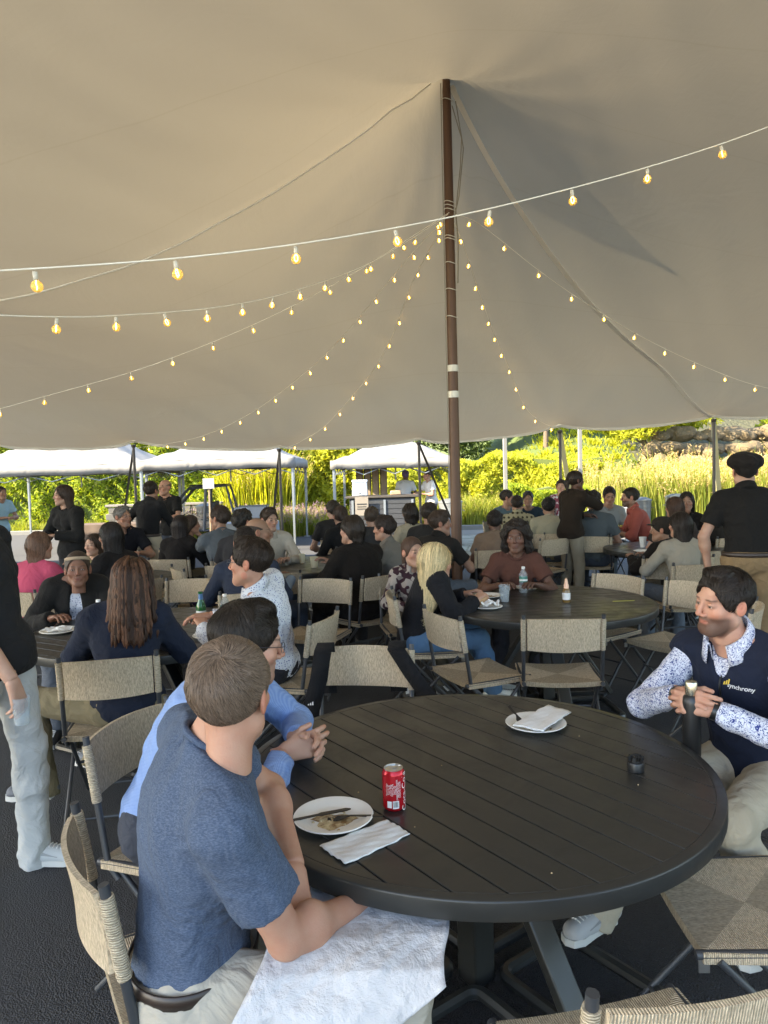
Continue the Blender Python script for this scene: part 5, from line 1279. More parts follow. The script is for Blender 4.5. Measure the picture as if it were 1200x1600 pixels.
def water_bottle(x, y, z, label, group=None):
    root = empty('water_bottle', (x, y, z), 0, label, 'bottle', group); b = MB(); b.lathe([(.0005, .002), (.026, .0), (.031, .006), (.0315, .03), (.030, .04), (.0315, .05), (.0315, .13), (.029, .15), (.014, .178), (.012, .19)], n=24); b.build('body', CLEAR, root)
    b = MB(); b.lathe([(.0135, .187), (.0138, .203), (.0005, .204)], n=18); b.build('cap', WHT, root)
    b = MB(); b.lathe([(.0320, .085), (.0320, .128)], n=24); b.build('label', simple_cached('bottle_label', (.06, .20, .16), .5), root)
    b = MB(); b.lathe([(.0323, .095), (.0323, .108)], n=24); b.build('label_band', WHT, root); return root
def beer(x, y, z):
    root = empty('beer_bottle', (x, y, z), 0, 'green glass beer bottle with a round label on the left table', 'bottle')
    b = MB(); b.lathe([(.0005, .001), (.029, .0), (.0305, .005), (.0305, .135), (.027, .155), (.0145, .19), (.0135, .225), (.0148, .228), (.0148, .236), (.0005, .236)], n=24); b.build('body', BG, root)
    b = MB(); b.lathe([(.0309, .05), (.0309, .115)], n=24); b.build('label', simple_cached('beer_label', (.60, .62, .60), .5), root)
    b = MB(); b.lathe([(.0165, .186), (.0145, .205), (.0142, .222)], n=24); b.build('neck_label', simple_cached('neck_label', (.05, .14, .30), .5), root); return root
# sauce bottle table
z2 = .7405
sb = empty('sauce_bottle', (1.283, 5.16, z2), 0, 'small bottle with an orange tipped cap on the middle table', 'bottle')
b = MB(); b.lathe([(.0005, 0), (.026, 0), (.028, .004), (.028, .07), (.022, .09), (.016, .105)], n=24); b.build('body', simple_cached('sauce_amber', (.20, .12, .04), .12), sb)
b = MB(); b.lathe([(.0284, .02), (.0284, .068)], n=24); b.build('label', WHT, sb)
b = MB(); b.lathe([(.018, .10), (.018, .125), (.014, .13), (.009, .165), (.0005, .172)], n=20); b.build('cap', simple_cached('cap_peach', (.80, .50, .34), .45), sb)
plate(.700, 5.02, z2, 'white plate with a wrapped roll and napkin on the middle table', .105, False); crumple('napkin', [(.65, 4.97, z2+.02), (.77, 4.96, z2+.02), (.79, 5.07, z2+.02), (.67, 5.08, z2+.02)], 0, 'crumpled white napkin on the roll plate of the middle table', 8, amp=.022)
b = MB(); b.tube([(-.06, -.04, .0), (-.02, 0, .02), (.03, .05, .03)], [.018, .026, .02], 10); o = b.build('bread_roll', simple_cached('bread', (.46, .28, .14), .8, bs=60), loc=(.665, 5.02, z2+.03)); tag(o, 'brown bread roll on the plate with the crumpled napkin', 'roll')
plate(.775, 5.46, z2, 'empty white plate behind the wrapped roll on the middle table', .108, True); cup(.855, 5.24, z2, 'clear plastic cup beside the roll plate on the middle table'); water_bottle(1.062, 5.60, z2, 'clear water bottle in front of the woman in the brown t-shirt')
plate(1.13, 5.78, z2, 'white plate with an orange slice in front of the brown t-shirt', .105, True)
b = MB(); b.prism([(0, 0), (.12, .02), (.05, .10)], 0, .018); o = b.build('pizza_slice', simple_cached('pizza', (.62, .33, .08), .6, bs=90), loc=(1.10, 5.73, z2+.012), bevel=.004); tag(o, 'orange slice of pizza on the plate by the water bottle', 'slice')
b = MB(); b.prism([(0, 0), (.15, .01), (.17, .03), (.01, .025)], 0, .002); o = b.build('paper_strip', simple_cached('yellow_paper', (.48, .46, .10), .7), loc=(1.60, 5.12, z2+.001)); tag(o, 'yellow green strip of paper on the right of the middle table', 'paper')
# braided woman's table
plate(-2.10, 4.62, z2, 'white plate with a napkin, in front of the woman in the black cardigan', .115, False); crumple('napkin', [(-2.19, 4.57, z2+.014), (-2.06, 4.55, z2+.014), (-2.01, 4.66, z2+.014), (-2.16, 4.68, z2+.014)], 0, 'folded white napkin on the plate before the black cardigan', 11, amp=.012)
cup(-1.82, 4.42, z2, 'frosted plastic cup in front of the woman in the black cardigan', simple_cached('frosted_plastic', (.50, .52, .54), .4)); water_bottle(-1.84, 4.62, z2, 'clear water bottle behind the frosted plastic cup')
crumple('napkin', [(-1.80, 4.86, z2+.002), (-1.66, 4.84, z2+.002), (-1.62, 4.94, z2+.002), (-1.76, 4.98, z2+.002)], 0, 'crumpled white napkins right of the clear bottle on the left table', 12, amp=.018)
beer(-1.185, 4.62, z2); water_bottle(-1.05, 4.70, z2, 'clear water bottle right of the green beer bottle'); plate(-1.05, 4.36, z2, 'white plate with black cutlery and a napkin near the green beer bottle', .125, False)
crumple('napkin', [(-1.16, 4.33, z2+.014), (-1.03, 4.31, z2+.014), (-1.00, 4.42, z2+.014), (-1.14, 4.44, z2+.014)], 0, 'bunched white napkin under black cutlery near the green bottle', 13, amp=.02)
cutlery('fork', (-1.10, 4.30, .790), (-.97, 4.42, .782), 'black fork on the bunched napkin near the green bottle', 0); cutlery('knife', (-1.14, 4.33, .788), (-.99, 4.44, .780), 'black knife on the bunched napkin near the green bottle', 0)
cup(T4.x+.22, T4.y-.3, z2, 'pale cream cup on the table beside the man in the dark suit', simple_cached('cup_cream', (.62, .56, .38), .5), .11, .045)
for i, (dx, dy, c) in enumerate(((-.2, -.35, (.30, .10, .05)), (-.3, -.1, (.62, .6, .5)), (.05, .1, (.55, .5, .35)))): cup(T4.x+dx, T4.y+dy, z2, ('amber drink glass left of the pale cream cup', 'short white cup at the back of the pale cream cup table', 'cream carton cup furthest on the pale cream cup table')[i], simple_cached('cup%d' % i, c, .4), .10, .035)
for i, (x, y) in enumerate(((T5.x-.3, T5.y+.1), (T6.x+.25, T6.y-.2), (T7.x+.1, T7.y-.3), (T9.x+.25, T9.y-.2), (T8.x+.2, T8.y-.1))):
    cup(x, y, z2, ('white cup by the cap wearer on the right', 'white cup on the far table by the coral shirt', 'white cup on the far table by the plaid shirt', 'white cup on the table behind the main pole', 'white cup on the pink shirt table')[i], simple_cached('cup_white', (.7, .69, .65), .5))
plate(T5.x-.45, T5.y-.35, z2, 'white plate by the long haired woman in white', .11); plate(T8.x+.4, T8.y-.35, z2, 'white plate in front of the woman with raised arms', .11)

CR = simple('crumb_tan', (.50, .38, .22), .8)
for i, (px_, py_) in enumerate(((862, 1364), (997, 1226), (690, 1196), (560, 1238), (905, 1150), (648, 1292))):
    p = on(px_, py_, .7415); b = MB(); b.lathe([(.0004, 0), (.0022, .0004), (.0018, .0022), (.0004, .003)], n=6); o = b.build('crumb', CR, loc=(p.x, p.y, .7403)); tag(o, 'tiny pale crumb on the near table, '+('near its front edge below the red can', 'under the black cap', 'right of the red can', 'left of the red can', 'below the napkin covered plate', 'just right of the lower napkin')[i], 'crumb', 'crumbs on the near tabletop')
# ---- bags
bp = empty('backpack', (-.42, 8.55, .45), .1, 'tall black backpack propped on a chair at the pale cup table', 'backpack')
F = Field((-.2, -.15, -.03), (.2, .15, .52), .016); F.ell((0, 0, .22), (.15, .11, .26), k=.02); F.ell((0, -.07, .15), (.11, .06, .13), k=.03); F.warp(garment_folds(77, .008)); V, Q = F.surf(); link('body', fast_mesh('body', V, Q), cloth((.012, .012, .014)), bp)
b = MB(); b.tube([(-.03, .02, .47), (-.02, .03, .52), (.02, .03, .52), (.03, .02, .47)], .008, 6); b.tube([(-.09, -.09, .30), (0, -.125, .33), (.09, -.09, .30)], .004, 5); b.build('handle', cloth((.02, .02, .022)), bp)
pb = empty('purple_bag', (-1.75, 7.02, .46), 0, 'soft purple bag lying on the seat of an empty woven chair', 'bag'); F = Field((-.25, -.2, -.02), (.25, .2, .3), .018); F.ell((0, 0, .10), (.19, .13, .12), k=.02); F.warp(garment_folds(78, .012)); V, Q = F.surf(); link('body', fast_mesh('body', V, Q), cloth((.05, .04, .10)), pb)
# two black straps hanging over the chair across the near table
for i, (xo, sg, lb) in enumerate(((-.305, -1, 'wide black strap with a small white mark over the strapped chair'), (.05, 1, 'second black strap falling to the right over the strapped chair'))):
    b = MB(); c0 = Vector((-.10, 3.52, 0)); pts = [Vector((xo+.08*sg*0, 3.62, .60)), Vector((xo, 3.60, .80)), Vector((xo+.0, 3.555, .868)), Vector((xo-.01, 3.485, .845)), Vector((xo+(-.03 if i == 0 else .07), 3.45, .72)), Vector((xo+(-.07 if i == 0 else .17), 3.42, .58)), Vector((xo+(-.08 if i == 0 else .22), 3.40, .46))]
    P = []; 
    for k in range(len(pts)-1):
        for t in np.linspace(0, 1, 6, endpoint=False): P.append(pts[k].lerp(pts[k+1], t))
    V = []; w = .042
    for k, p in enumerate(P): V += [p+Vector((-w, 0, 0)), p+Vector((w, 0, .004*math.sin(k))), p+Vector((w, .004, .006)), p+Vector((-w, .004, .006))]
    V = [v-P[0] for v in V]; b.add(V, [(4*k+a, 4*k+(a+1) % 4, 4*k+4+(a+1) % 4, 4*k+4+a) for k in range(len(P)-1) for a in range(4)], 0, True)
    st = b.build('strap', cloth((.012, .012, .013)), loc=P[0], sharp=False); tag(st, lb, 'strap', 'straps over the chair back')
    if i == 0:
        b = MB(); q = Vector(pts[5])-P[0]+Vector((.0, -.012, .03))
        for k in range(3): b.add([q+Vector((-.012+.010*k, 0, 0)), q+Vector((-.005+.010*k, 0, 0)), q+Vector((-.006+.010*k, -.001, .008+.005*k)), q+Vector((-.012+.010*k, -.001, .005+.005*k))], [(0, 1, 2, 3)])
        b.build('three_bar_logo', WHT, st, sharp=False)

# ================================================================ the canopies, the bar, the buggy
b = NB('canopy_cloth'); b.col(b.mix(b.noise(1.2, 4), (.19, .185, .175), (.235, .23, .22))); b.set(Roughness=.8); b.bump(b.noise(2.2, 4, .5, dist=1.0), .5, .05)
tr = b.n('BsdfTranslucent'); tr.inputs[0].default_value = (.25, .25, .24, 1); ms = b.n('MixShader', i_Fac=.18); b.l(b.p.outputs[0], ms.inputs[1]); b.l(tr.outputs[0], ms.inputs[2]); b.l(ms.outputs[0], b.t.nodes['Material Output'].inputs[0]); CANV = b.mat
POLEG = simple('painted_leg', (.22, .24, .25), .4, .3)
def canopy(x, y, w, d, eave, peak, label, rz=0, ridge=0.0, legs=3, base=0.0):
    root = empty('canopy_tent', (x, y, base), rz, label, 'canopy', 'pop-up canopies outside the marquee'); n = 24
    def rf(u_, v_):
        X = (u_-.5)*w; Y = (v_-.5)*d; ex_ = max(0, abs(X)-ridge*w/2)/(w/2-ridge*w/2+1e-6); ey_ = abs(Y)/(d/2); t = max(ex_, ey_); z = eave+(peak-eave)*(1-t)**1.12
        z -= .05*math.sin(PI*min(1, t*1.0))*(.5+.5*math.sin((X if ey_ > ex_ else Y)*5.0))*1.0+.015*math.sin(X*7+Y*5); return (X, Y, z), (0, 0, 1)
    panel_grid(n*2, n, rf, .012).build('roof_cloth', CANV, root, sharp=False)
    V = []; F = []; per = []
    for (x0, y0, x1, y1) in ((-w/2, -d/2, w/2, -d/2), (w/2, -d/2, w/2, d/2), (w/2, d/2, -w/2, d/2), (-w/2, d/2, -w/2, -d/2)):
        for t in np.linspace(0, 1, 20, endpoint=False): per.append((x0+(x1-x0)*t, y0+(y1-y0)*t))
    for k, (px_, py_) in enumerate(per):
        ph = .012*math.sin(k*1.3); V += [(px_*1.003, py_*1.003, eave+.006), (px_*1.006+ph*.3, py_*1.006+ph, eave-.20+.012*math.sin(k*.9))]
    m = len(per); b = MB(); b.add(V, [(2*k, 2*k+1, 2*((k+1) % m)+1, 2*((k+1) % m)) for k in range(m)], 0, True); vo = b.build('valance', CANV, root, sharp=False); sm = vo.modifiers.new('t', 'SOLIDIFY'); sm.thickness = .006
    for i in range(legs):
        for q in (-1, 1):
            X = -w/2+.06+(w-.12)*i/(legs-1); b = MB(); b.box((X, q*(d/2-.06), eave/2-.02), (.045, .045, eave-.02)); b.box((X+.03, q*(d/2-.06), eave*.72), (.03, .03, eave*.5)); l_ = b.build('leg', POLEG, root); b = MB(); b.box((X, q*(d/2-.06), .012), (.16, .16, .02)); b.build('foot', POLEG, l_)
    for q in (-1, 1):
        b = MB(); k = 8*(legs-1)//2
        for j in range(k):
            xa = -w/2+.06+(w-.12)*j/k; xb = -w/2+.06+(w-.12)*(j+1)/k; z0, z1 = eave-.06, eave-.34
            for za, zb in ((z0, z1), (z1, z0)): b.tube([(xa, q*(d/2-.06), za), (xb, q*(d/2-.06), zb)], .011, 5)
        b.build('scissor_truss', POLEG, root)
    for q in (-1, 1):
        b = MB(); xa = q*(w/2-.06)
        for j in range(4):
            ya = -d/2+.06+(d-.12)*j/4; yb = -d/2+.06+(d-.12)*(j+1)/4
            for za, zb in ((eave-.06, eave-.34), (eave-.34, eave-.06)): b.tube([(xa, ya, za), (xa, yb, zb)], .011, 5)
        b.build('side_truss', POLEG, root)
    b = MB(); b.tube([(0, 0, eave-.5), (0, 0, peak-.02)], .02, 6); b.build('peak_post', POLEG, root); return root
canopy(-7.55, 18.3, 4.3, 3.8, 2.02, 3.15, 'pale pop-up canopy at the far left with a sunlit sloping side', .05, .0, 2)
canopy(-3.75, 18.0, 3.5, 3.4, 2.06, 2.52, 'low pale pop-up canopy in the middle of the left side, over the buggy', .02, .5, 2)
canopy(.32, 18.6, 3.0, 3.0, 1.98, 2.55, 'white pop-up canopy over the outdoor bar', -.03, .15, 2)
# outdoor bar
bar = empty('bar_counter', (-.02, 16.9, 0), -.03, 'long dark grey outdoor bar counter under the white canopy', 'bar counter')
BARM = simple('bar_wood_grey', (.035, .037, .042), .6, bs=20); 
b = MB(); b.box((0, 0, .55), (1.5, .62, 1.08)); b.build('body', simple('bar_body', (.03, .032, .036), .7), bar)
for k in range(9): b = MB(); b.box((0, -.322, .10+.115*k), (1.48, .022, .105)); b.build('plank', BARM, bar, bevel=.004)
b = MB(); b.box((0, 0, 1.13), (1.66, .74, .05)); b.build('counter_top', simple('bar_top', (.06, .05, .04), .4), bar, bevel=.008)
for k in (-.68, .05, .68): b = MB(); b.box((k, -.345, .55), (.05, .02, 1.02)); b.build('trim_post', simple_cached('trim_light', (.17, .19, .21), .5), bar)
for i, (dx, w, h, c, lb) in enumerate(((-.52, .36, .32, (.42, .44, .46), 'white drinks dispenser at the left end of the outdoor bar'), (.30, .26, .10, (.26, .18, .11), 'tan carton on the outdoor bar counter'))):
    o = empty('drinks_dispenser' if i == 0 else 'carton', (-.02+dx, 16.85, 1.156), 0, lb, 'dispenser' if i == 0 else 'box'); b = MB(); b.box((0, 0, h/2), (w, .3, h), taper=.92); b.build('body', simple_cached('box%d' % i, c, .5), o, bevel=.02)
    if i == 0: b = MB(); b.box((0, 0, h+.02), (w*.98, .3, .05)); b.build('lid', simple_cached('box_lid', (.6, .66, .72), .5), o, bevel=.01); b = MB(); b.tube([(0, -.15, .07), (0, -.20, .07), (0, -.20, .03)], .012, 6); b.build('tap', BLK, o)
o = empty('menu_board', (-.50, 16.50, 0), 0, 'pale paper sign hanging on the front of the outdoor bar', 'sign'); b = MB(); b.box((0, -.02, .93), (.30, .012, .42)); b.build('sheet', simple_cached('tan_sheet', (.22, .19, .155), .7), o); b = MB(); b.box((0, -.03, .98), (.22, .004, .02)); b.box((0, -.03, .92), (.2, .004, .015)); b.box((0, -.03, .87), (.22, .004, .015)); b.build('print', BLKI, o)
for i in range(4):
    x = -.62+.21*i; o = empty('folded_tabletop', (x, 19.3, 0), 0, ('dark upright folded tabletop behind the bar' if i == 1 else ('leftmost upright tan folded tabletop behind the bar', '', 'tan upright tabletop right of the dark one behind the bar', 'rightmost upright tan folded tabletop behind the bar')[i]), 'tabletop', 'folded tabletops standing behind the bar'); b = MB(); b.box((0, 0, .95), (.19, .10, 1.9)); b.build('board', simple_cached('board_dark' if i == 1 else 'board_tan', (.07, .07, .09) if i == 1 else (.17, .12, .085), .7), o, bevel=.04)
    b = MB(); b.box((0, -.055, .95), (.13, .02, 1.6)); b.build('rib', simple_cached('board_rib', (.28, .21, .15), .7), o)
def bin_(x, y, r, h, m, label, base=0.0):
    root = empty('trash_bin', (x, y, base), 0, label, 'bin'); b = MB(); pr = [(.0005, 0), (r*.86, 0)]
    for k in range(8): z = h*(k+.5)/8; pr += [(r*(.86+.12*k/8), z-h*.03), (r*(.885+.12*k/8), z), (r*(.86+.12*(k+1)/8), z+h*.03)]
    b.lathe(pr+[(r, h), (r*.96, h), (r*.96, h*.9), (.0005, h*.9)], n=28); b.build('body', m, root)
    b = MB(); b.lathe([(r*1.04, h), (r*1.04, h+.03), (r*.5, h+.09), (.0005, h+.10)], n=28); b.build('lid', m, root)
    for q in (-1, 1): b = MB(); b.tube([(q*r, -.05, h*.8), (q*(r+.05), -.04, h*.78), (q*(r+.05), .04, h*.78), (q*r, .05, h*.8)], .008, 6); b.build('handle', m, root)
    return root
GALV = simple('galvanised', (.16, .17, .18), .45, .3)
bin_(1.58, 17.3, .28, .92, GALV, 'ribbed galvanised trash bin right of the outdoor bar'); bin_(-5.0, 20.6, .30, .85, GALV, 'grey bin among the purple flowers left of the white canopy'); bin_(7.3, 18.2, .26, .85, simple('bin_grey', (.03, .035, .03), .5), 'pale grey bin in front of the tall grasses on the right')
bin_(6.35, 18.0, .25, .80, simple('bin_pale', (.045, .05, .05), .45), 'rounder pale bin left of the grey bin before the tall grasses')
# cutaway off-road buggy
def buggy(x, y, rz):
    root = empty('utility_buggy', (x, y, 0), rz, 'dark open sided utility buggy with roll cage and cargo bed beyond the left tables', 'buggy'); DK = simple('buggy_dark', (.05, .055, .065), .4, .3); TN = simple('buggy_metal_tan', (.42, .34, .26), .6, .2); RUB = simple('tyre_rubber', (.03, .03, .03), .85)
    b = MB()
    for q in (-.68, .68):
        b.tube([(-1.35, q, .75), (-.75, q*.95, 1.35), (-.35, q*.9, 1.78), (.75, q*.9, 1.84), (.95, q*.95, 1.0), (.95, q, .5)], .045, 8); b.tube([(.15, q*.9, 1.82), (.05, q, .5)], .05, 8); b.tube([(-1.35, q, .75), (-1.3, q, .5), (1.9, q, .5)], .04, 8)
    for (x_, z_) in ((-.35, 1.78), (.75, 1.84), (.15, 1.82), (-1.35, .75)): b.tube([(x_, -.62, z_), (x_, .62, z_)], .035, 8)
    b.build('roll_cage', DK, root)
    b = MB(); b.box((.2, 0, 1.86), (1.1, 1.25, .04)); b.build('roof', DK, root, bevel=.02)
    b = MB(); b.box((1.45, 0, .85), (.95, 1.35, .08)); b.box((1.45, -.68, 1.0), (.95, .04, .34)); b.box((1.45, .68, 1.0), (.95, .04, .34)); b.box((1.92, 0, 1.0), (.04, 1.35, .34)); b.build('cargo_bed', simple('bed_grey', (.22, .23, .25), .5), root, bevel=.01)
    b = MB(); b.box((-1.0, 0, .72), (.7, 1.1, .32), taper=.8); b.build('hood', TN, root, bevel=.05)
    for q in (-.33, .33):
        b = MB(); b.box((.05, q, .72), (.5, .5, .14)); b.box((.30, q, 1.05), (.12, .48, .6), rot=Matrix.Rotation(.15, 3, 'Y')); b.build('seat', simple_cached('seat_black', (.03, .03, .03), .7), root, bevel=.03)
    b = MB(); b.tube([(-.35+.10*math.sin(a)*0, -.33+.17*math.cos(a), 1.1+.17*math.sin(a)) for a in np.linspace(0, 2*PI, 17)], .014, 6, cap=False); b.tube([(-.35, -.33, 1.1), (-.7, -.33, .9)], .015, 6); b.build('steering_wheel', BLK, root)
    for sx in (-1.05, 1.35):
        for q in (-.74, .74):
            R3 = Matrix.Rotation(PI/2, 3, 'X'); b = MB(); pr = [(.17, -.12), (.30, -.12), (.335, -.08), (.34, 0), (.335, .08), (.30, .12), (.17, .12)]; b.lathe(pr, (sx, q, .34), 28, 0, R3)
            for k in range(18): a = k*2*PI/18; b.box((sx+.34*math.cos(a), q, .34+.34*math.sin(a)), (.05, .20, .03), rot=Matrix.Rotation(-a+PI/2, 3, 'Y'))
            w = b.build('wheel', RUB, root); b = MB(); b.lathe([(.0005, -.05), (.06, -.05), (.08, -.02), (.16, -.07), (.175, -.115), (.175, .115), (.16, .07), (.0005, .05)], (sx, q, .34), 20, 0, R3); b.build('rim', simple_cached('rim_metal', (.3, .3, .3), .4, metal=.7), w)
            b = MB(); b.box((sx, q*.97, .76), (.85, .28, .05)); b.build('fender', TN if sx < 0 else DK, root, bevel=.02)
    b = MB(); rr = random.Random(5)
    for k in range(14): b.tube([(rr.uniform(-1.2, 0), -.62+rr.uniform(-.05, .05), rr.uniform(.5, .8)), (rr.uniform(-.9, .6), -.64, rr.uniform(.6, 1.2)), (rr.uniform(-.6, .9), -.60, rr.uniform(.5, 1.0))], rr.uniform(.015, .04), 6)
    b.build('suspension_arms', TN, root); return root
bg_ = buggy(-4.45, 18.1, .10); bg_.scale = (.8, .8, .8)
b = MB(); b.box((0, 0, 0), (.24, .02, .22)); o = b.build('paper_sign', simple_cached('paper_sign', (.30, .30, .30), .6), loc=(-3.72, 15.55, 1.55)); tag(o, 'white paper sign on a stake beside the buggy cargo bed', 'sign'); b = MB(); b.box((0, .02, -.78), (.03, .02, 1.55)); b.build('stake', simple_cached('stake', (.3, .22, .14), .8), o)
# folding tables with grey cloths on the left
def long_table(x, y, w, d, label, rz=0, c=(.20, .22, .25)):
    root = empty('cloth_table', (x, y, 0), rz, label, 'table'); b = MB(); b.box((0, 0, .745), (w, d, .03)); b.build('table_top', simple_cached('cloth_top', c, .8), root, bevel=.01)
    V = []; per = []; n = 16
    for (x0, y0, x1, y1) in ((-w/2, -d/2, w/2, -d/2), (w/2, -d/2, w/2, d/2), (w/2, d/2, -w/2, d/2), (-w/2, d/2, -w/2, -d/2)):
        for t in np.linspace(0, 1, n, endpoint=False): per.append((x0+(x1-x0)*t, y0+(y1-y0)*t))
    for k, p in enumerate(per): V += [(p[0]*1.004, p[1]*1.006, .762), (p[0]*(1.02+.02*math.sin(k*1.7)), p[1]*(1.05+.06*math.sin(k*1.7)), .40)]
    m = len(per); b = MB(); b.add(V, [(2*k, 2*k+1, 2*((k+1) % m)+1, 2*((k+1) % m)) for k in range(m)], 0, True); b.build('cloth_skirt', simple_cached('cloth_top', c, .8), root, sharp=False)
    for q in (-1, 1):
        for p in (-1, 1): b = MB(); b.tube([(q*(w/2-.1), p*(d/2-.06), 0), (q*(w/2-.1), p*(d/2-.06), .73)], .014, 8); b.build('leg', FRAME, root)
    return root
long_table(-3.55, 9.6, 1.1, .75, 'grey clothed table with a black bag, left of the second tent pole'); long_table(-5.6, 15.5, 1.8, .75, 'far clothed table below the left canopy', 0, (.10, .07, .055)); long_table(-2.7, 14.6, 1.1, .6, 'pale clothed table beside the buggy', 0, (.20, .21, .22)); long_table(5.0, 16.2, .8, .5, 'small white clothed table beside the pale bins', 0, (.2, .2, .2))
o = empty('black_bag', (-3.4, 9.55, .763), .2, 'flat black bag lying on the grey clothed table', 'bag'); F = Field((-.22, -.14, -.01), (.22, .14, .12), .014); F.ell((0, 0, .03), (.18, .10, .04), k=.01); F.warp(garment_folds(5, .006)); V, Q = F.surf(); link('body', fast_mesh('body', V, Q), cloth((.012, .012, .014)), o); b = MB(); b.tube([(-.07, 0, .06), (-.04, 0, .11), (.04, 0, .11), (.07, 0, .06)], .007, 6); b.build('handle', cloth((.012, .012, .014)), o)
for i, (px_, d, h, lb) in enumerate(((790, 16.5, 2.9, 'pale grey lamp post right of the main tent pole'), (907, 17.2, 3.2, 'white post rising behind the standing woman in dark top'))):
    p = at(px_, 760, d); o = empty('post', (p.x, p.y, 0), 0, lb, 'post'); b = MB(); b.box((0, 0, h/2), (.085, .085, h)); b.build('shaft', simple_cached('post_white', (.17, .165, .145), .6), o, bevel=.008); b = MB(); b.box((0, 0, .03), (.2, .2, .06)); b.build('base_plate', POLEG, o, bevel=.006)
# low stone planter walls at the left, behind the canopy
for i, (x, w) in enumerate(((-7.9, 1.5), (-5.9, 1.6))):
    o = empty('planter_wall', (x, 22.9, 0), 0, ('left low grey planter wall in front of the hedge', 'right low grey planter wall in front of the hedge')[i], 'wall', 'low walls before the hedge'); rr = random.Random(i)
    for r_ in range(4):
        for k in range(4): b = MB(); b.box((-w/2+w*(k+.5+(.25 if r_ % 2 else 0)-.12)/4, rr.uniform(-.01, .01), .11+.2*r_), (w/4-.015, .3, .19)); b.build('stone_block', simple_cached('stone_block', (.10, .095, .085), .9, bs=12), o, bevel=.012)
    b = MB(); b.box((0, 0, .86), (w+.08, .36, .07)); b.build('cap_stone', simple_cached('cap_stone', (.16, .145, .13), .8), o, bevel=.01)
# ================================================================ the people
H = at
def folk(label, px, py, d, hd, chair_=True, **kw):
    kw = dict(kw); t = kw.get('top'); kw['top'] = (t[0], dim(t[1], .62))+((t[2], dim(t[3], .62)) if len(t) > 3 else ())  # crowd's shade is put into its colours: shirts, skin and trousers dimmed
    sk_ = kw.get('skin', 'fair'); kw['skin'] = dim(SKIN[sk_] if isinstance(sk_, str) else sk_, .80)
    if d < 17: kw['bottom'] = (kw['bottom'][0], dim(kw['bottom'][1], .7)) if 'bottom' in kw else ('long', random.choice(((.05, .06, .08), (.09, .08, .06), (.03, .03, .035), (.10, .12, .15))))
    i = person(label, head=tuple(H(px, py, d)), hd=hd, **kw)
    if kw.get('sit', True) and chair_:
        p = i['root']; f = i['f']; ws = label.split(); chair(p[0]+f[0]*.02, p[1]+f[1]*.02, hd, 'chair under '+' '.join(ws if len(ws) < 14 else ws[:14]))
    return i
CHL = []
K = dict
# ---- foreground
A = person('man in a blue heather t-shirt, seated at the near table with his back turned', pel=(-.48, 1.67), head=tuple(H(362, 1086, 1.585)), neckt=H(330, 1110, 1.61), hd=88, twist=-24, hy=12, hp=-2, s=1.12, lod=0,
    arms=((-.03, .24, .76), (-.07, .43, .658)), poles=((-.9, .3, -.4), (.5, -.35, -1)), top=('tee', (.050, .070, .115), 'heather', (.115, .145, .205)), bottom=('wide', (.38, .355, .30)), hair=('short', (.125, .088, .062)), skin='pink', shoes=(.5, .5, .5),
    curl=(.85, .12), hands_dir=((.85, .15, -.5), None), backs=((.1, .5, .8), None), point=(True, False), extra={'strands': (16000, 4, .034, 'short', .00085), 'lift': .30}, knees=((-.16, .44, .55), (.12, .45, .55)), foldamp=1.5, headscale=.93, tuck=True)
Bm = person('man in a light blue checked shirt and glasses, hands clasped on the near table', pel=(-.78, 2.47), neckt=H(398, 998, 2.33), hd=104, twist=-6, hy=70, hp=-10, s=1.12, lod=0,
    arms=((-.06, .47, .815), (.03, .45, .80)), poles=((-1, .1, -.6), (1, .1, -.5)), top=('long', (.11, .20, .46), 'gingham', (.28, .38, .60)), bottom=('long', (.05, .055, .07)), hair=('quiff', (.022, .017, .013)), skin='fair', curl=(.62, .55), glass=(.015, .015, .02),
    hands_dir=((.45, .9, .12), (-.35, .9, .25)), backs=((-.7, .35, .4), (.8, .3, .2)), extra={'strands': (9000, 4, .034, 'back', .0009), 'lift': .15}, thumb=.1, foldamp=1.5, beard=((.10, .06, .05), .35))
Cm = person('man in a navy vest over a blue patterned shirt, clasping a black bottle', pel=(1.40, 2.72), neckt=H(1145, 1005, 2.68), hd=236, twist=4, hy=254, hp=-4, hroll=-6, s=1.05, lod=0,
    arms=((-.06, .41, .87), (.06, .40, .89)), poles=((-1, -.05, -.75), (1, -.05, -.7)), top=('vest', (.014, .018, .034)), bottom=('wide', (.42, .37, .28)), hair=('quiff', (.018, .013, .010)), skin=(.52, .30, .21), curl=(.62, .72), shoes=(.4, .4, .4),
    hands_dir=((.85, .35, .1), (-.85, .35, .0)), backs=((-.1, .9, .5), (.1, .95, .3)), extra={'shirt': ((.62, .64, .72), 'squiggle', (.03, .05, .20)), 'strands': (8000, 4, .032, 'back', .0009), 'lift': .15}, beard=((.035, .021, .015), .80), thumb=.2, foldamp=1.2, girth=1.06,
    feet=((-.2, .25, .085, 0), (.22, .68, .085, 0)), headscale=.95)
Dm = person('man in a black t-shirt and white jeans standing at the left edge', pel=(-1.64, 3.0), hd=88, sit=False, lean=-10, s=1.06, lod=0, hy=310, arms=('down', (.19, .17, .91)), poles=(None, (.35, -.9, -.2)), top=('tee', (.018, .018, .019)), bottom=('wide', (.48, .49, .48)), hair=('short', (.03, .02, .015)), skin='fair',
    shoes=(.42, .44, .44), curl=(.4, .45), backs=(None, (.3, .8, .6)), hands_dir=(None, (-.1, .2, -.95)), feet=((-.18, .04, .085, .05), (.10, -.36, .085, -.05)), foldamp=1.5)
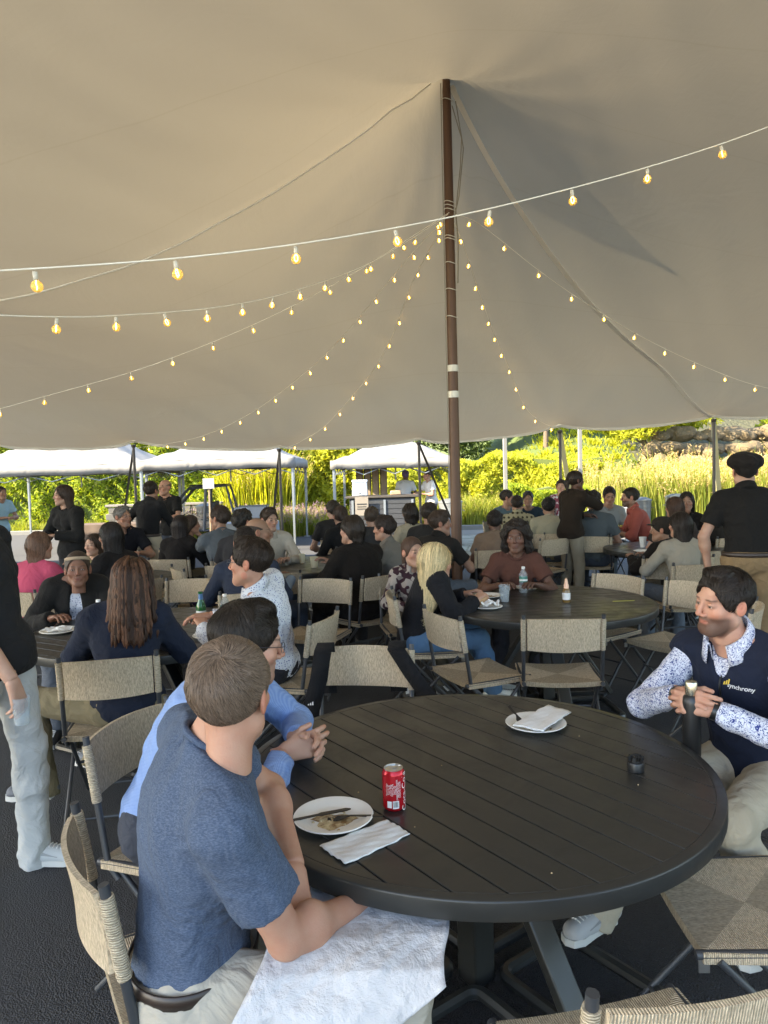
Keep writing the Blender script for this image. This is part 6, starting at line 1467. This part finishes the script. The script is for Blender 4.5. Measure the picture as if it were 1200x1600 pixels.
Em = person('man in a white dotted shirt and glasses looking left, beyond the checked shirt', pel=(-.70, 4.42), neckt=H(400, 915, 4.25), hd=286, hy=282, hp=0, s=1.06, lod=0, headscale=1.1, arms=('table', (-.02, .42, .84)), top=('long', (.60, .62, .66), 'dots', (.12, .14, .30)), bottom=('long', (.025, .025, .03)),
    hair=('quiff', (.025, .017, .012)), skin='pink', glass=(.05, .05, .05), girth=1.12, extra={'strands': (6000, 4, .034, 'back', .0012), 'lift': .15}, full=.5, foldamp=1.4)
Fw = person('woman with long straight blonde hair in a black top, back turned', head=tuple(H(668, 888, 4.78)), pel=(.20, 5.10), hd=84, lean=22, hy=62, hp=-4, s=1.0, sex='f', lod=0, arms=('table', 'table'), top=('jacket', (.014, .014, .016)), bottom=('long', (.08, .15, .26)), hair=('long', (.50, .40, .22), .26), skin='fair',
    extra={'strands': (9000, 9, .34, 'long', .0013)}, shoes=(.66, .68, .66), headscale=1.12, knees=((-.12, .42, .53), (.14, .40, .53)), feet=((-.2, .62, .085, 0), (.05, .55, .085, 0)))
Gw = person('woman with curly dark hair in a brown t-shirt behind the middle table', head=tuple(H(807, 862, 5.85)), hd=188, lean=14, hy=198, sex='f', lod=0, arms=('table', 'table'), top=('tee', (.085, .038, .028)), bottom=('long', (.05, .05, .06)), hair=('curly', (.014, .010, .008)), skin='brown', s=.98, headscale=1.08)
Hw = person('woman with long brown braids in a navy top and olive trousers, back turned', head=tuple(H(222, 912, 3.78)), pel=(-1.36, 3.74), hd=-14, lean=8, hy=6, hp=-2, s=1.02, sex='f', lod=0, headscale=1.12, arms=('table', 'table'), top=('jacket', (.016, .020, .034)), bottom=('wide', (.17, .145, .09)), hair=('braids', (.035, .018, .010), .25, (.065, .030, .016)), skin='brown',
    knees=((-.38, .12, .55), (-.05, .40, .55)), feet=((-.42, .02, .085, -1.35), (-.25, .35, .085, -.8)), shoes=(.10, .11, .13), bx=-.16, foldamp=1.5, girth=1.1)
Iw = person('woman in a black cardigan and pale blouse facing the camera', head=tuple(H(100, 897, 4.75)), pel=(-2.22, 5.2), hd=160, lean=16, hy=158, hp=4, s=1.0, sex='f', lod=0, headscale=1.02, arms=('table', 'table'), top=('jacket', (.018, .017, .016)), bottom=('long', (.10, .11, .13)), hair=('pony', (.035, .022, .015), .02), skin=(.19, .095, .06), extra={'inner': ((.58, .58, .64), 'dots', (.10, .12, .25))})
# ---- left middle ground
f1 = 'people chatting at the tables'
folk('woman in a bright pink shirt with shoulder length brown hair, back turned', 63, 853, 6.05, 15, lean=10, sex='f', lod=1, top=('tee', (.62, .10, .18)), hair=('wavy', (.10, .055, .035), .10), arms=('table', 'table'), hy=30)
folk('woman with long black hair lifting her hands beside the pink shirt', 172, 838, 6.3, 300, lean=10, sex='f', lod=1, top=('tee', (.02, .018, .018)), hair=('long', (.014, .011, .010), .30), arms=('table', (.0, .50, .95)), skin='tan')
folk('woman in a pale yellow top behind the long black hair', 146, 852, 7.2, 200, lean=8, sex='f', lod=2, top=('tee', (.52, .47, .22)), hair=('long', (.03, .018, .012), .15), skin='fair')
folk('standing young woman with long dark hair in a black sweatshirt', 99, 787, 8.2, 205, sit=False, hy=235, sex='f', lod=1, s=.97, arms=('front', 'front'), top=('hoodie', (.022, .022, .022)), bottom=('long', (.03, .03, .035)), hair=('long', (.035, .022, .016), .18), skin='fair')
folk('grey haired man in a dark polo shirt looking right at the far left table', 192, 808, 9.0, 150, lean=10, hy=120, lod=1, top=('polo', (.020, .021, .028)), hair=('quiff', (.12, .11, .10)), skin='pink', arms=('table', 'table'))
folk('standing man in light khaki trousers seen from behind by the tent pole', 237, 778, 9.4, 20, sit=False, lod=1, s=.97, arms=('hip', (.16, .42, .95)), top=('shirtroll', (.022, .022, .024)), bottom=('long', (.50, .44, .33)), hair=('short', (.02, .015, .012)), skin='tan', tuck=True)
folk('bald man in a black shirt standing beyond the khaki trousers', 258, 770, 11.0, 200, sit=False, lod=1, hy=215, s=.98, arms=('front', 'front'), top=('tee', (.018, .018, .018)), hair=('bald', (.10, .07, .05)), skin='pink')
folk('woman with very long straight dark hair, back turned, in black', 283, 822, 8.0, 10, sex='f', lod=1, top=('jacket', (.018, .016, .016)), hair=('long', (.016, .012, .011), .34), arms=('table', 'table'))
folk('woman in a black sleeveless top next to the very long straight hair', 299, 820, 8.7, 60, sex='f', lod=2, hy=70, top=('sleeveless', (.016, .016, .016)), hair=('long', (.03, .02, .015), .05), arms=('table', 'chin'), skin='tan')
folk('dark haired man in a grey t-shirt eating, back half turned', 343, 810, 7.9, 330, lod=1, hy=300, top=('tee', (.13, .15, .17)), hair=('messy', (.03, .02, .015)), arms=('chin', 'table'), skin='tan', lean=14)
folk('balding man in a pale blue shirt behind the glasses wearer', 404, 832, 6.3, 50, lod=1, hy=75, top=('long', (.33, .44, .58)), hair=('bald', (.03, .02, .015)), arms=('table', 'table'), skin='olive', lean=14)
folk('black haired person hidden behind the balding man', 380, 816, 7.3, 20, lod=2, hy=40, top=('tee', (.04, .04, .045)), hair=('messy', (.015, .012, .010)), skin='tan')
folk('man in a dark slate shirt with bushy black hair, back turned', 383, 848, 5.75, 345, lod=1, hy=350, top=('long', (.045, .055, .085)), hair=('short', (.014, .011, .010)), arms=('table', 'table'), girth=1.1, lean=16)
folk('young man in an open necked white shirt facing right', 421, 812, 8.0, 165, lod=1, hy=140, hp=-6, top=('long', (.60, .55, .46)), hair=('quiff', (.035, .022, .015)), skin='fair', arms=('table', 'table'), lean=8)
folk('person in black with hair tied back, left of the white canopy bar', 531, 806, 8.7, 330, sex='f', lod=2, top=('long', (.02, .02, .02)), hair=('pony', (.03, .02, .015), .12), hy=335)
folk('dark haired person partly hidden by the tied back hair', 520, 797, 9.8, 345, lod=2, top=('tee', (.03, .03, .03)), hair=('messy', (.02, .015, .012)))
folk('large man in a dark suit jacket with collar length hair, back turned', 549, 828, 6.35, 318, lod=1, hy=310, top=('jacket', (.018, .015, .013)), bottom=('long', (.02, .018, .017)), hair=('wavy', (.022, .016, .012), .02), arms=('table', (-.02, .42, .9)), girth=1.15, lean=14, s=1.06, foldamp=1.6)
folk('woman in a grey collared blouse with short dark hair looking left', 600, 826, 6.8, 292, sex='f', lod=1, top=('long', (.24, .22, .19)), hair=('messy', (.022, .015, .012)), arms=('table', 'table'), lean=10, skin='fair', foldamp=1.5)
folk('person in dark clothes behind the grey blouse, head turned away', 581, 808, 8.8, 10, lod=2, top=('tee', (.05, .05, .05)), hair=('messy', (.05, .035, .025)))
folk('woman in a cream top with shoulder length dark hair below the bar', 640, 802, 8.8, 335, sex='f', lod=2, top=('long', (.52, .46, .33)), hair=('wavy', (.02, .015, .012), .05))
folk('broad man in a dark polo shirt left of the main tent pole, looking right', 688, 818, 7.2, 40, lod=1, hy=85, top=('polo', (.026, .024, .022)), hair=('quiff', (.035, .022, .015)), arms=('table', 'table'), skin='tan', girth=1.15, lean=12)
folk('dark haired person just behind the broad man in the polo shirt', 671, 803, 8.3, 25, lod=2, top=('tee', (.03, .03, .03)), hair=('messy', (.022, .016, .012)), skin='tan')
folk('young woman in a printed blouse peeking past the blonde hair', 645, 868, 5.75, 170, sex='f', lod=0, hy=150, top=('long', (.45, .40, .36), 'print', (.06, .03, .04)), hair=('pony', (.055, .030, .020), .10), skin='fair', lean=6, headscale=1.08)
# ---- workers at the bar
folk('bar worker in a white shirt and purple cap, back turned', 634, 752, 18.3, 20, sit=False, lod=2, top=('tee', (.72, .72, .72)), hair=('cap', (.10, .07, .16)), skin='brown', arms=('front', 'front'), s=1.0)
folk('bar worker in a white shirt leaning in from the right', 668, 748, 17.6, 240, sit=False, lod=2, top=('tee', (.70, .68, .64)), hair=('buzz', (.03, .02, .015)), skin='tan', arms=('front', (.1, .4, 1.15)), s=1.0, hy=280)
# ---- right middle ground
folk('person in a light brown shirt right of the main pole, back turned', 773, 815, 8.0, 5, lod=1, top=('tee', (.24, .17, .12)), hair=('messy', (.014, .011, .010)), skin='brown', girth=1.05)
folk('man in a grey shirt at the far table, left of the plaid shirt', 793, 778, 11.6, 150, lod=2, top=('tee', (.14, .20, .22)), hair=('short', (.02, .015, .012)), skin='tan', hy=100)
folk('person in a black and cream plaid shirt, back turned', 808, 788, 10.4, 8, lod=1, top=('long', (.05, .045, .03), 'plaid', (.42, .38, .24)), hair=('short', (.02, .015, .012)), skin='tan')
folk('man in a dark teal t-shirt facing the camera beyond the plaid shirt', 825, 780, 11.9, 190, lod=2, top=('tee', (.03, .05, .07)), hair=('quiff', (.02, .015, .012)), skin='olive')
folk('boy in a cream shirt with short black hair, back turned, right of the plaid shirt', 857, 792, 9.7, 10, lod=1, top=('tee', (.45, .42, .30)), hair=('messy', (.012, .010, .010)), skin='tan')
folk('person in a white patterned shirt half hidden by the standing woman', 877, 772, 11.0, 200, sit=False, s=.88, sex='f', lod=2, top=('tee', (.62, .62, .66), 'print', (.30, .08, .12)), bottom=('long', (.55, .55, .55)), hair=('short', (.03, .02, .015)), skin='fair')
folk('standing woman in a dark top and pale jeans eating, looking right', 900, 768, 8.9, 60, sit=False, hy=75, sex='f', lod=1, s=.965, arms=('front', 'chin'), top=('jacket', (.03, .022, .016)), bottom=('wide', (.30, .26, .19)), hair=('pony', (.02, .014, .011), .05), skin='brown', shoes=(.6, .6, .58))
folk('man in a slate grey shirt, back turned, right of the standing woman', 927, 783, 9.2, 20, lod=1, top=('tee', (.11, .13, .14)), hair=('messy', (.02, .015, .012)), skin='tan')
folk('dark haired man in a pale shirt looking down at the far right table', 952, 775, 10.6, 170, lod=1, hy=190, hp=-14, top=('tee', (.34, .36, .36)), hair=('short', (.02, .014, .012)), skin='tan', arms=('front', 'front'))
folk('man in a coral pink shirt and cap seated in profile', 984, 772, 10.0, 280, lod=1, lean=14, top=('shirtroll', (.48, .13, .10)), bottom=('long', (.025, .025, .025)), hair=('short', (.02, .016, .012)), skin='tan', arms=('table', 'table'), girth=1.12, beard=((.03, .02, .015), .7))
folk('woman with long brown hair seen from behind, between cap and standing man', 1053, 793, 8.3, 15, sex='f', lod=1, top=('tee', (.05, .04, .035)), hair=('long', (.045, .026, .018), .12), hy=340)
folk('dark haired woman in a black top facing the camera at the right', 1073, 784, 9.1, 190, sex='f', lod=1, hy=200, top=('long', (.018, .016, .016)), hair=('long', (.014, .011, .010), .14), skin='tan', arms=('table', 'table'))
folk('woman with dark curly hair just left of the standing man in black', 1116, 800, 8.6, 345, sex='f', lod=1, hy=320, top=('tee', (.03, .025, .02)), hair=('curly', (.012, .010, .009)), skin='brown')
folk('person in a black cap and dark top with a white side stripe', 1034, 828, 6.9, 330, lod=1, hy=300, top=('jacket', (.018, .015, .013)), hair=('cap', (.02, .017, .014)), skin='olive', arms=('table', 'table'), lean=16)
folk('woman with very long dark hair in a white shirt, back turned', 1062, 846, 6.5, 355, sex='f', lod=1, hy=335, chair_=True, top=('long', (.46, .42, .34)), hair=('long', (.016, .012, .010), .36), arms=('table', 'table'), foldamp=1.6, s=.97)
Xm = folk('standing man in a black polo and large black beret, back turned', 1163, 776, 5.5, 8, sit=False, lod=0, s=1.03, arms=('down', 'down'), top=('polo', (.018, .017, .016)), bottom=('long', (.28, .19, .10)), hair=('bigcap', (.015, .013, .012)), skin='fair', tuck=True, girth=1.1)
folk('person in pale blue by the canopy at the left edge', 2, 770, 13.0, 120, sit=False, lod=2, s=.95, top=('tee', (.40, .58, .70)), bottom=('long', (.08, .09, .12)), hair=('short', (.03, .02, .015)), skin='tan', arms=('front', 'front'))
# ================================================================ details worn and held by the people in front
def drape(info, path, u0, u1, nu, amp, label, seed, mat, name='cloth', cat='cloth'):
    P0 = np.array([info['root'][0], info['root'][1], 0]); r, f = info['r'], info['f']; V = []; rg = np.random.default_rng(seed); ph = rg.uniform(0, 6, 8); K = [np.array(p, float) for p in path]; pts = []
    for i in range(len(K)-1):
        for t in np.linspace(0, 1, 9, endpoint=False): pts.append(K[i]+(K[i+1]-K[i])*t)
    pts.append(K[-1]); nv = len(pts)
    for i in range(nu+1):
        u_ = i/nu
        for j in range(nv):
            v_ = j/(nv-1)*(1-.42*u_**1.5); qx = v_*(nv-1); q0 = min(int(qx), nv-2); rr_, zz = pts[q0]+(pts[q0+1]-pts[q0])*(qx-q0); ff = u0(v_)+(u1(v_)-u0(v_))*u_
            d = amp*(math.sin(11*u_+4*v_+ph[0])+.6*math.sin(19*v_-7*u_+ph[1])+.5*abs(math.sin(17*u_+13*v_+ph[2]))+.45*abs(math.sin(31*u_-27*v_+ph[3]))+.3*math.sin(47*v_+39*u_+ph[4]))
            V.append(P0+r*(rr_+d*(.3+.7*v_))+f*(ff+.25*d)+np.array([0, 0, zz+d*(1-v_*.6)]))
    c = np.mean(V, 0); V = np.array(V)-c; I = np.arange((nu+1)*nv).reshape(nu+1, nv); Q = np.stack([I[:-1, :-1], I[1:, :-1], I[1:, 1:], I[:-1, 1:]], -1).reshape(-1, 4)
    o = link(name, fast_mesh(name, V, Q), mat, loc=c); m = o.modifiers.new('t', 'SOLIDIFY'); m.thickness = .0015; tag(o, label, cat); return o
b = NB('crumpled_paper'); b.col(b.mix(b.noise(4, 3), (.46, .47, .50), (.54, .54, .55))); b.set(Roughness=.7)
vv = b.n('TexVoronoi', i_Vector=b.mapped((1, 1, 1)), i_Scale=26.0, feature='DISTANCE_TO_EDGE').outputs[0]; n_ = b.bump(b.noise(11, 7, .62, dist=.25), .9, .02); b.bump(vv, .5, .006, n_); CRP = b.mat
drape(A, [(-.20, .655), (-.05, .662), (.10, .664), (.18, .640), (.225, .585), (.245, .50), (.255, .42)], lambda v: .14+.05*math.sin(5*v), lambda v: .60+.015*math.sin(9*v)-.02*v, 40, .0045, 'large crumpled white paper sheet over the lap in the foreground', 4, CRP, 'paper_sheet', 'paper')
# bottle held in clasped hands
wr = (Cm['WR'][1]+Cm['WR'][-1])/2+Cm['root']; hp_ = Vector(wr)+Vector(Cm['f'])*.025
bt = empty('black_bottle', (hp_.x, hp_.y, hp_.z-.19), 0, 'slim black bottle with a steel cap held in clasped hands', 'bottle')
b = MB(); b.lathe([(.0005, 0), (.029, 0), (.031, .004), (.031, .19), (.027, .212), (.019, .222)], n=28); b.build('body', BLK, bt)
b = MB(); b.lathe([(.0195, .218), (.0205, .222), (.0205, .262), (.0185, .266), (.0005, .266)], n=28); b.build('cap', simple('cap_steel', (.55, .50, .38), .25, .9), bt)
# wrist bands and watch
def band(info, q, mat, w, name, back=.02, r_=.031):
    W = info['WR'][q]; E_ = info['EL'][q]; d = nrm(E_-W); c = W+d*back; zx = nrm(np.cross(d, [0, 0, 1])); zy = np.cross(d, zx); b = MB(); n = 20
    prof = ((-w/2, r_), (-w/2, r_+.003), (w/2, r_+.003), (w/2, r_)); V = [c+d*a+(zx*math.cos(t)*1.12+zy*math.sin(t))*rr_ for t in np.linspace(0, 2*PI, n, endpoint=False) for a, rr_ in prof]
    b.add(V, [(4*i+k, 4*((i+1) % n)+k, 4*((i+1) % n)+(k+1) % 4, 4*i+(k+1) % 4) for i in range(n) for k in range(4)], 0, True); return b.build(name, mat, info['o'])
band(Cm, -1, BLK, .018, 'watch_strap', .012, .030); band(Cm, 1, simple_cached('bracelet_dark', (.05, .05, .04), .5), .012, 'bracelet', .012, .030)
# lettering on the vest, laid on the cloth of the chest
def chest_text(info, txt, size, up, side_, mat, name='lettering', tilt=0.0, depth=.0015):
    T = info['T']; c0 = info['chest']; cr, cf, up_ = info['cr'], info['cf'], info['upper']
    def place(x, y):
        x2 = x*math.cos(tilt)-y*math.sin(tilt); y2 = x*math.sin(tilt)+y*math.cos(tilt)
        o = c0-cr*(side_+x2)+up_*(up+y2)+cf*.35; P = o.copy()[None]
        for _ in range(40):
            s_ = T.sample(P)[0]; P = P-cf*max(s_, 0)*.9
            if s_ < .0005: break
        return Vector(P[0]+cf*depth)
    if txt is None: return place
    return label_text(txt, size, mat, info['o'], place, name)
# the viewer reads it left to right, so x runs along the wearer's left
def chest_place(info, side_, up, tilt=0.0, depth=.002):
    T = info['T']; c0 = info['chest']; cr, cf, up_ = info['cr'], info['cf'], info['upper']
    def place(x, y):
        x2 = x*math.cos(tilt)-y*math.sin(tilt); y2 = x*math.sin(tilt)+y*math.cos(tilt); P = (c0-cr*(side_+x2)+up_*(up+y2)+cf*.30)[None]
        for _ in range(60):
            s_ = float(T.sample(P)[0])
            if s_ < .0004: break
            P = P-cf*min(s_, .05)*.8
        return Vector(P[0]+cf*depth)
    return place
label_text('synchrony', .022, simple('vest_print', (.70, .70, .70), .6), Cm['o'], chest_place(Cm, .074, .062, -.22), 'lettering', bold=.0004)
pl = chest_place(Cm, .022, .075, -.22); b = MB()
for k, (h0, h1) in enumerate(((0, .012), (.003, .018), (.006, .026))): x = -.008+.008*k; b.add([pl(x, h0), pl(x+.005, h0), pl(x+.007, h1), pl(x+.002, h1)], [(0, 1, 2, 3)])
b.build('bar_logo', simple('logo_yellow', (.70, .50, .06), .6), Cm['o'], sharp=False)
# quarter zip and tall vest collar
pz = chest_place(Cm, 0, 0, 0, .004); b = MB(); b.tube([pz(0, y) for y in np.linspace(-.02, .10, 10)], .0035, 6); b.build('zip', BLK, Cm['o'], sharp=False)
def band_collar(info, mat, name, R0=.078, h=.06, gap=.80, flare=.012):
    V = []; n = 26; cr, cf, up_ = info['cr'], info['cf'], info['upper']; s_ = info['s']
    for j in range(n+1):
        t = (j/n-.5)*2*PI*gap+PI; d = cr*math.sin(t)+cf*math.cos(t); fz = .5+.5*math.cos(t); base = info['neck']-up_*.03*fz*s_+cf*.012*s_-up_*.005
        V += [base+d*(R0+.004)-up_*.02, base+d*(R0-.002)+up_*h*(1-.25*fz), base+d*(R0+.006)+up_*h*(1-.25*fz), base+d*(R0+flare+.006)-up_*.02]
    b = MB(); b.add(V, [(4*j+k, 4*j+k+1, 4*j+5+k, 4*j+4+k) for j in range(n) for k in range(3)], 0, True); return b.build(name, mat, info['o'], sharp=False)
band_collar(Cm, cloth((.014, .018, .034)), 'vest_collar', .080, .052, .80)
# the cup in the standing man's hand
w = Dm['WR'][1]+Dm['root']; c_ = Vector(w)+Vector((.03, .0, -.175)); o = cup(c_.x, c_.y, c_.z, 'clear plastic cup held low by the man in white jeans', None, .11, .036)
# headband, necklace, sweatshirt print, side stripe
def head_ring(info, z0, mat, name, tilt=.35, w=.022):
    M4 = info['M4']; b = MB(); n = 28; V = []
    for t in np.linspace(0, 2*PI, n, endpoint=False):
        y = -.016+.108*math.cos(t); x = .086*math.sin(t); z = z0+tilt*y*.35
        k = math.sqrt(max(0, 1-((z-.033)/.1)**2)); 
        for dz, rr_ in ((-w/2, 1.02), (w/2, 1.0)): V.append(M4 @ Vector((x*k*rr_, -.016+(y+.016)*k*rr_, z+dz)))
    b.add(V, [(2*i, 2*((i+1) % n), 2*((i+1) % n)+1, 2*i+1) for i in range(n)], 0, True); o = b.build(name, mat, info['o'], sharp=False); m = o.modifiers.new('t', 'SOLIDIFY'); m.thickness = .003; return o
head_ring(Iw, .072, cloth((.34, .26, .18)), 'headband')
